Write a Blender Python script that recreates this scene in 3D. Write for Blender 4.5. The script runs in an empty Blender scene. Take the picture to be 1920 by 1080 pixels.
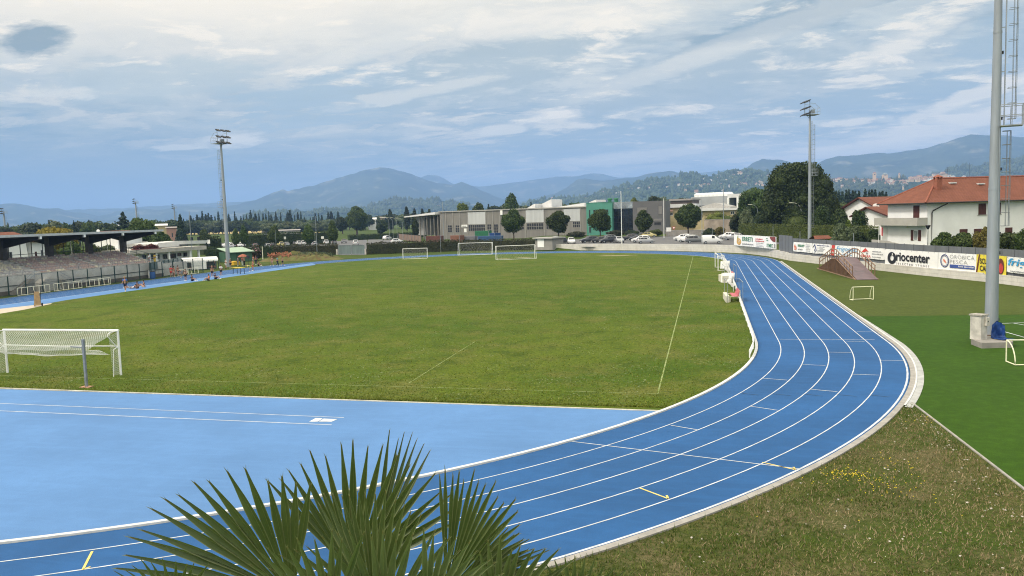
import bpy, bmesh, math, random
import numpy as np
from mathutils import Vector, Matrix, noise as mnoise
R_ = math.radians
rnd = random.Random(7)
scene = bpy.context.scene
C = scene.collection
# ---------------------------------------------------------------- camera (solved from the track geometry)
FPX, PIT, ROLL, YAW = 1519.24, R_(5.12), R_(1.78), R_(13.7)
CX, CY, CH = 35.60, -50.21, 7.94
def ray(px, py):
    x = (px-960)/FPX; y = -(py-540)/FPX
    c, s = math.cos(ROLL), math.sin(ROLL)
    X, Z, Y = c*x+s*y, -s*x+c*y, 1.0
    c, s = math.cos(PIT), math.sin(PIT)
    Y, Z = c*Y+s*Z, -s*Y+c*Z
    c, s = math.cos(YAW), math.sin(YAW)
    return Vector((c*X-s*Y, s*X+c*Y, Z))
def at(px, py, z=0.0):                      # where a sight line meets the level z
    d = ray(px, py); t = (z-CH)/d.z
    return Vector((CX+t*d.x, CY+t*d.y, z))
def atX(px, py, X):
    d = ray(px, py); t = (X-CX)/d.x
    return Vector((X, CY+t*d.y, CH+t*d.z))
def pol(px, py, D):                         # a point D metres away (on plan) along a sight line
    d = ray(px, py); h = math.hypot(d.x, d.y)
    return Vector((CX+D*d.x/h, CY+D*d.y/h, CH+D*d.z/h))
def proj(P):
    x, y, z = P[0]-CX, P[1]-CY, P[2]-CH
    c, s = math.cos(YAW), math.sin(YAW)
    x, y = c*x+s*y, -s*x+c*y
    c, s = math.cos(PIT), math.sin(PIT)
    y, z = c*y-s*z, s*y+c*z
    c, s = math.cos(ROLL), math.sin(ROLL)
    x, z = x/y, z/y
    return 960+FPX*(c*x-s*z), 540-FPX*(s*x+c*z)
def hz(x, y, py):                           # height above (x, y) seen at picture row py
    k = math.hypot(x-CX, y-CY); lo, hi = -k, 3*k
    for _ in range(50):
        m = (lo+hi)/2
        if proj((x, y, m))[1] > py: lo = m
        else: hi = m
    return (lo+hi)/2
cam = bpy.data.cameras.new('camera'); co = bpy.data.objects.new('camera', cam); C.objects.link(co)
cam.sensor_width = 36; cam.lens = 36*FPX/1920; cam.clip_start = .05; cam.clip_end = 60000
f_ = ray(960, 540).normalized(); u_ = (ray(960, 440)-ray(960, 640)).normalized(); r_ = f_.cross(u_).normalized(); u_ = r_.cross(f_)
co.matrix_world = Matrix(((r_.x, u_.x, -f_.x, CX), (r_.y, u_.y, -f_.y, CY), (r_.z, u_.z, -f_.z, CH), (0, 0, 0, 1)))
scene.camera = co
# ---------------------------------------------------------------- materials
MATS = {}
def L(c): return tuple(c)+(1,) if len(c) == 3 else tuple(c)
def newmat(name):
    m = bpy.data.materials.new(name); m.use_nodes = True
    nt = m.node_tree; b = nt.nodes['Principled BSDF']
    MATS[name] = m
    return m, nt, b
def lk(nt, a, b): nt.links.new(a, b)
def noise_node(nt, vec, scale, detail=4, rough=.55):
    n = nt.nodes.new('ShaderNodeTexNoise'); n.inputs['Scale'].default_value = scale
    n.inputs['Detail'].default_value = detail; n.inputs['Roughness'].default_value = rough
    lk(nt, vec, n.inputs['Vector']); return n
def remap(nt, sock, a, b, c=0., d=1.):
    n = nt.nodes.new('ShaderNodeMapRange'); n.inputs[1].default_value = a; n.inputs[2].default_value = b
    n.inputs[3].default_value = c; n.inputs[4].default_value = d; lk(nt, sock, n.inputs[0]); return n.outputs[0]
def mixc(nt, fac, a, b, mode='MIX'):
    n = nt.nodes.new('ShaderNodeMix'); n.data_type = 'RGBA'; n.blend_type = mode
    for s, v in ((n.inputs[0], fac), (n.inputs[6], a), (n.inputs[7], b)):
        if isinstance(v, (int, float)): s.default_value = v
        elif isinstance(v, (tuple, list)): s.default_value = L(v)
        else: lk(nt, v, s)
    return n.outputs[2]
def pos(nt): return nt.nodes.new('ShaderNodeNewGeometry').outputs['Position']
def bumpn(nt, b, h, strength, dist=.02):
    n = nt.nodes.new('ShaderNodeBump'); n.inputs['Strength'].default_value = strength; n.inputs['Distance'].default_value = dist
    lk(nt, h, n.inputs['Height']); lk(nt, n.outputs[0], b.inputs['Normal'])
def sc(c, k): return tuple(min(1, max(0, v*k)) for v in c[:3])
def mat(name, col, rough=.7, var=.15, scale=2., metal=0, bump=0, spec=.3, col2=None, streak=False):
    if name in MATS: return MATS[name]
    m, nt, b = newmat(name)
    p = pos(nt)
    if streak:
        mp = nt.nodes.new('ShaderNodeMapping'); mp.inputs['Scale'].default_value = (1, 1, .12); lk(nt, p, mp.inputs[0]); p = mp.outputs[0]
    n1 = noise_node(nt, p, scale, 5, .6)
    f = remap(nt, n1.outputs[0], .3, .7)
    c = mixc(nt, f, sc(col, 1-var), col2 if col2 else sc(col, 1+var))
    lk(nt, c, b.inputs['Base Color'])
    b.inputs['Roughness'].default_value = rough; b.inputs['Metallic'].default_value = metal
    b.inputs['Specular IOR Level'].default_value = spec
    if bump: bumpn(nt, b, n1.outputs[0], bump)
    return m
def leafmat(name, a, b_, rough=.6, transl=.25):
    if name in MATS: return MATS[name]
    m, nt, b = newmat(name)
    g = nt.nodes.new('ShaderNodeNewGeometry')
    n = noise_node(nt, g.outputs['Position'], .35, 3)
    r = nt.nodes.new('ShaderNodeMath'); r.operation = 'ADD'
    lk(nt, g.outputs['Random Per Island'], r.inputs[0]); lk(nt, n.outputs[0], r.inputs[1])
    c = mixc(nt, remap(nt, r.outputs[0], .45, 1.5), a, b_)
    oi = nt.nodes.new('ShaderNodeObjectInfo')
    hs = nt.nodes.new('ShaderNodeHueSaturation')
    lk(nt, remap(nt, oi.outputs['Random'], 0, 1, .485, .515), hs.inputs['Hue']); lk(nt, remap(nt, oi.outputs['Random'], 0, 1, .8, 1.2), hs.inputs['Value'])
    lk(nt, c, hs.inputs['Color']); c = hs.outputs[0]
    lk(nt, c, b.inputs['Base Color']); b.inputs['Roughness'].default_value = rough; b.inputs['Specular IOR Level'].default_value = .25
    t = nt.nodes.new('ShaderNodeBsdfTranslucent'); lk(nt, c, t.inputs['Color'])
    mx = nt.nodes.new('ShaderNodeMixShader'); mx.inputs[0].default_value = transl
    lk(nt, b.outputs[0], mx.inputs[1]); lk(nt, t.outputs[0], mx.inputs[2])
    lk(nt, mx.outputs[0], nt.nodes['Material Output'].inputs['Surface'])
    return m
# ---------------------------------------------------------------- objects
def tag(o, label=None, cat=None, group=None, kind=None):
    if label: o['label'] = label
    if cat: o['category'] = cat
    if group: o['group'] = group
    if kind: o['kind'] = kind
    return o
def empty(name, loc=(0, 0, 0), rz=0.):
    o = bpy.data.objects.new(name, None); C.objects.link(o); o.location = loc; o.rotation_euler = (0, 0, rz)
    o.empty_display_size = .1
    return o
def thing(name, label, cat, loc=(0, 0, 0), rz=0., group=None):
    return tag(empty(name, loc, rz), label, cat, group)
KIDS = {}
def link(name, me, parent=None):
    o = bpy.data.objects.new(name, me); C.objects.link(o)
    if parent is not None: o.parent = parent; KIDS.setdefault(parent.name, []).append(o)
    return o
def copy_tree(o, parent=None):
    c = o.copy(); C.objects.link(c)
    if parent is not None: c.parent = parent; KIDS.setdefault(parent.name, []).append(c)
    for ch in list(KIDS.get(o.name, [])): copy_tree(ch, c)
    return c
def dup(o, loc, rz=0., label=None, scale=None, group=None):
    c = copy_tree(o); c.location = loc; c.rotation_euler = (0, 0, rz)
    if label: c['label'] = label
    if group: c['group'] = group
    if scale is not None: c.scale = scale if not isinstance(scale, (int, float)) else (scale,)*3
    return c
def own_mat(o, m, i=0):
    o.material_slots[i].link = 'OBJECT'; o.material_slots[i].material = m
class MB:
    def __init__(s): s.v = []; s.f = []; s.m = []
    def add(s, vs, fs, mi=0):
        n = len(s.v); s.v += [tuple(v) for v in vs]; s.f += [tuple(i+n for i in f) for f in fs]; s.m += [mi]*len(fs); return s
    def quad(s, a, b, c, d, mi=0): return s.add((a, b, c, d), ((0, 1, 2, 3),), mi)
    def poly(s, pts, mi=0): return s.add(pts, (tuple(range(len(pts))),), mi)
    def box(s, lo, hi, mi=0, M=None):
        x0, y0, z0 = lo; x1, y1, z1 = hi
        vs = [Vector(p) for p in ((x0,y0,z0),(x1,y0,z0),(x1,y1,z0),(x0,y1,z0),(x0,y0,z1),(x1,y0,z1),(x1,y1,z1),(x0,y1,z1))]
        if M is not None: vs = [M @ v for v in vs]
        return s.add(vs, ((0,3,2,1),(4,5,6,7),(0,1,5,4),(1,2,6,5),(2,3,7,6),(3,0,4,7)), mi)
    def bar(s, a, b, w, h, mi=0):             # rectangular bar from a to b
        a, b = Vector(a), Vector(b); d = (b-a).normalized()
        up = Vector((0, 0, 1)) if abs(d.z) < .95 else Vector((0, 1, 0))
        x = d.cross(up).normalized(); y = x.cross(d)
        vs = [p+x*sx*w/2+y*sy*h/2 for p in (a, b) for sx, sy in ((-1,-1),(1,-1),(1,1),(-1,1))]
        return s.add(vs, ((0,1,2,3),(7,6,5,4),(0,4,5,1),(1,5,6,2),(2,6,7,3),(3,7,4,0)), mi)
    def tube(s, pts, r, n=6, mi=0, caps=True):
        pts = [Vector(p) for p in pts]; rs = r if isinstance(r, (list, tuple)) else [r]*len(pts)
        vs = []; fs = []
        up0 = None
        for i, p in enumerate(pts):
            d = (pts[min(i+1, len(pts)-1)]-pts[max(i-1, 0)]).normalized()
            if up0 is None: up0 = Vector((0, 0, 1)) if abs(d.z) < .9 else Vector((0, 1, 0))
            x = d.cross(up0).normalized(); y = x.cross(d)
            for k in range(n):
                a = 2*math.pi*k/n; vs.append(p+(x*math.cos(a)+y*math.sin(a))*rs[i])
        for i in range(len(pts)-1):
            for k in range(n):
                fs.append((i*n+k, i*n+(k+1) % n, (i+1)*n+(k+1) % n, (i+1)*n+k))
        if caps: fs.append(tuple(range(n))[::-1]); fs.append(tuple(range((len(pts)-1)*n, len(pts)*n)))
        return s.add(vs, fs, mi)
    def prism(s, pts, z0, z1, mi=0):           # upright prism over a plan outline
        n = len(pts)
        vs = [(p[0], p[1], z0) for p in pts]+[(p[0], p[1], z1) for p in pts]
        fs = [tuple(range(n))[::-1], tuple(range(n, 2*n))]+[(i, (i+1) % n, n+(i+1) % n, n+i) for i in range(n)]
        return s.add(vs, fs, mi)
    def extrude(s, prof, a, b, mi=0):          # outline in space swept from offset a to offset b
        n = len(prof); A, B = Vector(a), Vector(b)
        vs = [Vector(p)+A for p in prof]+[Vector(p)+B for p in prof]
        fs = [tuple(range(n))[::-1], tuple(range(n, 2*n))]+[(i, (i+1) % n, n+(i+1) % n, n+i) for i in range(n)]
        return s.add(vs, fs, mi)
    def lathe(s, prof, n=12, c=(0, 0, 0), mi=0):
        vs = []; fs = []
        for r, z in prof:
            for k in range(n):
                a = 2*math.pi*k/n; vs.append((c[0]+r*math.cos(a), c[1]+r*math.sin(a), c[2]+z))
        for i in range(len(prof)-1):
            for k in range(n): fs.append((i*n+k, i*n+(k+1) % n, (i+1)*n+(k+1) % n, (i+1)*n+k))
        fs.append(tuple(range(n))[::-1]); fs.append(tuple(range((len(prof)-1)*n, len(prof)*n)))
        return s.add(vs, fs, mi)
    def mesh(s, name, mats):
        me = bpy.data.meshes.new(name); me.from_pydata(s.v, [], s.f)
        for m in (mats if isinstance(mats, (list, tuple)) else [mats]): me.materials.append(m)
        if any(s.m): me.polygons.foreach_set('material_index', s.m)
        me.update(); return me
    def build(s, name, mats, parent=None, smooth=False, fix=True):
        me = s.mesh(name, mats)
        if fix:
            bm = bmesh.new(); bm.from_mesh(me); bmesh.ops.recalc_face_normals(bm, faces=bm.faces); bm.to_mesh(me); bm.free()
        if smooth:
            me.polygons.foreach_set('use_smooth', [True]*len(me.polygons))
            try: me.set_sharp_from_angle(angle=R_(40))
            except Exception: pass
        return link(name, me, parent)
def npmesh(name, V, F, mats, mi=None):
    me = bpy.data.meshes.new(name); k = F.shape[1]
    me.vertices.add(len(V)); me.vertices.foreach_set('co', np.ascontiguousarray(V, np.float32).ravel())
    me.loops.add(F.size); me.loops.foreach_set('vertex_index', np.ascontiguousarray(F, np.int32).ravel())
    me.polygons.add(len(F)); me.polygons.foreach_set('loop_start', np.arange(0, F.size, k, dtype=np.int32))
    for m in (mats if isinstance(mats, (list, tuple)) else [mats]): me.materials.append(m)
    if mi is not None: me.polygons.foreach_set('material_index', np.asarray(mi, np.int32))
    me.update(calc_edges=True); return me
def struct(name, me, kind='structure'):
    o = link(name, me); o['kind'] = kind; return o
DG = None
def text_mesh(body, size, offset=0., shear=0., space=1., align='LEFT', sx=1.):
    cu = bpy.data.curves.new('lettering', 'FONT'); cu.body = body; cu.size = size; cu.offset = offset; cu.shear = shear
    cu.space_character = space; cu.align_x = align; cu.resolution_u = 3
    o = bpy.data.objects.new('lettering', cu); C.objects.link(o)
    dg = bpy.context.evaluated_depsgraph_get(); me = bpy.data.meshes.new_from_object(o.evaluated_get(dg))
    bpy.data.objects.remove(o); bpy.data.curves.remove(cu)
    for v in me.vertices: v.co = (v.co.x*sx, 0., v.co.y)      # upright, reading along +x
    return me
# palette
M_white = mat('white_paint', (.78, .78, .76), .5, .06, 6)
M_offwh = mat('cream_paint', (.72, .70, .55), .5, .08, 6)
M_galv = mat('galvanised_steel', (.30, .33, .36), .45, .18, 2.5, metal=.35, streak=True)
M_steel = mat('dull_steel', (.22, .24, .26), .5, .2, 4, metal=.3)
M_dark = mat('dark_metal', (.03, .032, .035), .5, .2, 4)
M_green = mat('dark_green_metal', (.02, .05, .045), .5, .2, 4)
M_conc = mat('concrete', (.42, .40, .37), .9, .22, 1.3, bump=.15)
M_concd = mat('old_concrete', (.25, .235, .215), .9, .25, .9, bump=.15)
M_line = mat('line_paint', (.50, .53, .57), .7, .25, 2)
M_lineY = mat('yellow_line_paint', (.65, .52, .16), .7, .2, 9)
M_lineD = mat('faded_dark_line', (.03, .07, .14), .8, .2, 9)
M_rub = mat('black_rubber', (.015, .015, .016), .7, .2, 6)
def glassmat():
    m, nt, b = newmat('window_glass'); b.inputs['Base Color'].default_value = (.02, .025, .03, 1); b.inputs['Roughness'].default_value = .08
    b.inputs['Specular IOR Level'].default_value = .6; return m
M_glass = glassmat()
# ---------------------------------------------------------------- ground, track, pitch, turf
RI, TL, LW, NL = 38.40, 74.55, 1.22, 6
RO = RI+LW*NL
def ring(r, a0, a1, c, n): return [(c[0]+r*math.cos(a0+(a1-a0)*i/n), c[1]+r*math.sin(a0+(a1-a0)*i/n)) for i in range(n+1)]
def oval(r, n=120): return ring(r, math.pi, 2*math.pi, (0, 0), n)+ring(r, 0, math.pi, (0, TL), n)   # closed, counter-clockwise from (-r, 0)
def band(mb, pa, pb, z, closed=True, mi=0):
    n = len(pa); r = range(n if closed else n-1)
    base = len(mb.v)
    mb.add([(p[0], p[1], z) for p in pa]+[(p[0], p[1], z) for p in pb], [(i, n+i, n+(i+1) % n, (i+1) % n) for i in r], mi)
def grassmat(name, a, b_, c_, dry=None, s=1., bump=.6, clover=False):
    m, nt, b = newmat(name); p = pos(nt)
    n1 = noise_node(nt, p, .055*s, 7, .66); n2 = noise_node(nt, p, .9*s, 7, .7); n3 = noise_node(nt, p, 5*s, 5, .72); n4 = noise_node(nt, p, 40*s, 2, .6); n6 = noise_node(nt, p, .45*s, 6, .75)
    c = mixc(nt, remap(nt, n1.outputs[0], .42, .58), a, b_)
    c = mixc(nt, remap(nt, n2.outputs[0], .42, .72, 0, .75), c, c_)
    if dry is not None:
        n5 = noise_node(nt, p, .26*s, 7, .68)
        c = mixc(nt, remap(nt, n5.outputs[0], .48, .64, 0, .85), c, dry)
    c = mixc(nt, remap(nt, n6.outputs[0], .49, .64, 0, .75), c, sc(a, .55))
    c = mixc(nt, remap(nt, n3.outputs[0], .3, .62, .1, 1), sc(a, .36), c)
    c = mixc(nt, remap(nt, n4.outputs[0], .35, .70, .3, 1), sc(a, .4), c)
    if clover:
        k1 = noise_node(nt, p, .30, 5, .7); k2 = noise_node(nt, p, 5.5, 3, .8); mm = nt.nodes.new('ShaderNodeMath'); mm.operation = 'MULTIPLY'
        lk(nt, remap(nt, k1.outputs[0], .50, .62, .12, 1), mm.inputs[0]); lk(nt, remap(nt, k2.outputs[0], .60, .68), mm.inputs[1]); c = mixc(nt, mm.outputs[0], c, (.42, .44, .30))
    lk(nt, c, b.inputs['Base Color']); b.inputs['Roughness'].default_value = .9; b.inputs['Specular IOR Level'].default_value = .1
    ad = nt.nodes.new('ShaderNodeMath'); ad.operation = 'ADD'; lk(nt, n3.outputs[0], ad.inputs[0]); lk(nt, n4.outputs[0], ad.inputs[1])
    bumpn(nt, b, ad.outputs[0], bump, .06)
    return m
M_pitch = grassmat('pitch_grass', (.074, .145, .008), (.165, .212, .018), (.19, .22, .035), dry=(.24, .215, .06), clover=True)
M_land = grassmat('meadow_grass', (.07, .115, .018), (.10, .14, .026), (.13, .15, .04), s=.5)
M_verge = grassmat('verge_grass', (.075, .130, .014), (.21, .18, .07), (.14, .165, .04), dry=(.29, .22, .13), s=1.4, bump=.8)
def rubbermat(name, col, k):
    m, nt, b = newmat(name); p = pos(nt)
    n1 = noise_node(nt, p, .22, 4, .6); n2 = noise_node(nt, p, 2.2, 5, .65); n3 = noise_node(nt, p, 38, 3, .7)
    mp = nt.nodes.new('ShaderNodeMapping'); mp.inputs['Scale'].default_value = (.35, 3.2, 1); mp.inputs['Rotation'].default_value = (0, 0, .25); lk(nt, p, mp.inputs[0])
    n4 = noise_node(nt, mp.outputs[0], .8, 5, .6)
    c = mixc(nt, remap(nt, n1.outputs[0], .3, .7), sc(col, 1-k), sc(col, 1+k))
    c = mixc(nt, remap(nt, n2.outputs[0], .35, .75, 0, .5), c, sc(col, 1-1.2*k))
    c = mixc(nt, remap(nt, n4.outputs[0], .5, .8, 0, .45), c, sc(col, 1+1.6*k))
    c = mixc(nt, remap(nt, n3.outputs[0], .3, .7, 0, .5), c, sc(col, .62))
    lk(nt, c, b.inputs['Base Color']); b.inputs['Roughness'].default_value = .8; b.inputs['Specular IOR Level'].default_value = .2
    bumpn(nt, b, n3.outputs[0], .3, .01); return m
M_track = rubbermat('blue_track_rubber', (.021, .095, .258), .22)
M_apron = rubbermat('pale_blue_rubber', (.100, .222, .455), .15)
def turfmat(name, a, b_):
    m, nt, b = newmat(name); p = pos(nt)
    n1 = noise_node(nt, p, .25, 4); n3 = noise_node(nt, p, 30, 3, .7)
    w = nt.nodes.new('ShaderNodeTexWave'); w.bands_direction = 'Y'; w.inputs['Scale'].default_value = .23; w.inputs['Distortion'].default_value = .6; lk(nt, p, w.inputs['Vector'])
    c = mixc(nt, remap(nt, n1.outputs[0], .35, .65), a, b_); c = mixc(nt, remap(nt, w.outputs[1], 0, 1, 0, .12), c, sc(b_, 1.25))
    c = mixc(nt, remap(nt, n3.outputs[0], .3, .7, 0, .8), c, sc(a, .42)); n5 = noise_node(nt, p, 2.2, 6, .7); c = mixc(nt, remap(nt, n5.outputs[0], .45, .75, 0, .5), c, sc(b_, 1.35))
    lk(nt, c, b.inputs['Base Color']); b.inputs['Roughness'].default_value = .85; b.inputs['Specular IOR Level'].default_value = .1
    bumpn(nt, b, n3.outputs[0], .3, .02); return m
M_turfG = turfmat('bright_artificial_turf', (.030, .075, .004), (.040, .092, .006))
M_turfO = turfmat('olive_artificial_turf', (.062, .086, .013), (.076, .10, .018))
M_asph = mat('asphalt', (.12, .12, .125), .9, .2, .8, bump=.2)
# wall line along the right and far side (the land beyond is a step higher)
WPX = [(1040, 469), (1100, 469), (1160, 469.1), (1240, 469.9), (1338, 472.2), (1400, 475.2), (1440, 480.3), (1482, 488.6), (1560, 497.5), (1640, 506), (1727, 516), (1850, 528.5), (1920, 537.5), (2050, 559)]
WALL = [at(*q) for q in WPX]
ZP = .70
def on_wall(px, py, off=0.):
    d = ray(px, py); best = None
    for a, b in zip(WALL, WALL[1:]):
        ex, ey = b.x-a.x, b.y-a.y; den = d.x*ey-d.y*ex
        if abs(den) < 1e-9: continue
        t = ((a.x-CX)*ey-(a.y-CY)*ex)/den
        u = ((a.x-CX)*d.y-(a.y-CY)*d.x)/den
        if -1e-3 <= u <= 1.001 and t > 0:
            n = Vector((-ey, ex, 0)).normalized()
            best = Vector((CX+t*d.x, CY+t*d.y, 0))+n*off; break
    return best
mb = MB()
mb.quad((-18900, -2900, -.03), (18900, -2900, -.03), (18900, 18900, -.03), (-18900, 18900, -.03)); struct('ground', mb.mesh('ground', M_land))
mb = MB(); band(mb, oval(RO), oval(RI), 0.); struct('running_track', mb.mesh('running_track', M_track))
# infield: pale apron inside the near bend, and along the far left straight; grass elsewhere
def dline(x): return -16.92-.0331*(x-.5)
xl = -34.6
near = [p for p in ring(RI-.02, math.pi, 2*math.pi, (0, 0), 160) if p[1] < dline(p[0])]
mb = MB(); mb.poly([(p[0], p[1], .004) for p in near]); struct('apron', mb.mesh('apron', M_apron))
out = [(near[-1][0], near[-1][1])]+[p for p in ring(RI-.05, math.pi, 2*math.pi, (0, 0), 160) if p[1] > dline(p[0])+.02 and p[0] > 0]
out += ring(RI-.05, 0, math.pi, (0, TL), 120)
lefts = [p for p in out if p[0] > -RI+.02 or p[1] > 89]
out = [p for p in out if not (p[0] < xl and p[1] < 90)]
out += [(xl, 90), (xl, 26), (-33.4, 20), (-31.9, 10), (-33.5, 0), (-34.2, -8)]
out += [p for p in ring(RI-.05, math.pi, 2*math.pi, (0, 0), 160) if p[0] < -20 and p[1] < -8.5 and p[1] > dline(p[0])]
mb = MB(); mb.poly([(p[0], p[1], .008) for p in out])
bm = bmesh.new(); me = mb.mesh('pitch', M_pitch); bm.from_mesh(me); bmesh.ops.triangulate(bm, faces=bm.faces); bm.to_mesh(me); bm.free()
struct('pitch', me)
mb = MB(); mb.poly([(-RI+.02, 4, .004), (-31.6, 4, .004), (-31.9, 10, .004), (-33.4, 20, .004), (xl, 26, .004), (xl, 86, .004), (-RI+.02, 92, .004)]); struct('runway', mb.mesh('runway', M_apron))
mb = MB(); mb.poly([(-33.6, 23, .0095), (-35.2, 18, .0095), (-36.0, 8, .0095), (-30.4, 8, .0095), (-31.4, 17, .0095), (-32.9, 22, .0095)]); struct('sand_path', mb.mesh('sand_path', mat('pale_sand', (.46, .40, .33), .95, .15, 2, bump=.3)))
# lines
mb = MB()
def strip(mb, a, b, w, z, mi=0):
    a, b = Vector((a[0], a[1], z)), Vector((b[0], b[1], z)); n = Vector((-(b-a).y, (b-a).x, 0)).normalized()*w/2
    mb.quad(a-n, b-n, b+n, a+n, mi)
ZL = .006
for k in range(1, NL): band(mb, oval(RI+k*LW+.024), oval(RI+k*LW-.024), ZL)
band(mb, oval(RO-.06), oval(RO-.14), ZL)
pl = oval(RI)
def P2(px, py): p = at(px, py); return (p.x, p.y)
strip(mb, P2(1072, 828), P2(1500, 879.5), .05, ZL+.002)
for a, b in (((1258, 797.7), (1307, 806)), ((1407.6, 762), (1458, 769.5)), ((1430.5, 709.4), (1476, 713)), ((1504.7, 683.5), (1548, 685.7)), ((1554, 660.4), (1595.7, 661.3)), ((1586.8, 640), (1621, 640.6)), ((1606.6, 621.8), (1638, 622.4)), ((1650, 675.6), (1696.6, 676.4)), ((1599.7, 702), (1648, 703.5)), ((1518.5, 730), (1570, 734.6)), ((1463, 636.3), (1640, 637))):
    strip(mb, P2(*a), P2(*b), .05, ZL+.002)
for a, b in (((1391, 737.5), (1422, 741)), ((1449, 738.5), (1483, 741.8)), ((1508, 739), (1543, 743)), ((1569, 740), (1606, 743.3)), ((1630, 740.5), (1668, 744.5))):
    strip(mb, P2(*a), P2(*b), .05, ZL+.002, 2)
for a, b in (((1199, 915), (1252, 935)), ((1429, 867), (1491, 881)), ((173, 1034), (155, 1069)), ((156, 1068), (169.5, 1063)), ((1253, 935), (1250, 929)), ((1491, 881), (1488, 876))):
    strip(mb, P2(*a), P2(*b), .06, ZL+.002, 1)
strip(mb, (-RI+.0, -2), (-RI+.0, TL), .12, ZL); band(mb, ring(RI+.06, math.pi*.5, math.pi, (0, TL), 60), ring(RI-.06, math.pi*.5, math.pi, (0, TL), 60), ZL, False)
band(mb, ring(RI+.06, 0, math.pi*.5, (0, TL), 60), ring(RI-.10, 0, math.pi*.5, (0, TL), 60), ZL+.004, False)
strip(mb, P2(-260, 746), P2(645, 783.3), .05, ZL+.004); strip(mb, P2(-260, 759.5), P2(622, 797), .06, ZL+.004)
for a, b, c, d in ((((579.7, 791), (592, 784), (605, 785), (596, 791))), ((597.5, 791), (607, 785.2), (633, 786.4), (621.6, 791))):
    mb.poly([Vector((*P2(*q), ZL+.005)) for q in (a, b, c, d)])
struct('track_lines', mb.mesh('track_lines', [M_line, M_lineY, M_lineD]))
mb = MB()
m, nt, b = newmat('worn_line_chalk'); p = pos(nt); n = noise_node(nt, p, 1.6, 6, .7)
lk(nt, mixc(nt, remap(nt, n.outputs[0], .38, .62), (.12, .17, .022), (.26, .30, .13)), b.inputs['Base Color']); b.inputs['Roughness'].default_value = .9
strip(mb, (33.4, -15), (33.05, 93), .07, .012); strip(mb, (33.4, -15), (-33, -13.1), .05, .012); strip(mb, P2(766, 719), P2(890, 641), .05, .012)
struct('pitch_lines', mb.mesh('pitch_lines', m))
mb = MB(); rg = random.Random(5)
for px, py, a, b_ in ((1157, 479.2, 4.2, 1.6), (985, 482.5, 2.2, 1.3), (945, 484.5, 1.6, 1.)):
    p0 = at(px, py); mb.poly([(p0.x+a*math.cos(k*.2617)*rg.uniform(.55, 1.1), p0.y+b_*math.sin(k*.2617)*rg.uniform(.5, 1.1), .0105) for k in range(24)])
struct('worn_patches', mb.mesh('worn_patches', mat('bare_dry_turf', (.20, .185, .075), .95, .3, 1.6, col2=(.30, .27, .15))))
# artificial turf and verge
seamY = 11.6
arc = [p for p in ring(RO+.30, -math.pi/2, 0, (0, 0), 200) if p[0] > 43.4]
e0 = (44.0, -26.0); e1 = (44.35, -33.5)
far_r = [(w.x, w.y) for w in WALL]
mb = MB()
g = [(43.42, -15.4)]+[p for p in arc if p[1] > -15.4]+[(RO+.30, seamY-.3), (70, seamY+1.9), (80, 4), (80, -34), e1, e0]
mb.poly([(p[0], p[1], -.004) for p in g]); me = mb.mesh('green_turf', M_turfG); struct('green_turf', me)
mb = MB()
o_ = [(RO+.30, seamY-.25), (RO+.30, TL)]+[p for p in ring(RO+.3, 0, math.pi/2.2, (0, TL), 60)]
wl = [(w.x-.05, w.y) for w in WALL if w.x > 12 and w.y > seamY]
o_ += wl+[(70, seamY+1.95)]
mb.poly([(p[0], p[1], -.006) for p in o_])
bm = bmesh.new(); me = mb.mesh('olive_turf', M_turfO); bm.from_mesh(me); bmesh.ops.triangulate(bm, faces=bm.faces); bm.to_mesh(me); bm.free()
struct('olive_turf', me)
mb = MB()
for a, b in (((1822, 608.3), (1990, 602.5)), ((1898, 605.4), (1990, 622)), ((1873, 619), (1990, 652))): strip(mb, P2(*a), P2(*b), .09, .002)
struct('turf_lines', mb.mesh('turf_lines', M_line))
mb = MB()
vg = [p for p in ring(RO+.2, -math.pi*.78, 0, (0, 0), 200) if p[1] < -15.45]
vg = [p for p in vg]+[(43.5, -15.8), e0, e1, (44.6, -47), (-30, -47)]
mb.poly([(p[0], p[1], -.012) for p in vg]); struct('verge', mb.mesh('verge', M_verge))
# kerbs
def kerb(name, r0, r1, h, m, pts0, pts1, closed=False):
    mb = MB(); n = len(pts0)
    for i in range(n if closed else n-1):
        j = (i+1) % n; a, b, c, d = pts0[i], pts0[j], pts1[j], pts1[i]
        z0 = -.02
        mb.add([(*a, h), (*b, h), (*c, h), (*d, h), (*a, z0), (*b, z0), (*c, z0), (*d, z0)], [(0, 1, 2, 3), (0, 4, 5, 1), (3, 2, 6, 7)])
    return struct(name, mb.mesh(name, m))
M_kw = mat('white_kerb_paint', (.58, .58, .57), .6, .14, 3)
M_kc = mat('kerb_concrete', (.30, .285, .265), .9, .2, 2.5, bump=.3)
M_kc2 = mat('pale_kerb_concrete', (.36, .365, .36), .9, .22, 2.5, bump=.3)
a0, a1 = math.pi*.97, 2*math.pi
inn = lambda r: ring(r, math.pi, a1, (0, 0), 140)+[(r, TL*k/20) for k in range(1, 21)]
kerb('inner_kerb', 0, 0, .055, M_kw, inn(RI-.02), inn(RI-.17))
kerb('outer_kerb', 0, 0, .035, M_kc, inn(RO+.24), inn(RO+.02))
tk = lambda r: ring(r, -.36, 0, (0, 0), 40)+[(r, TL*k/20) for k in range(1, 21)]
kerb('white_edging', 0, 0, .045, M_kw, tk(RO+.31), tk(RO+.24))
kerb('turf_edging', 0, 0, .02, M_kc2, ring(RO+.58, -.365, -.02, (0, 0), 40)+[(RO+.48, 6), (RO+.36, 12)], ring(RO+.31, -.365, -.02, (0, 0), 40)+[(RO+.31, 6), (RO+.31, 12)])
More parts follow.
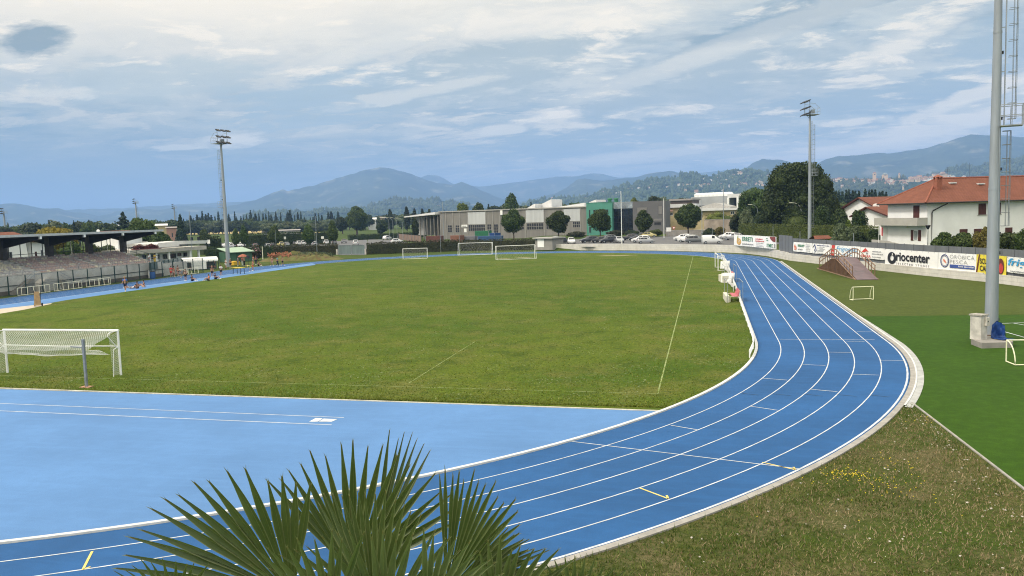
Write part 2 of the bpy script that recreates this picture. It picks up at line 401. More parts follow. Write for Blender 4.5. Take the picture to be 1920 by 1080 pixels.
mb = MB(); q0, q1 = Vector((-38, dline(-38), 0)), Vector((near[-1][0]-.1, near[-1][1], 0)); mb.bar(q0+Vector((0, 0, .0)), q1, .12, .06); struct('apron_edging', mb.mesh('apron_edging', mat('weathered_edging', (.45, .44, .38), .9, .3, 2)))
mb = MB(); mb.bar((43.44, -15.6, 0), (e0[0], e0[1], 0), .07, .05); mb.bar((e0[0], e0[1]-.005, 0), (e1[0], e1[1], 0), .07, .05); struct('turf_border', mb.mesh('turf_border', M_kc))
# raised land beyond the wall
base = [(w.x, w.y) for w in WALL]
nn = []
for i, w in enumerate(WALL):
    d = WALL[min(i+1, len(WALL)-1)]-WALL[max(i-1, 0)]; n = Vector((-d.y, d.x, 0)).normalized(); nn.append(n)
inset = [(w.x+n.x*.12, w.y+n.y*.12) for w, n in zip(WALL, nn)]
pl = inset+[(140, -30), (400, 100), (500, 700), (-20, 700), (-40, 330), (-6, 160)]
mb = MB(); mb.poly([(p[0], p[1], ZP) for p in pl])
n0 = len(pl); lo = [(p[0], p[1]) for p in pl]
lo[-1] = (-13, 157); lo[0] = (inset[0][0]-6.0, inset[0][1]+1.0); lo[-2] = (-48, 330)
for i in range(n0):
    j = (i+1) % n0; a, b = pl[i], pl[j]; c, d = lo[j], lo[i]
    mb.quad((a[0], a[1], ZP), (b[0], b[1], ZP), (c[0], c[1], -.05), (d[0], d[1], -.05))
bm = bmesh.new(); me = mb.mesh('raised_land', M_land); bm.from_mesh(me); bmesh.ops.triangulate(bm, faces=bm.faces); bmesh.ops.recalc_face_normals(bm, faces=bm.faces); bm.to_mesh(me); bm.free()
struct('raised_land', me)
mb = MB()
pk = [pol(1040, 420, 183), pol(1100, 420, 174), pol(1240, 420, 172), pol(1380, 420, 163), pol(1440, 420, 160), pol(1480, 420, 175), pol(1500, 420, 215), pol(1380, 420, 225), pol(1240, 420, 235), pol(1040, 420, 228)]
mb.poly([(p.x, p.y, ZP+.02) for p in pk]); struct('car_park', mb.mesh('car_park', M_asph))
mb = MB(); pk = [at(405, 468), at(515, 462.5), at(640, 461), at(640, 452), at(525, 452), at(405, 456)]
mb.poly([(p.x, p.y, -.01) for p in pk]); struct('left_car_park', mb.mesh('left_car_park', M_asph))
mb = MB(); pk = [at(688, 459), at(770, 457), at(745, 449), at(690, 449)]
mb.poly([(p.x, p.y, -.008) for p in pk]); pk = [at(636, 478), at(684, 478), at(690, 459), at(688, 449), at(640, 449)]; mb.poly([(p.x, p.y, -.014) for p in pk]); struct('yard_road', mb.mesh('yard_road', M_asph))
mb = MB(); mw = mat('ripe_wheat', (.42, .33, .13), .95, .15, .05)
for a, b in ((240, 360), (360, 460), (455, 600)):
    pk = [at(a, 441-(a-240)*.012), at(b, 441-(b-240)*.012), pol(b, 430, 1250), pol(a, 430, 1250)]
    mb.poly([(p.x, p.y, -.02) for p in pk])
struct('wheat_field', mb.mesh('wheat_field', mw))
# ---------------------------------------------------------------- floodlight masts
def lamp_head(parent, z, dx, dy, s=1.):
    mb = MB(); mb.extrude([(0, 0, z), (.75*s, 0, z-.32*s), (.85*s, 0, z-.22*s), (.15*s, 0, z+.16*s), (-.12*s, 0, z+.12*s)], (dx, dy-.33*s, 0), (dx, dy+.33*s, 0))
    o = mb.build('floodlight', M_dark, parent)
    g = MB(); g.quad((dx+.06*s, dy-.29*s, z-.06*s), (dx+.70*s, dy-.29*s, z-.335*s), (dx+.70*s, dy+.29*s, z-.335*s), (dx+.06*s, dy+.29*s, z-.06*s)); g.build('lens', M_glass, o, fix=False)
def mast(label, loc, rz, H, r0=.36, r1=.19, zp=12., lad0=4.6, tiers=3, base=None):
    t = thing('floodlight_mast', label, 'floodlight mast', loc, rz, 'floodlight masts round the track')
    mb = MB(); n = 16
    mb.tube([(0, 0, z) for z in (0, H*.33, H*.66, H-1.6)], [r0, r0+(r1-r0)*.33, r0+(r1-r0)*.66, r1], n)
    for z in (H*.33, H*.66): mb.tube([(0, 0, z-.06), (0, 0, z+.06)], r0+(r1-r0)*z/H+.015, n)
    mb.build('pole', M_galv, t, smooth=True)
    # ladder with safety hoops on the side away from the field (-x)
    def ladder(z0, z1, off, hoop):
        mb = MB()
        for s in (-.22, .22): mb.tube([(-off, s, z0), (-off, s, z1)], .022, 5)
        k = z0+.15
        while k < z1: mb.tube([(-off, -.22, k), (-off, .22, k)], .013, 4); k += .30
        for z in np.arange(z0+.6, z1, 2.4): mb.bar((-off, 0, z), (-.1, 0, z), .06, .04)
        lo = mb.build('ladder', M_galv, t)
        mb = MB(); k = z0+2.2 if z0 < 6 else z0+.4
        zk = []
        while k < z1: zk.append(k); k += hoop
        for z in zk: mb.tube([(-off+(-.27+.27*math.cos(a))*1.05, .27*math.sin(a), z) for a in [math.pi*(.33+1.34*i/10) for i in range(11)]], .014, 4)
        for a in (.6, .8, 1., 1.2, 1.4):
            mb.tube([(-off+(-.27+.27*math.cos(math.pi*a))*1.05, .27*math.sin(math.pi*a), z) for z in (zk[0], zk[-1])], .011, 4)
        mb.build('safety_cage', M_steel, lo)
    ladder(lad0, zp, r0-.16, .75); ladder(zp, H-3.4, r0+.04, .85)
    def platform(z, x0, x1, w, hr, name='platform'):
        mb = MB(); mb.box((x0, -w, z), (x1, w, z+.06)); 
        mb.bar((x1 if abs(x1) < abs(x0) else x0, 0, z-.03), (0, 0, z-.7), .06, .06)
        o = mb.build(name, M_galv, t)
        mb = MB()
        for zz in (z+hr*.5, z+hr): mb.tube([(x1, -w, zz), (x0, -w, zz), (x0, w, zz), (x1, w, zz)], .022, 5)
        for q in ((x0, -w), (x0, w), ((x0+x1)/2, -w), ((x0+x1)/2, w), (x1, -w), (x1, w), (x0, 0)): mb.tube([(*q, z+.05), (*q, z+hr)], .02, 5)
        mb.build('guard_rail', M_galv, o)
    platform(zp, -1.28, -.2, .5, 1.15)
    # head: service platform, guard rails and three tiers of lamps facing the field (+x)
    zt = H-2.4; platform(zt, -1.35, .5, 1.15, 1.1, 'service_platform')
    mb = MB()
    for y in (-1.05, 1.05): mb.tube([(.45, y, zt), (.45, y, H)], .04, 5); mb.tube([(-1.3, y, zt+1.1), (-.5, y, H-.5), (.45, y, H-.4)], .03, 5)
    for z in (zt+.15, zt+1.2, H-.1): mb.tube([(.45, -1.3, z), (.45, 1.3, z)], .04, 5)
    mb.build('lamp_frame', M_galv, t)
    for z in (zt+.25, zt+1.28, H+.02):
        for y in (-1.1, 0, 1.1): lamp_head(t, z, .45, y, .95)
    mb = MB(); mb.box((-.5, .25, zt+.25), (-.05, .85, zt+.9)); mb.build('junction_box', M_galv, t)
    for z in (1.1, 4.9, 6.0, 9.6, 12.4, 16.):
        mb = MB(); mb.box((-.05-r0*(1-z/H*.4), -.32, z), (-r0*.55, -.14, z+.16)); mb.build('access_hatch', M_dark, t)
    if base:
        mb = MB(); mb.prism([(-base, -base*.62), (-base*.62, -base), (base*.62, -base), (base, -base*.62), (base, base*.62), (base*.62, base), (-base*.62, base), (-base, base*.62)], -.05, .32)
        mb.build('footing', M_concd, t)
    return t
rF = math.pi
pR = at(1858, 638)
mast('tall grey floodlight mast standing on its concrete block on the green turf', (pR.x, pR.y, 0), R_(180-14), 26, .355, .14, 12.0, 4.3, base=None)
mast('slim grey floodlight mast rising in front of the big dark tree', (*pol(1518, 460, 154.5).xy, ZP), R_(180+16), 25.6, .33, .15, 12.6, 1.2)
mast('leaning grey floodlight mast beside the green shed and the athletes', (*at(428.5, 500.5).xy, 0), R_(-18), 25.1, .40, .17, 11., 4.2)
for px, D, yt, lab in ((257.5, 470, 373, 'small distant floodlight mast rising over the bushy tree behind the stand'), (329, 520, 383.5, 'small distant floodlight mast beside the dark spruce'), (9.5, 430, 391, 'small distant floodlight mast at the far left over the stand roof')):
    q = pol(px, 430, D); mast(lab, (q.x, q.y, 0), R_(206), hz(q.x, q.y, yt), .42, .3, hz(q.x, q.y, yt)*.58, 3)
# the block, cabinet and tarp at the foot of the near mast
def PG(px, py, z=0.): return at(px, py, z)
ft = thing('mast_footing', 'low octagonal grey concrete block under the near floodlight mast', 'footing', (pR.x, pR.y, 0))
mb = MB(); o0 = [at(*q, .30)-Vector((pR.x, pR.y, .3)) for q in ((1820.5, 635.5), (1840.5, 643), (1898, 641.5), (1899.5, 639.5), (1885, 632.5), (1862, 625.5), (1834, 627))]
mb.prism([(v.x, v.y) for v in o0], -.05, .30); mb.build('block', M_concd, ft)
mb = MB(); mb.box((-.75, -.42, .30), (.1, .5, .36)); mb.build('gravel_top', mat('brown_gravel', (.20, .15, .11), .95, .4, 9, bump=.4), ft)
cp = at(1845, 635.5, .34); c0 = at(1837, 631, .34); c1 = at(1845, 637, .34); c2 = at(1855, 635.5, .34)
cab = thing('electrical_cabinet', 'weathered pale electrical cabinet beside the foot of the near mast', 'cabinet', (cp.x, cp.y, .30))
ang = math.atan2(c2.y-c1.y, c2.x-c1.x)
MR = Matrix.Rotation(ang, 4, 'Z')
M_cab = mat('weathered_cabinet', (.46, .44, .40), .8, .3, 2.2, bump=.1)
mb = MB(); mb.box((-.30, -.02, 0), (.24, .62, 1.32), M=MR); mb.build('body', M_cab, cab)
mb = MB(); mb.box((-.35, -.07, 1.32), (.29, .67, 1.40), M=MR); mb.build('lid', mat('dirty_cabinet_lid', (.33, .31, .28), .85, .3, 3), cab)
mb = MB(); mb.box((-.03, -.16, .78), (.23, -.02, 1.24), M=MR); mtr = mb.build('meter_box', mat('beige_plastic', (.50, .47, .42), .6, .12, 5), cab)
mb = MB(); mb.box((.05, -.17, .98), (.12, -.155, 1.06), M=MR); mb.build('lock', M_dark, mtr)
tarp = thing('tarpaulin', 'crumpled blue tarpaulin slumped against the foot of the near mast', 'tarpaulin', (*at(1872, 634, .3).xy, .31))
bm = bmesh.new(); nx, nz = 26, 22; gv = []
for j in range(nz+1):
    for i in range(nx+1):
        u, v = i/nx, j/nz
        x = -.42+.84*u*(.72+.28*(1-v))+.10*v
        if v > .45: w = (v-.45)/.55; z = .02+.95*w*(1-.25*abs(u-.45)*2); y = -.10+.10*w
        else: w = (.45-v)/.45; z = .03; y = -.12-.75*w; x += .55*w*w
        q = mnoise.noise(Vector((u*4.2, v*4.7, 1.3))); q2 = mnoise.noise(Vector((u*9, v*10, 4)))
        gv.append(bm.verts.new((x+q2*.03, y-q*.14-q2*.05, max(.012, z+q*.09+q2*.04))))
for j in range(nz):
    for i in range(nx): bm.faces.new((gv[j*(nx+1)+i], gv[j*(nx+1)+i+1], gv[(j+1)*(nx+1)+i+1], gv[(j+1)*(nx+1)+i]))
bmesh.ops.solidify(bm, geom=bm.faces[:], thickness=.01)
me = bpy.data.meshes.new('sheet'); bm.to_mesh(me); bm.free(); me.materials.append(mat('blue_tarpaulin', (.03, .10, .36), .38, .35, 5, spec=.5)); me.polygons.foreach_set('use_smooth', [True]*len(me.polygons)); link('sheet', me, tarp)
tarp.rotation_euler = (0, 0, YAW*.3-.25)
# ---------------------------------------------------------------- goals
def net_quad(mb, a, b, c, d, nu, nv, r=.006, sag=0., wob=0., seed=0):
    """knotted net between the four corners a-b (top) and d-c (bottom)"""
    a, b, c, d = map(Vector, (a, b, c, d)); rg = random.Random(seed)
    def P(u, v):
        p = (a*(1-u)+b*u)*(1-v)+(d*(1-u)+c*u)*v
        s = math.sin(math.pi*u)*math.sin(math.pi*min(1, v))*sag
        q = mnoise.noise(Vector((u*5+seed, v*4, seed*1.7)))*wob
        return p+Vector((0, q, -s+q))
    for k in range(-nv, nu+1):                      # diamond mesh: two families of slanting cords
        for sgn in (1, -1):
            pts = []
            for j in range(nv+1):
                u = ((k+j) if sgn > 0 else (k+nv-j))/nu
                if -1e-6 <= u <= 1+1e-6: pts.append(P(u, j/nv))
            if len(pts) > 1:
                pts = pts[::1]
                mb.tube(pts, r, 3, caps=False)
M_net = mat('white_net_cord', (.72, .72, .70), .8, .1, 9)
def goal(label, A, B, H, depth, netmode='full', rp=.06, group='goals on the pitch', cells=.24, rnet=.006, cat='goal'):
    """posts stand at A and B; the net hangs behind, on the left of A->B"""
    A, B = Vector((*A[:2], 0)), Vector((*B[:2], 0)); W = (B-A).length; rz = math.atan2(B.y-A.y, B.x-A.x)
    t = thing('football_goal', label, cat, A, rz, group)
    for x in (0, W):
        mb = MB(); mb.tube([(x, 0, 0), (x, 0, H)], rp, 10); mb.build('post', M_white, t, smooth=True)
    mb = MB(); mb.tube([(-rp, 0, H), (W+rp, 0, H)], rp, 10); mb.build('crossbar', M_white, t, smooth=True)
    return t, W
gA, gB = at(14.5, 699), at(227, 703.5)
t, W = goal('large white goal with its net tied up, before the pale blue apron', gB, gA, 2.44, 1.6)
t['group'] = 'full size goals'
Hh = 2.44
for x in (0, W):                                     # side brackets that carry the net
    mb = MB(); mb.tube([(x, 0, Hh-.02), (x, .55, Hh-.02), (x, .74, Hh-.10), (x, .76, Hh-.22), (x, .10, Hh-.95), (x, 0, Hh-1.0)], .024, 6)
    mb.build('net_bracket', M_white, t)
    mb = MB(); mb.tube([(x, .55, .02), (x, .42, 1.45), (x, 0, 1.62)], .02, 5); mb.build('side_stay', M_white, t)
mb = MB(); mb.tube([(0, .06, 1.60), (W*.5, .10, 1.57), (W, .06, 1.60)], .028, 6); mb.build('rear_bar', M_white, t)
mb = MB()
net_quad(mb, (0, .02, Hh), (W, .02, Hh), (W*.93, 1.5, 1.55), (.1*W, 1.5, 1.60), 54, 16, .0055, .12, .06, 1)
net_quad(mb, (W*.02, 1.35, 1.62), (W*.96, 1.45, 1.60), (W*.97, .35, 1.18), (W*.05, .3, 1.18), 54, 9, .006, .22, .10, 2)
for x, s in ((0, 1), (W, -1)):
    net_quad(mb, (x, .02, Hh-.1), (x, .7, Hh-.2), (x+.02*s, .55, .1), (x+.02*s, .05, .05), 6, 20, .005, 0, .03, 5)
mb.build('net', M_net, t)
# grey stanchions that lift the net behind the goal
for lab, base, top in (('grey steel stanchion holding the net of the large goal up', (162.5, 726), (153, 636)),):
    b = at(*base); s = thing('net_stanchion', lab, 'stanchion', (b.x, b.y, 0), math.atan2(gB.y-gA.y, gB.x-gA.x))
    zt = hz(b.x, b.y, top[1])
    mb = MB(); mb.box((-.055, -.055, 0), (.055, .055, zt)); mb.build('upright', M_steel, s)
    mb = MB(); mb.bar((0, 0, zt-.42), (-.95, .2, zt-.42), .05, .05); mb.build('arm', M_steel, s)
    mb = MB(); mb.box((-.28, -.2, -.01), (.28, .2, .035)); mb.build('base_plate', mat('terracotta_plate', (.40, .22, .15), .8, .2, 4), s)
def simple_goal(label, pa, pb, H, dep, grp=None, tri=False):
    a, b = at(*pa), at(*pb); t, W = goal(label, b, a, H, dep, rp=.052)
    t['group'] = grp or 'goals at the far end'
    mb = MB()
    for x in (0, W):
        mb.tube([(x, 0, H), (x, -.5*dep, H*.98), (x, -dep, .04), (x, 0, .04)] if not tri else [(x, 0, H), (x, -dep, .04), (x, 0, .04)], .03, 5)
    mb.tube([(0, -dep, .04), (W, -dep, .04)], .03, 5); mb.build('rear_frame', M_white, t)
    mb = MB(); net_quad(mb, (0, -.45*dep if not tri else 0, H), (W, -.45*dep if not tri else 0, H), (W, -dep, .05), (0, -dep, .05), 24, 10, .0025, .1, .05, 3)
    mb.build('net', M_net, t); return t
simple_goal('far white goal furthest right of the three, dark net bunched under its bar', (930, 487), (1003, 484), 2.44, -1.4)
simple_goal('far white goal in the middle of the three beyond the pitch', (861, 478), (924, 476.5), 2.44, -1.4)
simple_goal('small far white goal before the hedge, leftmost of the three', (756, 485.5), (801.5, 484), 2.0, -1.4, tri=True)
simple_goal('white goal parked sideways next to the bench by the inner kerb', (1346.5, 507.5), (1341, 501.5), 2.0, -1.5)
# small yellowed training goals on the turf
M_yel = mat('yellowed_white_tube', (.72, .71, .50), .5, .08, 5)
def mini_goal(label, A, B, H, dep):
    A, B = Vector((*A[:2], 0)), Vector((*B[:2], 0)); W = (B-A).length
    t = thing('training_goal', label, 'training goal', A, math.atan2(B.y-A.y, B.x-A.x), 'small training goals')
    r = .032
    mb = MB(); mb.tube([(0, 0, H), (W, 0, H)], r, 8); mb.build('crossbar', M_yel, t, smooth=True)
    for x in (0, W):
        mb = MB(); mb.tube([(x, 0, r), (x, 0, H)], r, 8); mb.build('post', M_yel, t, smooth=True)
        mb = MB(); mb.tube([(x, 0, H)]+[(x, dep*math.sin(a), r+(H-r)*math.cos(a)) for a in [k*math.pi/20 for k in range(1, 11)]]+[(x, 0, r)], r*.9, 8); mb.build('side_hoop', M_yel, t, smooth=True)
    mb = MB(); mb.tube([(0, dep, r), (W, dep, r)], r*.9, 8); mb.build('ground_bar', M_yel, t, smooth=True)
a, b = at(1599.5, 563.5), at(1637.5, 562)
mini_goal('small yellowish training goal alone on the olive turf', a, b, 1.12, .55)
a, b = at(1886.5, 678.5), at(1910.5, 685.5)
ux = (b-a); W = 1.75
v2 = Vector((-ux.y, ux.x, 0)).normalized()
a2 = at(1886.5, 678.5); dirx = Vector((math.cos(YAW*.2), math.sin(YAW*.2)+.05, 0)).normalized()
mini_goal('small yellowish training goal cut by the frame edge near the mast', a2, a2+dirx*1.8, 1.08, -.95)
# ---------------------------------------------------------------- benches along the inner kerb
M_pink = mat('faded_red_seat', (.50, .13, .15), .5, .2, 4)
M_white2 = mat('dusty_white_plastic', (.66, .66, .64), .6, .12, 4)
def bench(label, c, rz, seats=5, slab=True):
    t = thing('team_bench', label, 'bench', c, rz, 'team benches by the inner kerb')
    if slab:
        mb = MB(); mb.box((-1.75, -.75, 0), (1.75, -.45, .55)); mb.build('concrete_block', mat('cream_block', (.55, .53, .45), .9, .15, 2), t)
    L_ = 2.7
    mb = MB()
    for x in (-L_/2, L_/2): mb.tube([(x, .45, 0), (x, .45, 1.0)], .03, 5); mb.tube([(x, -.35, 0), (x, -.35, .45), (x, .45, .45)], .03, 5)
    mb.tube([(-L_/2, .45, .45), (L_/2, .45, .45)], .03, 5); mb.tube([(-L_/2, -.1, .45), (L_/2, -.1, .45)], .03, 5); mb.build('frame', M_offwh, t)
    for k in range(seats):
        x = -L_/2+(k+.5)*L_/seats; w = .46*L_/seats
        mb = MB(); mb.extrude([(x-w, -.2, .47), (x-w, .30, .46), (x-w, .46, .98), (x-w, .40, 1.0), (x-w, .24, .52), (x-w, -.2, .54)], (0, 0, 0), (2*w, 0, 0)); mb.build('seat', M_pink, t)
    mb = MB()
    for x in (-1.75, 1.75): mb.tube([(x, -.6, 0), (x, -.6, 1.75), (x, .65, 1.75), (x, .65, 0)], .025, 5)
    mb.tube([(-1.75, -.6, 1.75), (1.75, -.6, 1.75)], .025, 5); mb.tube([(-1.75, .65, 1.75), (1.75, .65, 1.75)], .025, 5); mb.build('shelter_frame', M_galv, t)
q = at(1378, 566); bench('near pink seated bench behind a cream concrete block beside the track', (q.x-.1, q.y+1.2, 0), R_(-87))
q = at(1368, 531); bench('far pink seated bench beyond the white boards beside the track', (q.x, q.y+3, 0), R_(-87), 4, False)
def board(label, c, rz, w=1.6):
    t = thing('folding_board', label, 'board', c, rz, 'white boards leaning by the kerb')
    for k in range(3):
        mb = MB(); y = k*.45; mb.extrude([(-w/2, y, .03), (-w/2, y+.30, 1.0), (-w/2, y+.34, .99), (-w/2, y+.05, .02)], (0, 0, 0), (w, 0, 0)); mb.build('panel', M_white2, t)
q = at(1363, 531); board('white plastic boards stacked at a slant before the far bench', (q.x-.1, q.y+.5, 0), R_(-20), 1.15)
q = at(1353, 504); board('white plastic boards beside the sideways goal', (q.x+.3, q.y, 0), R_(-15), 1.0)
blk = at(1356.5, 528.5); bt = thing('concrete_ballast', 'cream concrete ballast block on the grass before the far bench', 'block', (blk.x, blk.y, 0), R_(-80))
mb = MB(); mb.box((-1.2, -.3, 0), (1.2, .3, .75)); mb.build('block', MATS['cream_block'], bt); mb = MB(); mb.tube([(-.3, 0, .74), (-.3, 0, .86), (.3, 0, .86), (.3, 0, .74)], .02, 5); mb.build('lifting_eye', M_steel, bt)
# white railing on the inner kerb of the straight, with a sheet of net sagging from it
rl = thing('kerb_railing', 'low white railing running along the inner edge of the track', 'railing', (RI-.25, 0, 0))
ys = list(np.arange(-6, 84.1, 3.0))
xr = lambda y: (math.sqrt(max(0, (RI-.25)**2-y*y))-(RI-.25)) if y < 0 else ((math.sqrt((RI-.25)**2-(y-TL)**2)-(RI-.25)) if y > TL else 0)
mb = MB()
for z in (.16, .30, .42): mb.tube([(xr(y), y, z) for y in ys], .03, 5)
mb.build('rail', M_white, rl)
for y in ys:
    mb = MB(); mb.box((xr(y)-.03, y-.03, 0), (xr(y)+.03, y+.03, .46)); mb.build('post', M_white, rl)
for lab, y0, y1 in (('white net cloth sagging between posts beside the far bench', 50, 68), ('white net cloth sagging between posts between the two benches', 30, 47)):
    t = thing('net_screen', lab, 'net screen', (RI-.5, y0, 0), 0, 'net screens by the kerb')
    bm = bmesh.new(); nu, nv = 30, 8; gv = []
    for i in range(nu+1):
        for j in range(nv+1):
            u, v = i/nu, j/nv; top = .85-.5*math.sin(math.pi*u)
            gv.append(bm.verts.new((.05*math.sin(u*17+v*3)-.25*v*math.sin(math.pi*u), u*(y1-y0), top*(1-v*.55))))
    for i in range(nu):
        for j in range(nv): bm.faces.new((gv[i*(nv+1)+j], gv[(i+1)*(nv+1)+j], gv[(i+1)*(nv+1)+j+1], gv[i*(nv+1)+j+1]))
    me = bpy.data.meshes.new('cloth'); bm.to_mesh(me); bm.free(); me.materials.append(mat('white_net_cloth', (.40, .40, .39), .9, .2, 6)); link('cloth', me, t)
    for y in (0, (y1-y0)/2, y1-y0): mb = MB(); mb.tube([(0, y, 0), (0, y, .9)], .025, 5); mb.build('post', M_white, t)
# ---------------------------------------------------------------- wooden ramp bridge
M_wood = mat('weathered_wood', (.17, .10, .065), .8, .35, 5, streak=True)
M_rail = mat('pale_worn_wood', (.27, .18, .125), .8, .3, 5)
M_deck = mat('brown_phenolic_ply', (.125, .085, .092), .45, .2, 1.2, spec=.4)
nA, nB = at(1606.7, 525.2), at(1644, 524.0); fA = at(1533.5, 504)
Lb = (fA-nA).length; ax = (fA-nA).normalized(); Wb = (nB-nA).length
br = thing('footbridge_ramp', 'humped wooden ramp bridge with handrails standing on the olive turf', 'ramp bridge', (nA.x, nA.y, 0), math.atan2(ax.y, ax.x))
ZA = 1.85; x1, x2 = Lb*.46, Lb*.58
def dz(x): return .05+(ZA-.05)*(x/x1 if x < x1 else (1 if x < x2 else (Lb-x)/(Lb-x2)))
Wb = -Wb
mb = MB()
for a, b in ((0, x1*.36), (x1*.36, x1*.70), (x1*.70, x1), (x1, x2), (x2, x2+(Lb-x2)*.5), (x2+(Lb-x2)*.5, Lb)):
    za, zb = dz(a), dz(b); g = .012
    mb.add([(a+g, 0, za), (b-g, 0, zb), (b-g, Wb, zb), (a+g, Wb, za), (a+g, 0, za-.04), (b-g, 0, zb-.04), (b-g, Wb, zb-.04), (a+g, Wb, za-.04)], [(0,3,2,1),(4,5,6,7),(0,1,5,4),(1,2,6,5),(2,3,7,6),(3,0,4,7)])
mb.build('deck', M_deck, br)
mb = MB()
for x in (x1*.36, x1*.70): mb.box((x-.04, Wb+.05, dz(x)+.005), (x+.04, -.05, dz(x)+.02))
mb.build('deck_joint', mat('aluminium_strip', (.5, .5, .5), .4, .1, 4, metal=.6), br)
for y in (.06, Wb-.06):
    s = 1 if y > 0 else -1
    mb = MB()
    for i in range(2): pass
    mb.tube([(x, y, dz(x)-.10) for x in (0.3, x1, x2, Lb-.3)], .06, 4); mb.bar((.1, y, .06), (Lb-.1, y, .06), .09, .10)
    mb.build('stringer', M_rail, br)
    for x in np.arange(1.0, Lb-.8, .52):
        if dz(x) > .25: mb = MB(); mb.bar((x, y, .0), (x, y, dz(x)-.05), .09, .09); mb.build('support_post', M_wood, br)
    xs = [1.35, 2.5, 3.6, 4.7, x1-.9, x1, (x1+x2)/2, x2, x2+1.0, x2+2.1, x2+3.2, x2+4.3, Lb-1.2]
    for x in xs: mb = MB(); mb.bar((x, y+.02*s, dz(x)-.25), (x, y+.02*s, dz(x)+1.02), .07, .07); mb.build('rail_post', M_wood, br)
    for k, zz in enumerate((.55, 1.02)):
        mb = MB()
        for p, q in zip(xs, xs[1:]): mb.bar((p, y+.07*s, dz(p)+zz), (q, y+.07*s, dz(q)+zz), .05, .11)
        mb.build('handrail', M_rail, br)
mb = MB()
for y in (Wb*.33, Wb*.66):
    for x in np.arange(1.2, Lb-1, .9):
        if dz(x) > .3: mb.bar((x, y, 0), (x, y, dz(x)-.05), .08, .08)
mb.build('inner_trestle', M_wood, br)
# runway trolley, tables, mat, umbrella on the left straight
q = at(71, 574.5); tr = thing('hurdle_cart', 'tall brown wooden cart parked on the edge of the left runway', 'cart', (q.x, q.y, 0), .5)
mb = MB(); mb.extrude([(-.32, 0, .1), (.32, 0, .1), (.22, 0, 1.55), (-.22, 0, 1.55)], (0, -.10, 0), (0, .05, 0)); mb.build('panel', mat('tan_plywood', (.36, .25, .14), .8, .25, 3), tr)
mb = MB()
for x in (-.28, .24): mb.tube([(x, .1, .1), (x*1.2, .2, 1.6), (x*1.7, .1, 2.05)], .03, 5)
mb.build('handle', M_dark, tr)
for x in (-.35, .35): mb = MB(); mb.tube([(x-.04, .25, .17), (x+.04, .25, .17)], .17, 10); mb.build('wheel', M_rub, tr)
q = at(448, 513.5); tb = thing('folding_table', 'yellow topped folding table standing on the left straight', 'table', (q.x, q.y, 0), R_(70))
mb = MB(); mb.box((-.45, -1.1, .95), (.45, 1.1, 1.02)); mb.build('tabletop', mat('yellow_plastic', (.62, .47, .06), .5, .12, 3), tb)
for x in (-.4, .4):
    for y in (-.9, .9): mb = MB(); mb.bar((x, y, 0), (x*.9, y*.95, .95), .06, .06); mb.build('leg', M_dark, tb)
q = at(439, 497); yb = thing('landing_mat', 'thick yellow landing mat lying beside the foot of the left mast', 'mat', (q.x, q.y, 0), R_(60))
mb = MB(); mb.box((-.7, -1.2, .0), (.7, 1.2, .75)); bm = bmesh.new(); me = mb.mesh('foam', mat('orange_yellow_cover', (.60, .38, .03), .6, .15, 2)); bm.from_mesh(me); bmesh.ops.bevel(bm, geom=bm.edges[:], offset=.06, segments=2, affect='EDGES'); bm.to_mesh(me); bm.free(); link('foam', me, yb)
mb = MB(); mb.box((-.72, -.5, .3), (-.70, .5, .5)); mb.build('handle_strap', M_dark, yb)
q = at(453, 497); um = thing('parasol', 'rust red parasol opened among the athletes near the green shed', 'parasol', (q.x, q.y+.6, 0))
mb = MB(); mb.tube([(0, 0, 0), (0, 0, 2.1)], .025, 6); mb.build('pole', M_steel, um)
mb = MB(); mb.lathe([(1.05, 1.55), (.75, 1.83), (.3, 2.02), (.03, 2.1), (.02, 2.08), (.72, 1.79), (1.03, 1.52)], 8); mb.build('canopy', mat('rust_red_fabric', (.30, .10, .06), .8, .15, 3), um)
q = at(466, 499.5); sp = thing('loudspeaker_stand', 'black loudspeaker on a stand among the athletes', 'loudspeaker', (q.x, q.y, 0))
mb = MB(); mb.box((-.22, -.2, 1.45), (.22, .2, 2.05)); mb.build('cabinet', M_dark, sp)
mb = MB(); mb.tube([(0, 0, 0), (0, 0, 1.45)], .03, 5)
for a in (0, 2.1, 4.2): mb.tube([(0, 0, .5), (.45*math.cos(a), .45*math.sin(a), 0)], .02, 4)
mb.build('tripod', M_dark, sp)
# ---------------------------------------------------------------- retaining wall, fence and banners on the right
def offs(P, d): return [Vector((w.x+n.x*d, w.y+n.y*d, 0)) for w, n in zip(P, nn)]
def blockmat(name, col):
    m, nt, b = newmat(name); p = pos(nt)
    uv = nt.nodes.new('ShaderNodeUVMap'); br_ = nt.nodes.new('ShaderNodeTexBrick'); lk(nt, uv.outputs[0], br_.inputs['Vector'])
    br_.inputs['Scale'].default_value = 1; br_.inputs['Brick Width'].default_value = 2.4; br_.inputs['Row Height'].default_value = .36; br_.inputs['Mortar Size'].default_value = .018; br_.offset = 0.37
    n = noise_node(nt, p, .9, 6, .7); n2 = noise_node(nt, p, .25, 4)
    c = mixc(nt, remap(nt, n.outputs[0], .32, .72), sc(col, .78), sc(col, 1.06)); c = mixc(nt, remap(nt, n2.outputs[0], .5, .75, 0, .35), c, (.34, .31, .24))
    c = mixc(nt, remap(nt, br_.outputs['Fac'], 0, 1, 0, .4), c, (.22, .21, .19))
    lk(nt, c, b.inputs['Base Color']); b.inputs['Roughness'].default_value = .9; return m
M_block = blockmat('whitewashed_blocks', (.60, .58, .54))
def wall_h(i):
    px = WPX[i][0]; return 1.33 if px <= 1440 else (1.05 if px < 1500 else .95 if px < 1600 else .86)
rw = thing('retaining_wall', 'long low whitewashed block wall curving round the outside of the track', 'wall', WALL[5])
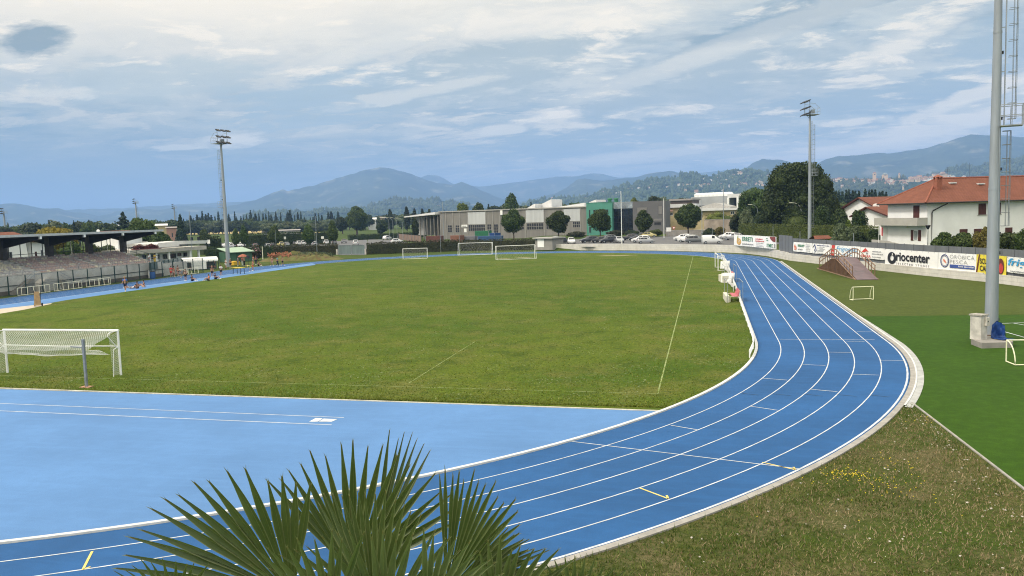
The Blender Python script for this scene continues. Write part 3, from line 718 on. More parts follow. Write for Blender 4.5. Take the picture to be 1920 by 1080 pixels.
bm = bmesh.new(); uvl = bm.loops.layers.uv.new('UVMap'); s = 0
fine = []
for a, b in zip(WALL, WALL[1:]):
    n = max(1, int((b-a).length/1.5)); ha, hb = wall_h(WALL.index(a)), wall_h(WALL.index(b))
    for k in range(n): fine.append((a.lerp(b, k/n), ha if ha == hb else ha+(hb-ha)*round(k/n*3)/3))
fine.append((WALL[-1], wall_h(len(WALL)-1)))
for (a, h, ), (b, h2) in zip(fine, fine[1:]):
    l = (b-a).length; nrm = Vector((-(b-a).y, (b-a).x, 0)).normalized()*.24; o = WALL[5]
    q = [a-o, b-o, b-o+Vector((0, 0, h)), a-o+Vector((0, 0, h))]; q[0].z = q[1].z = -.05
    def face(ps, uvs):
        f = bm.faces.new([bm.verts.new(p) for p in ps])
        for lp, u in zip(f.loops, uvs): lp[uvl].uv = u
    face(q, [(s, 0), (s+l, 0), (s+l, h), (s, h)])
    t_ = [q[3], q[2], q[2]+nrm, q[3]+nrm]; face(t_, [(s, .1), (s+l, .1), (s+l, .2), (s, .2)])
    face([q[1]+nrm, q[0]+nrm, q[3]+nrm, q[2]+nrm], [(s, 0), (s+l, 0), (s+l, h), (s, h)])
    face([q[1], q[1]+nrm, q[2]+nrm, q[2]], [(s, .1), (s, .1), (s, .1), (s, .1)])
    s += l
me = bpy.data.meshes.new('wall_blocks'); bm.to_mesh(me); bm.free(); me.materials.append(M_block); link('wall_blocks', me, rw)
mb = MB()
for (a, h), (b, h2) in zip(fine[::1], fine[1:]):
    pass
# grey sheet fence behind the wall
M_fence = mat('grey_fence_sheet', (.135, .145, .16), .65, .15, 1.5, streak=True)
M_fence2 = mat('grey_fence_post', (.07, .075, .085), .6, .15, 3)
M_mesh = None
fb = thing('sheet_fence', 'long grey sheet fence carrying the banners behind the white wall', 'fence', WALL[9])
fpts = []
i0 = [k for k, q in enumerate(WPX) if q[0] == 1440][0]
fs_ = on_wall(1457, 480, .30)
pts = [fs_]+[Vector((w.x+n.x*.30, w.y+n.y*.30, 0)) for w, n in list(zip(WALL, nn))[i0+1:]]
ZF = 3.38
zf = lambda px: ZF
segs = []
for a, b in zip(pts, pts[1:]):
    n = max(1, round((b-a).length/2.0))
    for k in range(n): segs.append((a.lerp(b, k/n), a.lerp(b, (k+1)/n)))
def ftop(p):
    px = proj((p.x, p.y, 3.0))[0]; return 3.62 if px < 1490 else 3.30
for a, b in segs:
    mb = MB(); o = WALL[9]; d = (b-a).normalized(); z1 = ftop((a+b)/2)
    nrm = Vector((-d.y, d.x, 0))*.02
    p, q = a-o+d*.04, b-o-d*.04
    mb.extrude([p+Vector((0, 0, .72)), q+Vector((0, 0, .72)), q+Vector((0, 0, z1)), p+Vector((0, 0, z1))], -nrm, nrm); mb.build('panel', M_fence, fb)
    mb = MB(); mb.box((a.x-o.x-.03, a.y-o.y-.03, .6), (a.x-o.x+.03, a.y-o.y+.03, z1+.06)); mb.build('post', M_fence2, fb)
# banners
M_ban = mat('banner_pvc', (.80, .80, .80), .55, .05, .6)
M_banY = mat('yellow_banner_pvc', (.70, .58, .06), .55, .06, 1)
INK = lambda n, c: mat('ink_'+n, c, .6, .05, 5)
def banner(label, pl_, pr_, m=None, off=.12, slack=.03):
    """pl_=(px, ytop, ybottom) of the left edge and pr_ of the right edge"""
    a = on_wall(pl_[0], (pl_[1]+pl_[2])/2, off); b = on_wall(pr_[0], (pr_[1]+pr_[2])/2, off)
    zl = (hz(a.x, a.y, pl_[2]), hz(a.x, a.y, pl_[1])); zr = (hz(b.x, b.y, pr_[2]), hz(b.x, b.y, pr_[1]))
    W = (b-a).length; z0 = (zl[0]+zr[0])/2; H = (zl[1]+zr[1])/2-z0
    t = thing('banner', label, 'banner', (a.x, a.y, z0), math.atan2(b.y-a.y, b.x-a.x), 'advertising banners along the wall')
    nu = 24; nv = 6; V = []; F = []
    for i in range(nu+1):
        for j in range(nv+1):
            u, v = i/nu, j/nv; V.append((u*W, slack*mnoise.noise(Vector((u*W*.9+a.x, v*1.2, a.y))), v*H-.03*math.sin(math.pi*u*3)*(1-v)*.5))
    for i in range(nu):
        for j in range(nv): F.append((i*(nv+1)+j, (i+1)*(nv+1)+j, (i+1)*(nv+1)+j+1, i*(nv+1)+j+1))
    mb = MB(); mb.add(V, F); o = mb.build('sheet', m or M_ban, t, fix=False)
    o.data.polygons.foreach_set('use_smooth', [True]*len(o.data.polygons))
    mb = MB()
    for x in np.arange(.15, W, 1.0):
        for z in (.06, H-.06): mb.tube([(x, -.05, z), (x, -.02, z)], .03, 6)
    mb.build('eyelet', M_galv, t)
    return t, W, H
def put(t, me, x, z, m, name='lettering', y=-.06, sx=1., sz=1.):
    me.materials.clear(); me.materials.append(m)
    o = link(name, me, t); o.location = (x, y, z); o.scale = (sx, 1, sz); return o
def fit_text(t, body, x0, x1, z0, h, m, offset=0., shear=0., space=1., name='lettering', y=-.06):
    me = text_mesh(body, 1.0, offset, shear, space); xs = [v.co.x for v in me.vertices]; zs = [v.co.z for v in me.vertices]
    sx = (x1-x0)/(max(xs)-min(xs)); sz = h/(max(zs)-min(zs))
    for v in me.vertices: v.co = ((v.co.x-min(xs))*sx, 0, (v.co.z-min(zs))*sz)
    return put(t, me, x0, z0, m, name, y)
def shape(t, pts, m, name='emblem', y=-.055): mb = MB(); mb.poly([(p[0], y, p[1]) for p in pts]); return mb.build(name, m, t, fix=False)
def ell(cx, cz, rx, rz, n=32, a0=0, a1=2*math.pi): return [(cx+rx*math.cos(a0+(a1-a0)*k/n), cz+rz*math.sin(a0+(a1-a0)*k/n)) for k in range(n)]
def annulus(t, cx, cz, rx, rz, k, m, name='emblem', y=-.055, k2=None, dx=0, dz=0):
    mb = MB(); n = 40; a = ell(cx, cz, rx, rz, n); b = ell(cx+dx, cz+dz, rx*k, rz*(k2 or k), n)
    for i in range(n): j = (i+1) % n; mb.quad((a[i][0], y, a[i][1]), (a[j][0], y, a[j][1]), (b[j][0], y, b[j][1]), (b[i][0], y, b[i][1]))
    return mb.build(name, m, t, fix=False)
def rows(t, x0, x1, zs, h, m, seed, name='fine_print'):
    """lines of print too small to read in the photograph, as broken bars"""
    rg = random.Random(seed); mb = MB()
    for z in zs:
        x = x0; e = x1-rg.random()*(x1-x0)*.25
        while x < e:
            w = h*rg.uniform(.5, 1.5); mb.quad((x, -.055, z), (min(x+w, e), -.055, z), (min(x+w, e), -.055, z+h*rg.uniform(.6, 1)), (x, -.055, z+h*rg.uniform(.6, 1))); x += w+h*rg.choice((.25, .25, .7))
    return mb.build(name, m, t, fix=False)
gr = INK('green', (.06, .22, .13)); rd = INK('red', (.55, .06, .05)); bk = INK('black', (.02, .022, .03)); nv_ = INK('navy', (.03, .05, .17)); gy = INK('grey', (.28, .29, .31)); og = INK('orange', (.62, .36, .10)); ol = INK('olive', (.30, .34, .10)); cy = INK('light_blue', (.04, .30, .58)); sal = INK('salmon', (.62, .22, .15)); blu = INK('blue', (.05, .09, .30)); mar = INK('maroon', (.13, .035, .03))
# ERRETI
t, W, H = banner('white banner reading ERRETI in green above the curve of the wall', (1376, 440.4, 461), (1455.5, 443, 465.5), off=.02)
annulus(t, W*.135, H*.38, W*.055, H*.30, .62, og); annulus(t, W*.135, H*.36, W*.028, H*.15, .45, og); shape(t, [(W*.085, H*.55), (W*.095, H*.80), (W*.118, H*.98), (W*.12, H*.78), (W*.108, H*.62)], ol)
fit_text(t, 'ERRETI', W*.225, W*.475, H*.46, H*.38, gr, .02)
rows(t, W*.22, W*.50, (H*.14,), H*.13, gy, 1); rows(t, W*.54, W*.76, (H*.68, H*.50), H*.10, rd, 2); rows(t, W*.56, W*.74, (H*.36, H*.20, H*.08), H*.06, gy, 3); rows(t, W*.79, W*.83, (H*.62, H*.78), H*.09, gr, 4)
shape(t, [(W*.86, H*.98), (W*.985, H*.98), (W*.985, H*.55), (W*.925, H*.60), (W*.88, H*.78)], INK('dark_red', (.20, .05, .05)), 'photo_print')
fit_text(t, 'ITMEC', W*.80, W*.94, H*.09, H*.30, gr, .02); shape(t, [(W*.965, H*.05), (W*.98, H*.05), (W*.98, H*.42), (W*.965, H*.42)], bk, 'edge_bar')
# flame banner
t, W, H = banner('white banner with an orange flame emblem, its lower edge loose', (1486, 453.5, 470.5), (1521.5, 456.2, 474.8), off=.12, slack=.08)
shape(t, [(W*.06, H*.20), (W*.05, H*.5), (W*.11, H*.85), (W*.12, H*.60), (W*.16, H*.62), (W*.19, H*.35), (W*.15, H*.15)], sal); shape(t, [(W*.09, H*.25), (W*.10, H*.48), (W*.13, H*.3)], M_ban, 'flame_core', -.065)
rows(t, W*.26, W*.62, (H*.55, H*.68), H*.14, gr, 5); rows(t, W*.26, W*.6, (H*.2,), H*.16, gy, 6); rows(t, W*.68, W*.92, (H*.78, H*.62, H*.46, H*.3, H*.14), H*.07, gy, 7)
# navy diamond banner
t, W, H = banner('white banner with a navy house shaped emblem and small print', (1521.8, 456.2, 474.8), (1556, 458.6, 477.8), off=.12)
mb = MB()
for a, b, w in (((W*.03, H*.60), (W*.16, H*.92), .11), ((W*.15, H*.92), (W*.24, H*.30), .13), ((W*.24, H*.32), (W*.14, H*.14), .10)): mb.bar((a[0], -.058, a[1]), (b[0], -.058, b[1]), w, .006)
mb.build('emblem', nv_, t); shape(t, [(W*.11, H*.30), (W*.13, H*.50), (W*.165, H*.30), (W*.14, H*.26)], nv_, 'emblem_drop'); shape(t, ell(W*.12, H*.07, .07, .06, 10), nv_, 'emblem_dot')
rows(t, W*.27, W*.97, (H*.80,), H*.10, nv_, 8); rows(t, W*.42, W*.72, (H*.66, H*.44), H*.07, gy, 9); rows(t, W*.28, W*.66, (H*.56, H*.34, H*.24, H*.06), H*.06, gy, 10)
# Frigogelo
t, W, H = banner('white banner with a red slanted band and light blue script Frigogelo', (1556.3, 458.6, 477.8), (1611.5, 463, 483.6), off=.12)
shape(t, [(W*.0, 0), (W*.05, H), (W*.16, H), (W*.12, 0)], rd, 'red_band'); shape(t, ell(W*.085, H*.28, W*.022, H*.09, 12), M_ban, 'flake', -.062)
fit_text(t, 'Frigogelo', W*.20, W*.92, H*.36, H*.54, cy, -.005, .35); rows(t, W*.22, W*.8, (H*.12,), H*.08, cy, 11)
# red bird
t, W, H = banner('white banner with a red folded bird emblem and red letters beside the bridge', (1611.8, 463, 483.6), (1657.5, 466.4, 487.6), off=.12)
shape(t, [(W*.05, H*.55), (W*.22, H*.95), (W*.36, H*.62), (W*.24, H*.66), (W*.2, H*.56)], rd); shape(t, [(W*.24, H*.40), (W*.30, H*.40), (W*.32, H*.54), (W*.27, H*.56)], gy, 'emblem_mark')
fit_text(t, 'EMARA', W*.05, W*.44, H*.10, H*.24, rd, .015); rows(t, W*.5, W*.9, (H*.64,), H*.1, gy, 12); rows(t, W*.5, W*.96, (H*.42,), H*.1, gy, 13); rows(t, W*.5, W*.86, (H*.16,), H*.09, gy, 14)
# Oriocenter
t, W, H = banner('wide white banner reading Oriocenter Selected Stores in black', (1657.8, 466.2, 496.3), (1756.8, 473.6, 507.2), off=.12)
annulus(t, W*.147, H*.47, W*.088, H*.37, .42, bk, k2=.44, dx=W*.002); shape(t, [(W*.145, H*.72), (W*.166, H*.78), (W*.172, H*.60), (W*.163, H*.66), (W*.155, H*.67)], M_ban, 'bird_cut', -.065)
fit_text(t, 'riocenter', W*.235, W*.865, H*.33, H*.52, bk, .028); fit_text(t, 'SELECTED STORES', W*.24, W*.855, H*.11, H*.115, bk, .006, 0, 1.6)
# Orobica Pesca
t, W, H = banner('white banner reading Orobica Pesca food specialist with a round fish emblem', (1757, 473.6, 507.2), (1828.5, 476.0, 512.2), off=.12)
annulus(t, W*.27*.7, H*.55, W*.115, H*.36, .86, nv_); annulus(t, W*.27*.7, H*.55, W*.088, H*.275, .93, nv_); shape(t, [(W*.15, H*.62), (W*.17, H*.66), (W*.21, H*.56), (W*.235, H*.46), (W*.225, H*.42), (W*.20, H*.45), (W*.16, H*.52)], sal, 'fish')
fit_text(t, 'OROBICA', W*.33, W*.96, H*.70, H*.20, gy, -.012, 0, 1.1); fit_text(t, 'PESCA', W*.33, W*.79, H*.44, H*.20, gy, -.012, 0, 1.1)
shape(t, [(W*.33, H*.20), (W*.97, H*.20), (W*.97, H*.38), (W*.33, H*.38)], blu, 'blue_box'); fit_text(t, 'food specialist', W*.56, W*.955, H*.235, H*.12, M_ban, .01, y=-.068)
# Scuola Calcio
t, W, H = banner('yellow banner reading Scuola Calcio, half hidden by the near mast', (1828.8, 476.0, 512.2), (1885, 481, 518.8), M_banY, off=.10)
shape(t, [(0, 0), (W*.10, H), (W*.14, H), (W*.045, 0)], mar, 'slanted_edge')
fit_text(t, 'SCUOLA', W*.14, W*.66, H*.53, H*.28, bk, .02); fit_text(t, 'CALCIO', W*.14, W*.66, H*.16, H*.28, bk, .02)
shape(t, ell(W*.83, H*.47, W*.11, H*.40, 30), mar, 'shield'); shape(t, ell(W*.845, H*.38, W*.065, H*.25, 24), rd, 'shield_field', -.062); shape(t, [(W*.845, H*.2), (W*.86, H*.2), (W*.86, H*.6), (W*.845, H*.6)], mar, 'shield_stripe', -.068)
# frig...
t, W, H = banner('white banner with light blue script cut off by the frame edge', (1885.6, 481, 509), (1985, 490, 523), off=.12)
fit_text(t, 'frigogelo', W*.03, W*.97, H*.30, H*.62, cy, .018, .2); rows(t, W*.08, W*.9, (H*.06,), H*.09, gy, 15)
# thin galvanised fence posts left of the banners, and poles
def slim_pole(label, px, pyb, pyt, D, z0, r=.05, cat='pole', m=None, top=None, group='slim poles round the grounds'):
    p = pol(px, pyb, D); t = thing('slim_pole', label, cat, (p.x, p.y, z0), 0, group); h = hz(p.x, p.y, pyt)-z0
    mb = MB(); mb.tube([(0, 0, 0), (0, 0, h)], [r, r*.7], 8); mb.build('shaft', m or M_galv, t, smooth=True)
    mb = MB(); mb.tube([(0, 0, 0), (0, 0, .25)], r*1.7, 8); mb.build('collar', M_steel, t)
    return t, h
def street_lamp(label, px, pyb, pyt, D, z0, reach, m=None, r=.06):
    p = pol(px, pyb, D); t = thing('street_lamp', label, 'street lamp', (p.x, p.y, z0), YAW, 'curved street lamps'); h = hz(p.x, p.y, pyt)-z0
    s = 1 if reach > 0 else -1; a = abs(reach)
    mb = MB(); mb.tube([(0, 0, 0), (0, 0, h-.9*a)]+[(s*a*(1-math.cos(k)), 0, h-.9*a+.9*a*math.sin(k)) for k in (.3, .6, .9, 1.2, 1.5)], [r, r*.8]+[r*.6]*5, 7); mb.build('post', m or M_galv, t, smooth=True)
    mb = MB(); mb.box((min(s*a*.85, s*(a+.65)), -.14, h-.07), (max(s*a*.85, s*(a+.65)), .14, h+.05)); mb.build('lantern', M_offwh, t)
slim_pole('tall white pole standing before the teal block', 1166, 455, 358, 172, ZP, .085, m=M_white)
slim_pole('tall white pole standing at the corner of the grey block', 1245, 440, 372, 210, ZP, .08, m=M_white)
slim_pole('tall pale pole standing at the tail of the white van', 1316.5, 455, 372, 168, ZP, .07)
slim_pole('tall lamp pole behind the white van', 1357, 442, 348, 215, ZP, .11)
slim_pole('short fence pole between the white van and the silver car', 1335.5, 437, 424, 190, ZP, .05)
slim_pole('thin pole in the car park beside the dark hatchbacks', 1105, 455, 420, 200, ZP, .04)
slim_pole('thin post rising behind the banner beside the red car', 1449.5, 443, 423, 158, ZP, .05)
slim_pole('short grey post on the fence under the white street lamp', 1500, 452, 433, 149, ZP, .06)
slim_pole('pale post rising from the fence behind the Frigogelo banner', 1600.5, 462, 437, 118, ZP, .05)
slim_pole('thin pole standing between the hedge and the small goal', 827, 480, 440, 186, 0, .045)
slim_pole('tall pale pole at the corner of the grey factory', 832.5, 452, 378, 265, 0, .11)
slim_pole('white flagpole behind the clubhouse roof', 358.5, 456, 396, 168, 0, .06)
slim_pole('pale wooden post before the pink flowering hedge', 493, 486.5, 462, 181, 0, .09, m=M_offwh)
slim_pole('slim lamp pole behind the left car park', 594.5, 472, 405, 190, 0, .06)
slim_pole('grey lamp pole in the left car park beside the hornbeam', 517.5, 457, 430, 235, 0, .05)
slim_pole('grey lamp pole between the hornbeams of the left car park', 591, 453, 436, 240, 0, .06)
slim_pole('thin mast on the factory roof', 973.5, 395, 376, 290, 9.5, .06)
street_lamp('white curved street lamp beside the tall mast and the hedge', 1502, 441, 379.5, 185, ZP, -1.9, M_white)
street_lamp('grey curved street lamp rising from the hedge behind the black car', 1420.5, 436, 383, 205, ZP, -1.6)
for k, (px, yt, lab) in enumerate(((730.5, 407.5, 'leftmost of the curved lamps before the canopy yard'), (737.5, 408, 'second from the left of the curved lamps before the canopy yard'), (745, 408, 'third from the left of the curved lamps before the canopy yard'), (755.5, 408.5, 'rightmost of the curved lamps before the canopy yard'))):
    street_lamp(lab, px, 448, yt, 275+4*k, 0, -1.6)
t, h = slim_pole('black lantern post before the white house wall', 1739.5, 470, 430, 104, ZP, .05, 'lamp post', M_dark)
mb = MB(); mb.lathe([(.08, h), (.28, h+.42), (.30, h+.46), (.05, h+.5)], 8); mb.build('lantern', M_glass, t)
t, h = slim_pole('flagpole with a red and white flag before the white house', 1647.5, 464, 421, 112, ZP, .035, 'flagpole', M_white)
bm = bmesh.new(); gv = [[bm.verts.new((.05+.42*i/8+.0, .06*math.sin(i*.9), h-.1-1.15*(1-i/8*.1)*(1-j/3)-.35*i/8)) for j in range(4)] for i in range(9)]
for i in range(8):
    for j in range(3): f = bm.faces.new((gv[i][j], gv[i+1][j], gv[i+1][j+1], gv[i][j+1])); f.material_index = 0 if i < 3 else (1 if i < 5 else 2)
me = bpy.data.meshes.new('flag'); bm.to_mesh(me); bm.free(); [me.materials.append(m) for m in (mat('flag_white', (.7, .7, .7), .8), mat('flag_pink', (.66, .5, .5), .8), mat('flag_red', (.55, .04, .05), .8))]; link('flag', me, t)
# ---------------------------------------------------------------- buildings
class Fac:
    """a building set out from its front: A is the left end, B the right end of the front on the ground"""
    def __init__(s, name, label, cat, A, B, z0=0., group=None):
        s.A = Vector((A[0], A[1], 0)); B = Vector((B[0], B[1], 0)); s.e = (B-s.A).normalized(); s.W = (B-s.A).length; s.z0 = z0
        s.n = Vector((-s.e.y, s.e.x, 0)); s.rz = math.atan2(s.e.y, s.e.x)
        s.t = thing(name, label, cat, (A[0], A[1], z0), s.rz, group)
    def xz(s, px, py, y=0.):
        o = s.A+s.n*y; d = ray(px, py); t = ((o.x-CX)*s.n.x+(o.y-CY)*s.n.y)/(d.x*s.n.x+d.y*s.n.y)
        P = Vector((CX+t*d.x, CY+t*d.y, CH+t*d.z)); return (P-o).dot(s.e), P.z-s.z0
    def rect(s, px0, py0, px1, py1):
        c = (py0+py1)/2; m = (px0+px1)/2
        return s.xz(px0, c)[0], s.xz(px1, c)[0], s.xz(m, py1)[1], s.xz(m, py0)[1]
    def box(s, name, x0, x1, y0, y1, z0, z1, m, parent=None):
        mb = MB(); mb.box((x0, y0, z0), (x1, y1, z1)); return mb.build(name, m, parent or s.t)
    def slab(s, name, r, m, d=.06, parent=None, proud=None):
        return s.box(name, r[0], r[1], -d, .02, r[2], r[3], m, parent)
    def window(s, r, frame=None, nx=2, ny=1, fw=.07, glass=None, name='window'):
        """frame proud of the wall, panes set back in it"""
        x0, x1, z0, z1 = r; mb = MB(); f = frame or M_steel
        mb.box((x0, -.07, z0), (x0+fw, .0, z1)); mb.box((x1-fw, -.07, z0), (x1, .0, z1)); mb.box((x0+fw, -.068, z0), (x1-fw, .0, z0+fw)); mb.box((x0+fw, -.068, z1-fw), (x1-fw, .0, z1))
        for k in range(1, nx): x = x0+(x1-x0)*k/nx; mb.box((x-fw*.4, -.06, z0+fw), (x+fw*.4, .0, z1-fw))
        for k in range(1, ny): z = z0+(z1-z0)*k/ny; mb.box((x0+fw, -.058, z-fw*.4), (x1-fw, .0, z+fw*.4))
        o = mb.build(name, f, s.t)
        mb = MB(); mb.quad((x0+.01, -.02, z0+.01), (x1-.01, -.02, z0+.01), (x1-.01, -.02, z1-.01), (x0+.01, -.02, z1-.01)); mb.build('pane', glass or M_glass, o, fix=False)
        return o
M_plaster = mat('white_plaster', (.80, .80, .79), .9, .06, .6, bump=.05)
def tilemat(name, col):
    m, nt, b = newmat(name)
    tc = nt.nodes.new('ShaderNodeUVMap')
    w = nt.nodes.new('ShaderNodeTexWave'); w.bands_direction = 'X'; w.inputs['Scale'].default_value = 1.45; w.inputs['Distortion'].default_value = .15; lk(nt, tc.outputs[0], w.inputs['Vector'])
    w2 = nt.nodes.new('ShaderNodeTexWave'); w2.bands_direction = 'Y'; w2.wave_profile = 'SAW'; w2.inputs['Scale'].default_value = .85; w2.inputs['Distortion'].default_value = .3; lk(nt, tc.outputs[0], w2.inputs['Vector'])
    p = pos(nt); n = noise_node(nt, p, .7, 6, .7); n2 = noise_node(nt, p, 6, 3, .7)
    c = mixc(nt, remap(nt, n.outputs[0], .3, .7), sc(col, .78), sc(col, 1.15)); c = mixc(nt, remap(nt, n2.outputs[0], .45, .75, 0, .6), c, sc(col, .6))
    c = mixc(nt, remap(nt, w.outputs[1], 0, .45, .5, 0), c, sc(col, .35)); c = mixc(nt, remap(nt, w2.outputs[1], 0, .22, .45, 0), c, sc(col, .35))
    lk(nt, c, b.inputs['Base Color']); b.inputs['Roughness'].default_value = .85; b.inputs['Specular IOR Level'].default_value = .15
    ad = nt.nodes.new('ShaderNodeMath'); ad.operation = 'ADD'; lk(nt, w.outputs[1], ad.inputs[0]); lk(nt, w2.outputs[1], ad.inputs[1]); bumpn(nt, b, ad.outputs[0], .7, .06)
    return m
M_tile = tilemat('terracotta_tiles', (.225, .088, .058))
M_shut = mat('brown_shutter', (.085, .028, .022), .6, .15, 3)
M_gut = mat('dark_gutter', (.03, .028, .028), .5, .15, 3)
def roof_mesh(planes, th=.14):
    """each plane: 3-4 corners, the first two along its eave; metric UVs run along eave and up the slope"""
    bm = bmesh.new(); uvl = bm.loops.layers.uv.new('UVMap')
    for pl_ in planes:
        P = [Vector(p) for p in pl_]; ex = (P[1]-P[0]).normalized(); nrm = ex.cross(P[2]-P[0]).normalized(); ey = nrm.cross(ex)
        if nrm.z < 0: nrm = -nrm
        f = bm.faces.new([bm.verts.new(p) for p in P])
        for l, p in zip(f.loops, P): l[uvl].uv = ((p-P[0]).dot(ex), (p-P[0]).dot(ey))
        f2 = bm.faces.new([bm.verts.new(p-Vector((0, 0, th))) for p in reversed(P)])
        q0, q1 = P[0], P[1]; dn = Vector((0, 0, th)); f3 = bm.faces.new([bm.verts.new(p) for p in (q0-dn, q1-dn, q1, q0)])
    me = bpy.data.meshes.new('roof'); bm.to_mesh(me); bm.free(); return me
# the white house
HC = pol(1738, 440, 119.); az = math.atan2(HC.y-CY, HC.x-CX); er = Vector((math.cos(az-math.pi/2+R_(36)), math.sin(az-math.pi/2+R_(36)), 0))
h = Fac('white_house', 'white two storey house with a wide red tiled hip roof and brown shutters', 'house', (HC.x, HC.y), (HC.x+er.x*26, HC.y+er.y*26), ZP)
# depth of the left wall from where its far edge is seen
Dl = 4.
while proj(Vector((HC.x, HC.y, 4))+h.n*Dl)[0] > 1664.5 and Dl < 40: Dl += .1
EZ = 7.35; W = 26.
mb = MB(); mb.box((0, 0, 0), (W, Dl, EZ)); mb.build('wall', M_plaster, h.t)
ov = 1.0; rise = 3.1; q = Dl/2
e_ = [(-ov, -ov, EZ-.12), (W+ov, -ov, EZ-.12), (W+ov, Dl+ov, EZ-.12), (-ov, Dl+ov, EZ-.12)]; r0 = (q+.2, q, EZ+rise); r1 = (W-q, q, EZ+rise)
rme = roof_mesh([(e_[0], e_[1], r1, r0), (e_[3], e_[0], r0), (e_[2], e_[3], r0, r1), (e_[1], e_[2], r1)], .16); rme.materials.append(M_tile); roof = link('roof', rme, h.t)
mb = MB(); mb.tube([e_[0], Vector(e_[0]).lerp(Vector(r0), .5), r0], .13, 6); mb.tube([e_[3], r0], .13, 6); mb.tube([r0, r1], .14, 6); mb.build('ridge_tiles', mat('ridge_tile', (.24, .08, .05), .85, .3, 3), roof)
mb = MB(); mb.tube([(-ov, -ov, EZ-.2), (W+ov, -ov, EZ-.2)], .09, 6); mb.tube([(-ov-.02, -ov, EZ-.2), (-ov-.02, Dl+ov, EZ-.2)], .09, 6); mb.build('gutter', M_gut, roof)
mb = MB(); mb.tube([(2.2, -ov, EZ-.3), (1.9, -ov*.7, EZ-.5), (.75, -.12, EZ-1.2), (.62, -.1, EZ-1.5), (.62, -.1, 0)], .075, 7); mb.build('downpipe', M_gut, h.t)
def chimney(x, y, w, hgt, parent, zb):
    mb = MB(); mb.box((x-w/2, y-w/2, zb-.8), (x+w/2, y+w/2, zb+hgt)); c = mb.build('chimney', mat('chimney_brick', (.26, .095, .06), .9, .2, 4), parent)
    mb = MB()
    for sx in (-1, 1):
        for sy in (-1, 1): mb.box((x+sx*w*.4-.09, y+sy*w*.4-.09, zb+hgt), (x+sx*w*.4+.09, y+sy*w*.4+.09, zb+hgt+.3))
    k = w*.68; z = zb+hgt+.3; mb.add([(x-k, y-k, z), (x+k, y-k, z), (x+k, y+k, z), (x-k, y+k, z), (x, y, z+.35)], [(0, 3, 2, 1), (0, 1, 4), (1, 2, 4), (2, 3, 4), (3, 0, 4)]); mb.build('chimney_cap', M_tile if False else MATS['ridge_tile'], c)
xx, zz = h.xz(1758, 368, 1.9); chimney(xx, 1.9, .75, 1.15, roof, EZ+rise*(1.9+ov)/(q+ov))
for px, y in ((1785, q-1.2), (1838, q-1.6)):
    x_, _ = h.xz(px, 349, y); z_ = EZ+rise*(y+ov)/(q+ov); mb = MB(); mb.box((x_-.45, y-.35, z_-.05), (x_+.45, y+.35, z_+.1)); mb.build('skylight', mat('skylight_metal', (.6, .6, .6), .4, .1, 4), roof)
mb = MB(); x_, _ = h.xz(1776, 345, q); mb.tube([(x_, q, EZ+rise-.1), (x_, q, EZ+rise+1.5)], .012, 5)
for k in range(5): mb.tube([(x_-.45+.06*k, q, EZ+rise+.9+.13*k), (x_+.45-.06*k, q, EZ+rise+.9+.13*k)], .008, 4)
x_, _ = h.xz(1817, 343, q); mb.tube([(x_, q, EZ+rise-.1), (x_, q, EZ+rise+2.0)], .014, 5); mb.tube([(x_-.3, q, EZ+rise+1.7), (x_+.3, q, EZ+rise+1.7)], .01, 4); mb.build('aerial', M_dark, roof)
def shutter_window(px0, py0, px1, py1, closed=True):
    r = h.rect(px0, py0, px1, py1); mb = MB(); m_ = (r[0]+r[1])/2
    for a, b in ((r[0], m_-.01), (m_+.01, r[1])):
        mb.box((a, -.06, r[2]), (b, -.01, r[3]))
        for k in range(1, 12): z = r[2]+(r[3]-r[2])*k/12; mb.box((a+.06, -.075, z-.02), (b-.06, -.06, z+.025))
    o = mb.build('window', M_shut, h.t); mb = MB(); mb.box((r[0]-.12, -.14, r[2]-.09), (r[1]+.12, -.002, r[2]-.012)); mb.build('sill', M_conc, o)
for a in ((1834.5, 381.5, 1848.5, 402.5), (1872, 380, 1876, 401), (1799, 429.5, 1813.5, 450), (1826, 429, 1840, 450), (1884.5, 426.5, 1897.5, 449)): shutter_window(*a)
# left wall, in its own frame: runs along +y at x = 0
def leftxz(px, py):
    o = h.A; nn2 = h.e; d = ray(px, py); t = ((o.x-CX)*nn2.x+(o.y-CY)*nn2.y)/(d.x*nn2.x+d.y*nn2.y)
    P = Vector((CX+t*d.x, CY+t*d.y, CH+t*d.z)); return (P-o).dot(h.n), P.z-ZP
y0, _ = leftxz(1724, 397); y1, _ = leftxz(1713, 397); zt = leftxz(1718, 385.5)[1]; zb = leftxz(1718, 410)[1]
mb = MB(); mb.box((-.06, y0, zb), (-.005, y1, zt)); mb.box((-.075, (y0+y1)/2-.03, zb), (-.06, (y0+y1)/2+.03, zt)); mb.build('balcony_door', M_shut, h.t)
ya, _ = leftxz(1727, 440); yb, _ = leftxz(1708.5, 440); z1 = leftxz(1717, 431.5)[1]; z0 = leftxz(1717, 451)[1]; k = (yb-ya)*.27
o = MB().box((-.05, ya+k, z0), (-.002, yb-k, z1)).build('window', M_white, h.t)
mb = MB(); mb.quad((-.055, ya+k+.1, z0+.1), (-.055, yb-k-.1, z0+.1), (-.055, yb-k-.1, z1-.1), (-.055, ya+k+.1, z1-.1)); mb.build('pane', mat('curtained_glass', (.3, .32, .32), .15, .2, 3), o, fix=False)
for a, b in ((ya, ya+k-.02), (yb-k+.02, yb)): MB().box((-.07, a, z0-.02), (-.003, b, z1+.02)).build('shutter', M_shut, o)
zb0 = leftxz(1690, 422.3)[1]; zb1 = leftxz(1690, 408)[1]; M_balc = mat('balcony_concrete', (.36, .35, .32), .9, .1, .8)
mb = MB(); X0 = -1.5; Y1 = Dl+.9
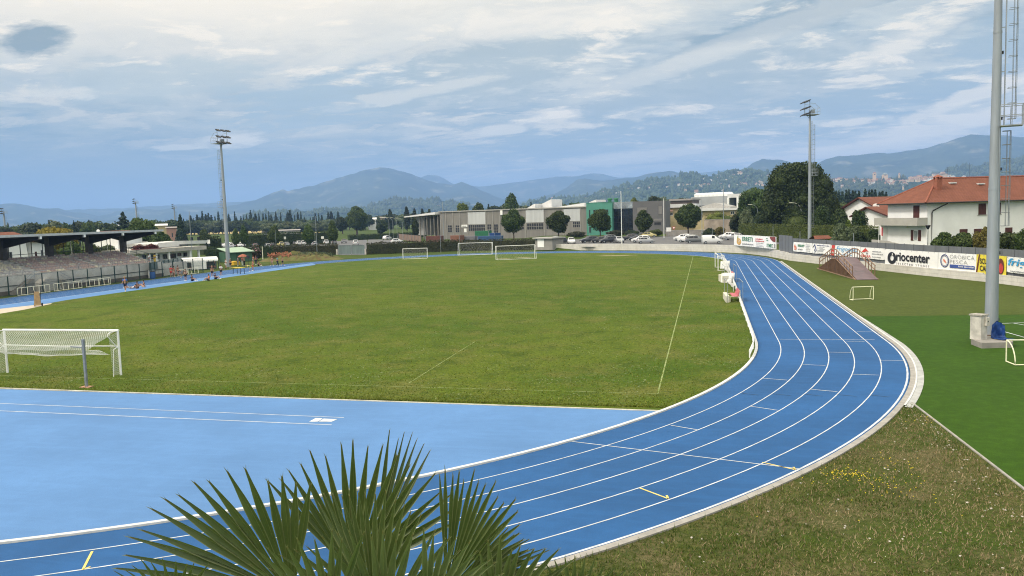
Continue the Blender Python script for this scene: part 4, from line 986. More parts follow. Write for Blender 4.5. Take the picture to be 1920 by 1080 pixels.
mb.box((X0, -.1, zb0), (-.003, Y1, zb0+.18)); mb.box((X0, -.1, zb0+.18), (X0+.14, Y1, zb1)); mb.box((X0+.14, -.1, zb0+.18), (-.003, .04, zb1)); mb.box((X0+.14, Y1-.14, zb0+.18), (0, Y1, zb1)); bal = mb.build('balcony', M_balc, h.t)
mb = MB(); mb.box((-.9, Dl+.0, 0), (-.003, Dl+.25, zb0)); mb.build('pier', M_plaster, h.t)
for px, py in ((1657, 0), (1711, 0), (1715.5, 0)): pass
MB().box((-.35, Dl*.45, zb0-.28), (-.003, Dl*.80, zb0-.05)).build('awning_box', M_white, h.t)
mb = MB(); gwa = pol(1634, 465, 113); gwb = pol(1718, 470, 109)
gw = Fac('garden_wall', 'low grey rendered wall in front of the white house', 'wall', gwa, gwb, ZP)
prof = [(0, 0), (gw.W, 0), (gw.W, 1.2), (gw.W*.88, 2.0), (gw.W*.82, 2.05), (gw.W*.45, 2.5), (gw.W*.4, 2.6), (0, 2.75)]
MB().extrude([(x, 0, z) for x, z in prof], (0, 0, 0), (0, .2, 0)).build('render', M_balc, gw.t)
def gable_house(label, A, B, D, ez, rz_, roofm=M_tile, wallm=M_plaster, ovh=.8, z0=ZP, name='house', ridge=.5):
    f = Fac(name, label, 'house', A, B, z0); W = f.W; m_ = W*ridge
    MB().extrude([(0, 0, 0), (W, 0, 0), (W, 0, ez), (m_, 0, rz_-.15), (0, 0, ez)], (0, 0, 0), (0, D, 0)).build('wall', wallm, f.t)
    sl = (rz_-ez)/m_; sr = (rz_-ez)/(W-m_)
    me = roof_mesh([((-ovh, D+ovh, ez-sl*ovh), (-ovh, -ovh, ez-sl*ovh), (m_, -ovh, rz_), (m_, D+ovh, rz_)), ((W+ovh, -ovh, ez-sr*ovh), (W+ovh, D+ovh, ez-sr*ovh), (m_, D+ovh, rz_), (m_, -ovh, rz_))], .2); me.materials.append(roofm)
    ro = link('roof', me, f.t)
    mb = MB()
    for x, z, s in ((-ovh, ez-sl*ovh, 1), (W+ovh, ez-sr*ovh, -1)): mb.bar((x, -ovh-.02, z-.12), (m_, -ovh-.02, rz_-.12), .05, .22)
    mb.build('bargeboard', M_shut, ro)
    return f, ro
A = pol(1583, 420, 190); a_ = math.atan2(A.y-CY, A.x-CX)-math.pi/2-R_(48)
B = A+Vector((math.cos(a_), math.sin(a_), 0))*9.5
f2, ro2 = gable_house('house with a white gable and red roof behind the clipped round shrubs', A, B, 16, hz(A.x, A.y, 389)-ZP, hz(A.x, A.y, 371)-ZP)
f2.window((3.6, 4.9, 2.6, 4.0), M_shut)
MB().box((2.5, -1.2, 3.9), (7.5, -.002, 4.05)).build('balcony_slab', M_balc, f2.t)
mb = MB(); c_ = f2.xz(1628, 372); chimney(8.1, 4.6, .95, 1.3, ro2, 6.6)
mb = MB(); mb.box((9.2, 7.6, 6.0), (11.0, 9.0, 6.9)); mb.build('roof_terrace', mat('pale_stone_rail', (.5, .48, .44), .9, .2, 2), f2.t)
A = pol(1604, 430, 170); B = A+Vector((math.cos(a_), math.sin(a_), 0))*8
f3, ro3 = gable_house('lower house wing with a red roof and a white dish behind the balcony', A, B, 10, hz(A.x, A.y, 402)-ZP, hz(A.x, A.y, 388)-ZP, ridge=.42)
dq = f3.xz(1642.5, 387.5, 2.); bm = bmesh.new(); bmesh.ops.create_uvsphere(bm, u_segments=16, v_segments=8, radius=.62, matrix=Matrix.Translation((dq[0], 2., dq[1]))@Matrix.Rotation(.5, 4, 'Z')@Matrix.Rotation(.35, 4, 'X')@Matrix.Diagonal((1, .22, 1, 1)))
me = bpy.data.meshes.new('satellite_dish'); bm.to_mesh(me); bm.free(); me.materials.append(M_white); link('satellite_dish', me, f3.t)
A = pol(1856, 400, 152); B = pol(1990, 400, 146)
gable_house('house with only its red roof ridge showing above the white house', B+Vector((2, 30, 0)), A+Vector((2, 30, 0)), -12, 7.4, hz(A.x+2, A.y+30, 340.5)-ZP) if False else None
A = pol(1850, 400, 168); B = pol(1985, 400, 160)
f4 = Fac('house', 'house whose red roof shows above the right end of the white house', 'house', A, B, ZP)
MB().box((0, 0, 0), (f4.W, 9, 7.3)).build('wall', M_plaster, f4.t); zr = f4.xz(1890, 341, 4.5)[1]
me = roof_mesh([((-.8, -.8, 7.2), (f4.W+.8, -.8, 7.2), (f4.W+.8, 4.5, zr), (-.8, 4.5, zr)), ((f4.W+.8, 9.8, 7.2), (-.8, 9.8, 7.2), (-.8, 4.5, zr), (f4.W+.8, 4.5, zr))]); me.materials.append(M_tile); ro = link('roof', me, f4.t)
chimney(f4.xz(1893, 342, 3.9)[0], 3.9, .6, .9, ro, zr-.35)
well = thing('garden_shrine', 'little tiled shelter on a white pier in front of the long hedge', 'shelter', (*pol(1539, 450, 138).xy, ZP), .3)
MB().box((-.45, -.4, 0), (.45, .4, 2.1)).build('pier', M_plaster, well)
me = roof_mesh([((-1.5, -1.1, 2.05), (1.5, -1.1, 2.05), (1.2, 0, 2.55), (-1.2, 0, 2.55)), ((1.5, 1.1, 2.05), (-1.5, 1.1, 2.05), (-1.2, 0, 2.55), (1.2, 0, 2.55))], .1); me.materials.append(M_tile); link('roof', me, well)
# ---------------------------------------------------------------- the grey works across the car park
M_gconc = mat('ribbed_grey_concrete', (.205, .195, .18), .9, .16, .5, streak=True)
M_gconc2 = mat('grey_concrete_frame', (.26, .25, .235), .9, .18, .6)
M_wpan = mat('translucent_white_panel', (.47, .48, .49), .5, .12, .7, streak=True)
M_roofg = mat('grey_roof_felt', (.36, .35, .33), .9, .15, .3)
fz0 = .3
F = Fac('factory', 'long grey concrete factory with white panels and ribbon windows', 'factory', pol(826, 440, 300), pol(1104, 440, 268), fz0)
H = F.xz(960, 391.5)[1]
MB().box((0, 0, -.4), (F.W, 42, H-.35)).build('wall', M_gconc, F.t)
ro = MB().box((-.4, -.4, H-.35), (F.W+.2, 42.4, H)).build('roof', M_roofg, F.t)
mb = MB()
for px in (826, 836, 849, 862, 877, 911, 924, 937, 985.5, 1020.5, 1056, 1088.5, 1102):
    x = F.xz(px, 410)[0]; mb.box((x-.16, -.12, -.4), (x+.16, 0, H-.36))
mb.build('pilaster', M_gconc2, F.t)
for a in ((877.8, 397.5, 910, 420.5), (986.3, 393, 1019.6, 417), (1057, 391.5, 1088, 414.5)): F.slab('white_panel', F.rect(*a), M_wpan, .08)
M_wd = mat('dark_window_band', (.03, .03, .034), .25, .3, 2, spec=.5)
for a, nx, ny in (((839.5, 422, 848, 436), 2, 3), ((854, 422, 862, 436), 2, 3), ((878.5, 421, 910, 433.5), 8, 2), ((913.5, 420, 921.5, 436), 2, 3), ((926, 420, 934.5, 437), 2, 3), ((988, 418, 1019, 431), 7, 2), ((1074, 415, 1088, 427), 4, 2), ((951, 419, 983, 431), 7, 2), ((1024, 417, 1054, 430), 7, 2)): F.window(F.rect(*a), M_gconc2, nx, ny, .12, M_wd)
F.slab('sign', F.rect(866, 421.5, 876.5, 426), M_white, .2); F.slab('notice', F.rect(870.5, 428.5, 875, 435.5), M_white, .1); F.slab('wall_box', F.rect(939, 394.5, 943, 403), M_white, .4)
rows(F.t, *F.rect(867.5, 422.8, 875, 424.6)[:2], (F.rect(867.5, 422.8, 875, 424.6)[2],), .3, bk, 21, 'sign_print').location = (0, -.18, 0)
for a, b, c, yb in ((1000, 1034, 376, 14), (988, 1003, 383.5, 9), (1042, 1096, 383, 12), (1084, 1118, 376.5, 24)):
    x0, zt = F.xz(a, c, yb); x1, _ = F.xz(b, c, yb)
    MB().extrude([(x0, yb, H), (x1, yb, H), (x1, yb, zt), (x1-.4, yb, zt+.1), (x0, yb, H+.1)], (0, 0, 0), (0, 8, 0)).build('roof_light', mat('white_roof_sheet', (.6, .6, .6), .6, .1, .4), ro)
# canopy and yard on its left flank
Cn = Fac('loading_canopy', 'open loading canopy with a white roof edge beside the grey factory', 'canopy', pol(768, 440, 330), pol(826.5, 440, 301), 0.)
zc0 = Cn.xz(770, 406)[1]; zc1 = Cn.xz(822, 400)[1]
MB().extrude([(0, -2, zc0-.3), (Cn.W, -2, zc1-.4), (Cn.W, -2, zc1+.5), (0, -2, zc0+.1)], (0, 0, 0), (0, 16, 0)).build('roof', mat('white_roof_sheet', (.6, .6, .6)), Cn.t)
MB().box((Cn.W*.25, 8, 0), (Cn.W-.05, 8.3, zc1-.5)).build('back_wall', mat('streaky_panels', (.28, .25, .22), .9, .45, 1.2, streak=True), Cn.t)
for k in range(7):
    x = Cn.W*(.30+.11*k); MB().box((x-.18, -.6, 0), (x+.18, -.25, zc0+(zc1-zc0)*x/Cn.W-.35)).build('pillar', M_concd, Cn.t)
MB().box((0, 3, 1.2), (Cn.W*.3, 14, zc0-.4)).build('side_store', mat('pale_grey_wall', (.33, .33, .33), .9, .1, 1), Cn.t)
yf = Fac('yard_fence', 'rusty brown yard fence running before the loading canopy', 'fence', at(748, 449), at(790, 455), 0.)
MB().box((0, 0, 0), (yf.W, .08, 2.2)).build('sheet', mat('rusty_sheet', (.19, .135, .11), .9, .3, .8, streak=True), yf.t)
for k in range(9): x = yf.W*k/8; MB().box((x-.06, -.1, 0), (x+.06, -.002, 2.35)).build('post', M_steel, yf.t)
def container(label, px0, px1, pyt, pyb, D, m, z0=0.):
    A = pol(px0, pyb, D); B = pol(px1, pyb, D-2); f = Fac('shipping_container', label, 'container', A, B, z0, 'containers in the factory yard'); zt = max(1.6, f.xz((px0+px1)/2, pyt)[1]); n = max(6, int(f.W/.35))
    MB().box((0, .06, .12), (f.W, 2.5, zt)).build('shell', m, f.t)
    mb = MB()
    for k in range(n): x = f.W*(k+.5)/n; mb.box((x-.08, 0, .2), (x+.08, .06, zt-.1))
    mb.build('corrugation', m, f.t)
    mb = MB()
    for x in (.0, f.W-.12): mb.box((x, -.02, .0), (x+.12, .0, zt+.02))
    mb.build('corner_post', M_steel, f.t)
container('bright green skip container in the factory yard', 890, 916.5, 433, 445, 262, mat('green_steel', (.03, .16, .08), .5, .15, 2))
container('dark blue container just right of the green one', 917.5, 928, 437, 445, 258, mat('dark_blue_steel', (.02, .06, .2), .5, .15, 2))
container('long blue container under the green one', 895, 940, 442.5, 450, 243, mat('blue_steel', (.045, .10, .22), .5, .15, 2))
container('rusty orange container left of the blue one', 844, 862, 441.5, 453, 245, mat('rust_orange_steel', (.20, .095, .065), .7, .2, 2))
container('grey container between the rusty and the blue ones', 863, 890, 443, 452, 246, mat('grey_steel', (.16, .16, .18), .6, .2, 2))
container('dark red container at the foot of the loading canopy', 798, 826, 442.5, 453.5, 247, mat('dark_red_steel', (.13, .055, .045), .7, .2, 2))
# teal entrance, glass hall and grey block
T = Fac('teal_block', 'teal clad office block joining the grey factory to the glass hall', 'office block', pol(1103, 440, 266), pol(1151, 440, 263.5), fz0)
M_teal = mat('teal_cladding', (.075, .25, .195), .6, .1, .6)
Ht = T.xz(1127, 380)[1]; MB().box((0, -1.5, -.4), (T.W-.02, 18, Ht)).build('wall', M_teal, T.t)
MB().box((-.1, -1.6, Ht), (T.W, 18, Ht+.15)).build('coping', M_teal, T.t)
mb = MB()
T.A = T.A-T.n*1.5; T.t.location = (T.A.x, T.A.y, fz0)
for o in KIDS[T.t.name]: o.location.y += 1.5
for a, nx in (((1104, 393, 1107, 408), 1), ((1112, 392.5, 1141, 399), 6), ((1104, 425, 1109, 437), 2)): T.window(T.rect(*a), M_teal, nx, 1, .1, M_wd)
G = Fac('glass_hall', 'dark glass entrance hall under a reflective silver band', 'entrance hall', pol(1151, 440, 263.5), pol(1187.5, 440, 262), fz0)
Hg = G.xz(1168, 378.5)[1]; Hb = G.xz(1168, 391)[1]
MB().box((0, .6, -.4), (G.W, 16, Hg-.3)).build('wall', M_gconc, G.t)
M_silv = mat('brushed_silver_band', (.5, .5, .5), .22, .45, .45, metal=.8)
MB().box((.0, -.3, Hb), (G.W-.02, .55, Hg)).build('silver_band', M_silv, G.t)
M_dglass = mat('dark_curtain_glass', (.012, .017, .024), .08, .5, .35, spec=.7)
MB().box((.1, .3, 0), (G.W-.1, .55, Hb-.02)).build('glazing', M_dglass, G.t)
mb = MB()
for k in range(5): x = .1+(G.W-.2)*k/4; mb.box((x-.05, .2, 0), (x+.05, .3, Hb-.03))
for k in range(1, 4): z = Hb*k/4; mb.box((.1, .22, z-.05), (G.W-.1, .298, z+.05))
mb.build('mullion', M_dark, G.t)
M_grey2 = mat('slate_grey_render', (.135, .132, .138), .85, .08, .5)
K = Fac('grey_block', 'slate grey office block at the right end of the works', 'office block', pol(1187.5, 440, 262), pol(1248.5, 440, 261), fz0)
Hk = K.xz(1218, 377)[1]; MB().box((0, -.5, -.4), (K.W, 20, Hk)).build('wall', M_grey2, K.t); K.A = K.A-K.n*.5; K.t.location = (K.A.x, K.A.y, fz0)
for o in KIDS[K.t.name]: o.location.y += .5
M_bl = mat('closed_grey_blind', (.2, .19, .185), .7, .08, 2)
for a, g_ in (((1194, 388, 1213.5, 402), M_bl), ((1233.5, 385.5, 1242.5, 402), M_bl), ((1226, 416, 1240, 422.5), M_wd), ((1222, 409, 1242, 414.5), M_bl)): K.window(K.rect(*a), M_grey2, 1, 1, .14, g_)
for px in (1141, 1153):
    x, z = T.xz(px, 378, 5.) ; MB().lathe([(.6, Ht+.1), (.6, Ht+.9), (.85, Ht+.95), (.8, Ht+1.3), (.2, Ht+1.45)], 10, (x, 6.5, 0)).build('roof_vent', MATS['green_steel'], T.t)
# yellow sheds and white plant behind, right of the works
M_ywall = mat('pale_yellow_wall', (.44, .36, .20), .9, .12, .5); M_wroof = mat('white_roof_sheet', (.6, .6, .6))
Y = Fac('yellow_shed', 'low yellow walled shed with a white roof behind the round trees', 'shed', pol(1250, 440, 285), pol(1302, 440, 284), ZP)
zt = Y.xz(1275, 389)[1]; MB().box((0, 0, 0), (Y.W, 14, zt)).build('wall', M_ywall, Y.t); MB().box((-.5, -.8, zt), (Y.W+.5, 15, Y.xz(1275, 382.5)[1])).build('roof', M_wroof, Y.t)
r = Y.rect(1250.5, 399, 1262, 404); Y.window((r[0], r[1], r[2], r[3]), M_white, 3, 1, .1); Y.slab('awning', Y.rect(1249, 394, 1262, 396.5), MATS['salmon_awning'] if 'salmon_awning' in MATS else mat('salmon_awning', (.5, .32, .26), .8), .6)
Z = Fac('yellow_hall', 'long yellow hall with a broad white roof behind the creeper wall', 'hall', pol(1300, 440, 283), pol(1388, 440, 280), ZP)
zt = Z.xz(1350, 394.5)[1]; zr = Z.xz(1345, 380, 0)[1]
MB().box((0, 0, 0), (Z.W, 18, zt)).build('wall', M_ywall, Z.t)
MB().extrude([(-.8, 0, zt), (Z.W+.8, 0, zt), (Z.W+.8, 0, zt+.7), (-.8, 0, zt+1.0)], (0, -1.2, 0), (0, 4, 0)).build('roof', M_wroof, Z.t)
MB().extrude([(1, 0, zt+.6), (Z.W*.75, 0, zt+.6), (Z.W*.75, 0, zr-1.4), (Z.W*.42, 0, zr), (1, 0, zr-1.3)], (0, 4, 0), (0, 17, 0)).build('upper_gable', mat('grey_gable', (.36, .35, .33), .9), Z.t)
for a in ((1370, 396, 1377, 402), (1312, 397, 1318, 403)): Z.window(Z.rect(*a), M_white, 2, 1, .1)
Q = Fac('white_plant', 'large white industrial plant with a dark open bay on the skyline', 'industrial plant', pol(1296, 430, 420), pol(1392, 430, 410), ZP)
z0_ = 0; zt = Q.xz(1330, 368.5)[1]; Q.box('window_band', Q.W*.03, Q.W*.70, -.06, -.002, zt*.55, zt*.68, M_wd); MB().box((0, 0, 0), (Q.W*.72, 25, zt)).build('wall', mat('white_cladding', (.36, .37, .38), .7, .12, .15), Q.t)
mb = MB()
for k in range(9): x = Q.W*(.02+.075*k); mb.lathe([(2.2, zt), (2.4, zt+1.2), (1.5, zt+1.9), (.3, zt+2.0)], 8, (x+1, 6, 0))
mb.build('roof_unit', M_white, Q.t)
MB().box((Q.W*.72, 0, zt-1), (Q.W*1.1, 25, zt+.8)).build('roof', M_wroof, Q.t); MB().box((Q.W*.74, 8, 0), (Q.W*1.08, 9, zt-1)).build('open_bay', mat('dark_bay', (.05, .045, .04), .9, .4, .2), Q.t)
for k in (.72, .90, 1.06): MB().box((Q.W*k, -.5, 0), (Q.W*k+.9, .5, zt-1.0)).build('pillar', M_white, Q.t)
U = Fac('brown_shed', 'low brown shed left of the white plant', 'shed', pol(1258, 430, 395), pol(1298, 430, 392), ZP); zt = U.xz(1280, 376)[1]
MB().box((0, 0, 0), (U.W, 12, zt)).build('wall', mat('brown_wall', (.16, .12, .11), .9, .2, .3), U.t); MB().box((-.5, -1, zt), (U.W+.5, 13, zt+.8)).build('roof', mat('grey_brown_roof', (.3, .27, .26), .9), U.t)
V = Fac('stone_wall', 'stained stone wall of the yard behind the white van', 'wall', pol(1320, 440, 235), pol(1371, 440, 230), ZP); zt = V.xz(1345, 412)[1]
MB().box((0, 0, 0), (V.W, .5, zt)).build('masonry', mat('stained_masonry', (.26, .22, .18), .9, .4, .35, bump=.3), V.t); MB().box((-.05, -.06, zt), (V.W+.05, .56, zt+.12)).build('coping', M_concd, V.t)
V2 = Fac('yard_wall', 'low grey wall with a road behind the round trees', 'wall', pol(1248, 440, 232), pol(1322, 440, 230), ZP); MB().box((0, 0, 0), (V2.W, .3, 1.6)).build('masonry', M_concd, V2.t); MB().box((-.05, -.06, 1.6), (V2.W+.05, .36, 1.7)).build('coping', M_conc, V2.t)
def road_sign(label, px, pyb, pyt, D, w, hgt, m, z0=ZP, tri=False):
    p = pol(px, pyb, D); t = thing('road_sign', label, 'sign', (p.x, p.y, z0), YAW*.3, 'small signs in the car parks'); z = hz(p.x, p.y, pyt)-z0
    MB().tube([(0, 0, 0), (0, 0, z)], .04, 6).build('post', M_galv, t)
    if tri: MB().extrude([(-w/2, 0, z), (w/2, 0, z), (0, 0, z-hgt)], (0, -.08, 0), (0, -.05, 0)).build('red_triangle', rd, t); MB().extrude([(-w*.3, 0, z-hgt*.12), (w*.3, 0, z-hgt*.12), (0, 0, z-hgt*.68)], (0, -.095, 0), (0, -.081, 0)).build('white_field', M_white, t)
    else: MB().box((-w/2, -.08, z-hgt), (w/2, -.05, z)).build('panel', m, t)
road_sign('give way sign with a red triangle left of the large round tree', 1263.5, 440, 425, 225, 1., .9, rd, tri=True)
road_sign('white hoarding board left of the give way sign', 1254, 440, 426.5, 226, 1.3, 1.1, M_white)
road_sign('white parking sign between the hornbeams', 535, 458, 443.5, 262, .7, .8, M_white, 0)
road_sign('white sign near the right hand hornbeam', 605.5, 456, 443, 258, .9, .8, M_white, 0)
road_sign('white sign before the hedge by the clubhouse', 392, 462, 449.5, 225, .8, 1.0, M_white, 0)
# ---------------------------------------------------------------- grandstand on the left
gs = thing('grandstand', 'covered concrete grandstand with seat rows behind the left straight', 'grandstand', (-49, 40, 0))
yA, yB = 16.-40, 62.2-40; nrow = 8; xw = -.3; zf0 = 2.35; rx = .98; rzz = .245
M_stand = mat('grey_stand_concrete', (.54, .52, .48), .9, .22, .7, bump=.1)
prof = [(0, 0), (0, zf0+.0), (-.18, zf0), (-.18, zf0-.3), (xw-.9, zf0-.3)]
x = xw-.9; z = zf0-.3; steps = []
for k in range(nrow): z += rzz; prof.append((x, z)); steps.append((x, z)); x -= rx*.8; prof.append((x, z))
prof += [(x-1.2, z), (x-1.2, 0)]
MB().extrude([(p[0], yA, p[1]) for p in prof], (0, 0, 0), (0, yB-yA, 0)).build('terrace', M_stand, gs)
topx, topz = x, z
MB().box((.002, yA, 1.05), (.05, yB, 1.16)).build('wall_band', mat('dark_joint', (.09, .085, .08), .9, .2, 1), gs)
MB().box((.003, yA, 0), (.06, yB, .5)).build('plinth', mat('brown_plinth', (.13, .105, .09), .9, .3, 1), gs)
seatm = [mat('seat_'+n, c, .7, .25, 3) for n, c in (('cream', (.62, .56, .44)), ('rose', (.44, .33, .30)), ('grey', (.46, .44, .42)), ('mauve', (.40, .36, .35)))]
for k, (sx, sz) in enumerate(steps):
    for j in range(4):
        ya, yb = yA+(yB-yA)*(.02+j*.245), yA+(yB-yA)*(.02+j*.245+.225); mb = MB(); y = ya
        while y < yb:
            mb.extrude([(sx-.10, y, sz+.02), (sx-.46, y, sz+.02), (sx-.52, y, sz+.30), (sx-.44, y, sz+.30), (sx-.40, y, sz+.10), (sx-.10, y, sz+.10)], (0, 0, 0), (0, .40, 0), rnd.choice((0, 0, 0, 1, 2)) if j < 2 else rnd.choice((0, 1, 1, 2)))
            y += .52
        mb.build('seat_row', [seatm[(k+j) % 2 if j > 1 else (0 if k > 1 else 2)], seatm[1 if j > 1 else 2], seatm[3]], gs)
cols = [31.6, 39.4, 47.2, 55.0, 62.4]
xf = -1.35; zF_ = 7.05
def roofz(x): return 7.36+ (x-xf)*.045
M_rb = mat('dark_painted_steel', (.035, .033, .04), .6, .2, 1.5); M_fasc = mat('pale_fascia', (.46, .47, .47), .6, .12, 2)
for cy in cols:
    y = cy-40; xc = topx+.2
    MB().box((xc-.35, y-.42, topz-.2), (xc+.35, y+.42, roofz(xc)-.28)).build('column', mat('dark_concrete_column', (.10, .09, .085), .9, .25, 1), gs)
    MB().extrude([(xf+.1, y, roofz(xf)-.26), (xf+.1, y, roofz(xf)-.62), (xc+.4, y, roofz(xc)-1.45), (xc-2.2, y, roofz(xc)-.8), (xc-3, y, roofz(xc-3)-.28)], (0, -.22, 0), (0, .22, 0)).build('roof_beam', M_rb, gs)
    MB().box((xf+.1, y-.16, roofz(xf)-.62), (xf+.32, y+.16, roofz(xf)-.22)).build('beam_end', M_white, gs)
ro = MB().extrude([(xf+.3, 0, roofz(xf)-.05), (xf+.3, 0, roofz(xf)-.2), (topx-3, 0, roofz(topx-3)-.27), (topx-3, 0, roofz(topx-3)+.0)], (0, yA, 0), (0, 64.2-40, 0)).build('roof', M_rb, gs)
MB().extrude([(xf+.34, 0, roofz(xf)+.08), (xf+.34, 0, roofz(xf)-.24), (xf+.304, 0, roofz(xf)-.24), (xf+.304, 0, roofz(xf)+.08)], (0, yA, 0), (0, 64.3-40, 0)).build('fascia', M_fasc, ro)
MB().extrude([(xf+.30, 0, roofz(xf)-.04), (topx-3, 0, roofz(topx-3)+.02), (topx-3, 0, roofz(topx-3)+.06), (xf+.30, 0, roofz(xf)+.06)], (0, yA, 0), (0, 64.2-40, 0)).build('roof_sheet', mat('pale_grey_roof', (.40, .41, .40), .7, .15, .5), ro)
bm = bmesh.new(); bmesh.ops.create_uvsphere(bm, u_segments=10, v_segments=6, radius=.26, matrix=Matrix.Translation((-5, 54.5-40, roofz(-5)+.3))); me = bpy.data.meshes.new('roof_dome'); bm.to_mesh(me); bm.free(); me.materials.append(M_white); link('roof_dome', me, ro)
mb = MB(); y = yA
while y < yB:
    mb.bar((topx-.9, y, topz), (topx-.9, y, topz+2.35), .08, .08); y += 1.95
for zz in (.06, .62, 2.3): mb.bar((topx-.9, yA, topz+zz), (topx-.9, yB, topz+zz), .07, .07)
mb.build('rear_screen_frame', M_dark, gs)
mb = MB()
for cy in (36, 44.5, 52.6, 60.2): mb.bar((topx-1.0, cy-40, topz+2.4), (topx-1.8, cy-40+1.1, topz), .10, .10)
mb.build('raking_strut', M_white, gs)
mb = MB()
for k in (2, 5): pass
for x_ in (-.1,):
    for zz in (zf0+.35, zf0+.75): mb.tube([(x_, yA, zz), (x_, yB, zz)], .022, 5)
    y = yA
    while y < yB: mb.tube([(x_, y, zf0), (x_, y, zf0+.75)], .02, 5); y += 1.9
mb.build('parapet_rail', M_steel, gs)
mb = MB()
for x_, z_ in ((-1.1, zf0), (topx, topz)): pass
for off in (0, .45): mb.tube([(-.4, yB-.1, zf0+.4+off), (topx, yB-.1, topz+.5+off)], .03, 5)
for k in range(6): u = k/5; xx = -.4+(topx+.4)*u; zz = zf0+(topz-zf0)*u; mb.tube([(xx, yB-.1, zz-.2), (xx, yB-.1, zz+1.0)], .03, 5)
mb.build('end_railing', M_green, gs)
# front stair with its pale block
ys = 37.5-40
MB().extrude([(.06, ys-1.6, 0), (.06, ys+2.4, 0), (.06, ys+1.6, 1.5), (.06, ys-.2, 1.6), (.06, ys-1.0, 1.1)], (0, 0, 0), (1.15, 0, 0)).build('stair_block', mat('pale_render', (.47, .45, .41), .9, .12, 2), gs)
mb = MB()
for k in range(10): mb.box((.06, ys-2.0-.30*k-.3, 0), (1.2, ys-2.0-.30*k, 1.75-.17*k))
for k in range(8): mb.box((.06, ys+2.5+.30*k, 0), (1.15, ys+2.8+.30*k, 1.3-.16*k))
mb.build('stair', M_concd, gs)
mb = MB()
for off in (.95, .55): mb.tube([(1.25, ys-5.0, off), (1.25, ys-2.0, 1.75+off), (1.25, ys+.2, 1.8+off)], .03, 5); mb.tube([(1.25, ys+4.8, off), (1.25, ys+2.2, 1.4+off)], .025, 5)
for yy, zz in ((ys-5, 0), (ys-3.5, .9), (ys-2, 1.75)): mb.tube([(1.25, yy, zz), (1.25, yy, zz+1)], .03, 5)
mb.build('stair_rail', M_galv, gs)
# perimeter fence before the stand
fn = thing('wire_fence', 'dark green post and wire fence before the grandstand', 'fence', (-48.35+.9, 40, 0))
y = 18-40; k = 0; yl = []
while y < 71-40: yl.append(y); y += 2.62
for y in yl: MB().box((-.05, y-.05, 0), (.05, y+.05, 2.45)).build('post', M_green, fn)
mb = MB()
for zz in (.05, 1.2, 2.42): mb.tube([(0, yl[0], zz), (0, yl[-1], zz)], .018, 4)
for zz in np.arange(.2, 2.4, .2): mb.tube([(0, yl[0], zz), (0, yl[-1], zz)], .005, 3)
mb.build('wire', M_green, fn)
m, nt, b = newmat('fine_wire_mesh'); b.inputs['Base Color'].default_value = (.05, .07, .07, 1)
tr_ = nt.nodes.new('ShaderNodeBsdfTransparent'); mx = nt.nodes.new('ShaderNodeMixShader')
br_ = nt.nodes.new('ShaderNodeTexBrick'); sp_ = nt.nodes.new('ShaderNodeSeparateXYZ'); cb = nt.nodes.new('ShaderNodeCombineXYZ'); lk(nt, pos(nt), sp_.inputs[0]); lk(nt, sp_.outputs[1], cb.inputs[0]); lk(nt, sp_.outputs[2], cb.inputs[1]); lk(nt, cb.outputs[0], br_.inputs['Vector'])
br_.offset = 0; br_.inputs['Scale'].default_value = 1; br_.inputs['Brick Width'].default_value = .1; br_.inputs['Row Height'].default_value = .1; br_.inputs['Mortar Size'].default_value = .006; br_.inputs['Mortar Smooth'].default_value = 0
lk(nt, br_.outputs['Fac'], mx.inputs[0]); lk(nt, tr_.outputs[0], mx.inputs[1]); lk(nt, b.outputs[0], mx.inputs[2]); lk(nt, mx.outputs[0], nt.nodes['Material Output'].inputs['Surface'])
M_mesh = m
mb = MB(); mb.quad((0, yl[0], .05), (0, yl[-1], .05), (0, yl[-1], 2.4), (0, yl[0], 2.4)); mb.build('mesh', M_mesh, fn, fix=False)
for k, (ya, yb, lab) in enumerate(((31.5, 36.5, 'white tubular rail barrier furthest left along the left track'), (37.2, 42.0, 'white tubular rail barrier below the stand stairs'), (42.8, 47.4, 'white tubular rail barrier right of the stand stairs'), (62.5, 67.8, 'yellowed tubular rail barrier behind the standing athletes'))):
    t = thing('rail_barrier', lab, 'barrier', (-46.55, ya, 0), 0, 'tubular rail barriers beside the left track'); Lr = yb-ya
    mb = MB(); mb.tube([(0, 0, .95), (0, Lr, .95)], .04, 6); mb.tube([(0, 0, .05), (0, Lr, .05)], .04, 6); mb.build('rail', M_offwh, t)
    for y in (0, Lr*.5, Lr): MB().tube([(0, y, 0), (0, y, .95)], .035, 5).build('post', M_offwh, t)
    mb = MB()
    for y in np.arange(.6, Lr, .9): mb.tube([(0, y, .95), (.5, y-.5, .05)], .025, 5)
    mb.build('brace', M_offwh, t)
q = at(281, 522.5); bn = thing('waste_bin', 'blue waste barrel standing against the fence below the stand end', 'bin', (-47.1, q.y, 0)); MB().lathe([(.38, 0), (.42, .3), (.42, .7), (.38, 1.05)], 14).build('barrel', mat('blue_plastic', (.03, .09, .25), .5, .15, 2), bn, smooth=True); MB().lathe([(.40, 1.05), (.42, 1.10), (.1, 1.14)], 14).build('lid', M_rub, bn)
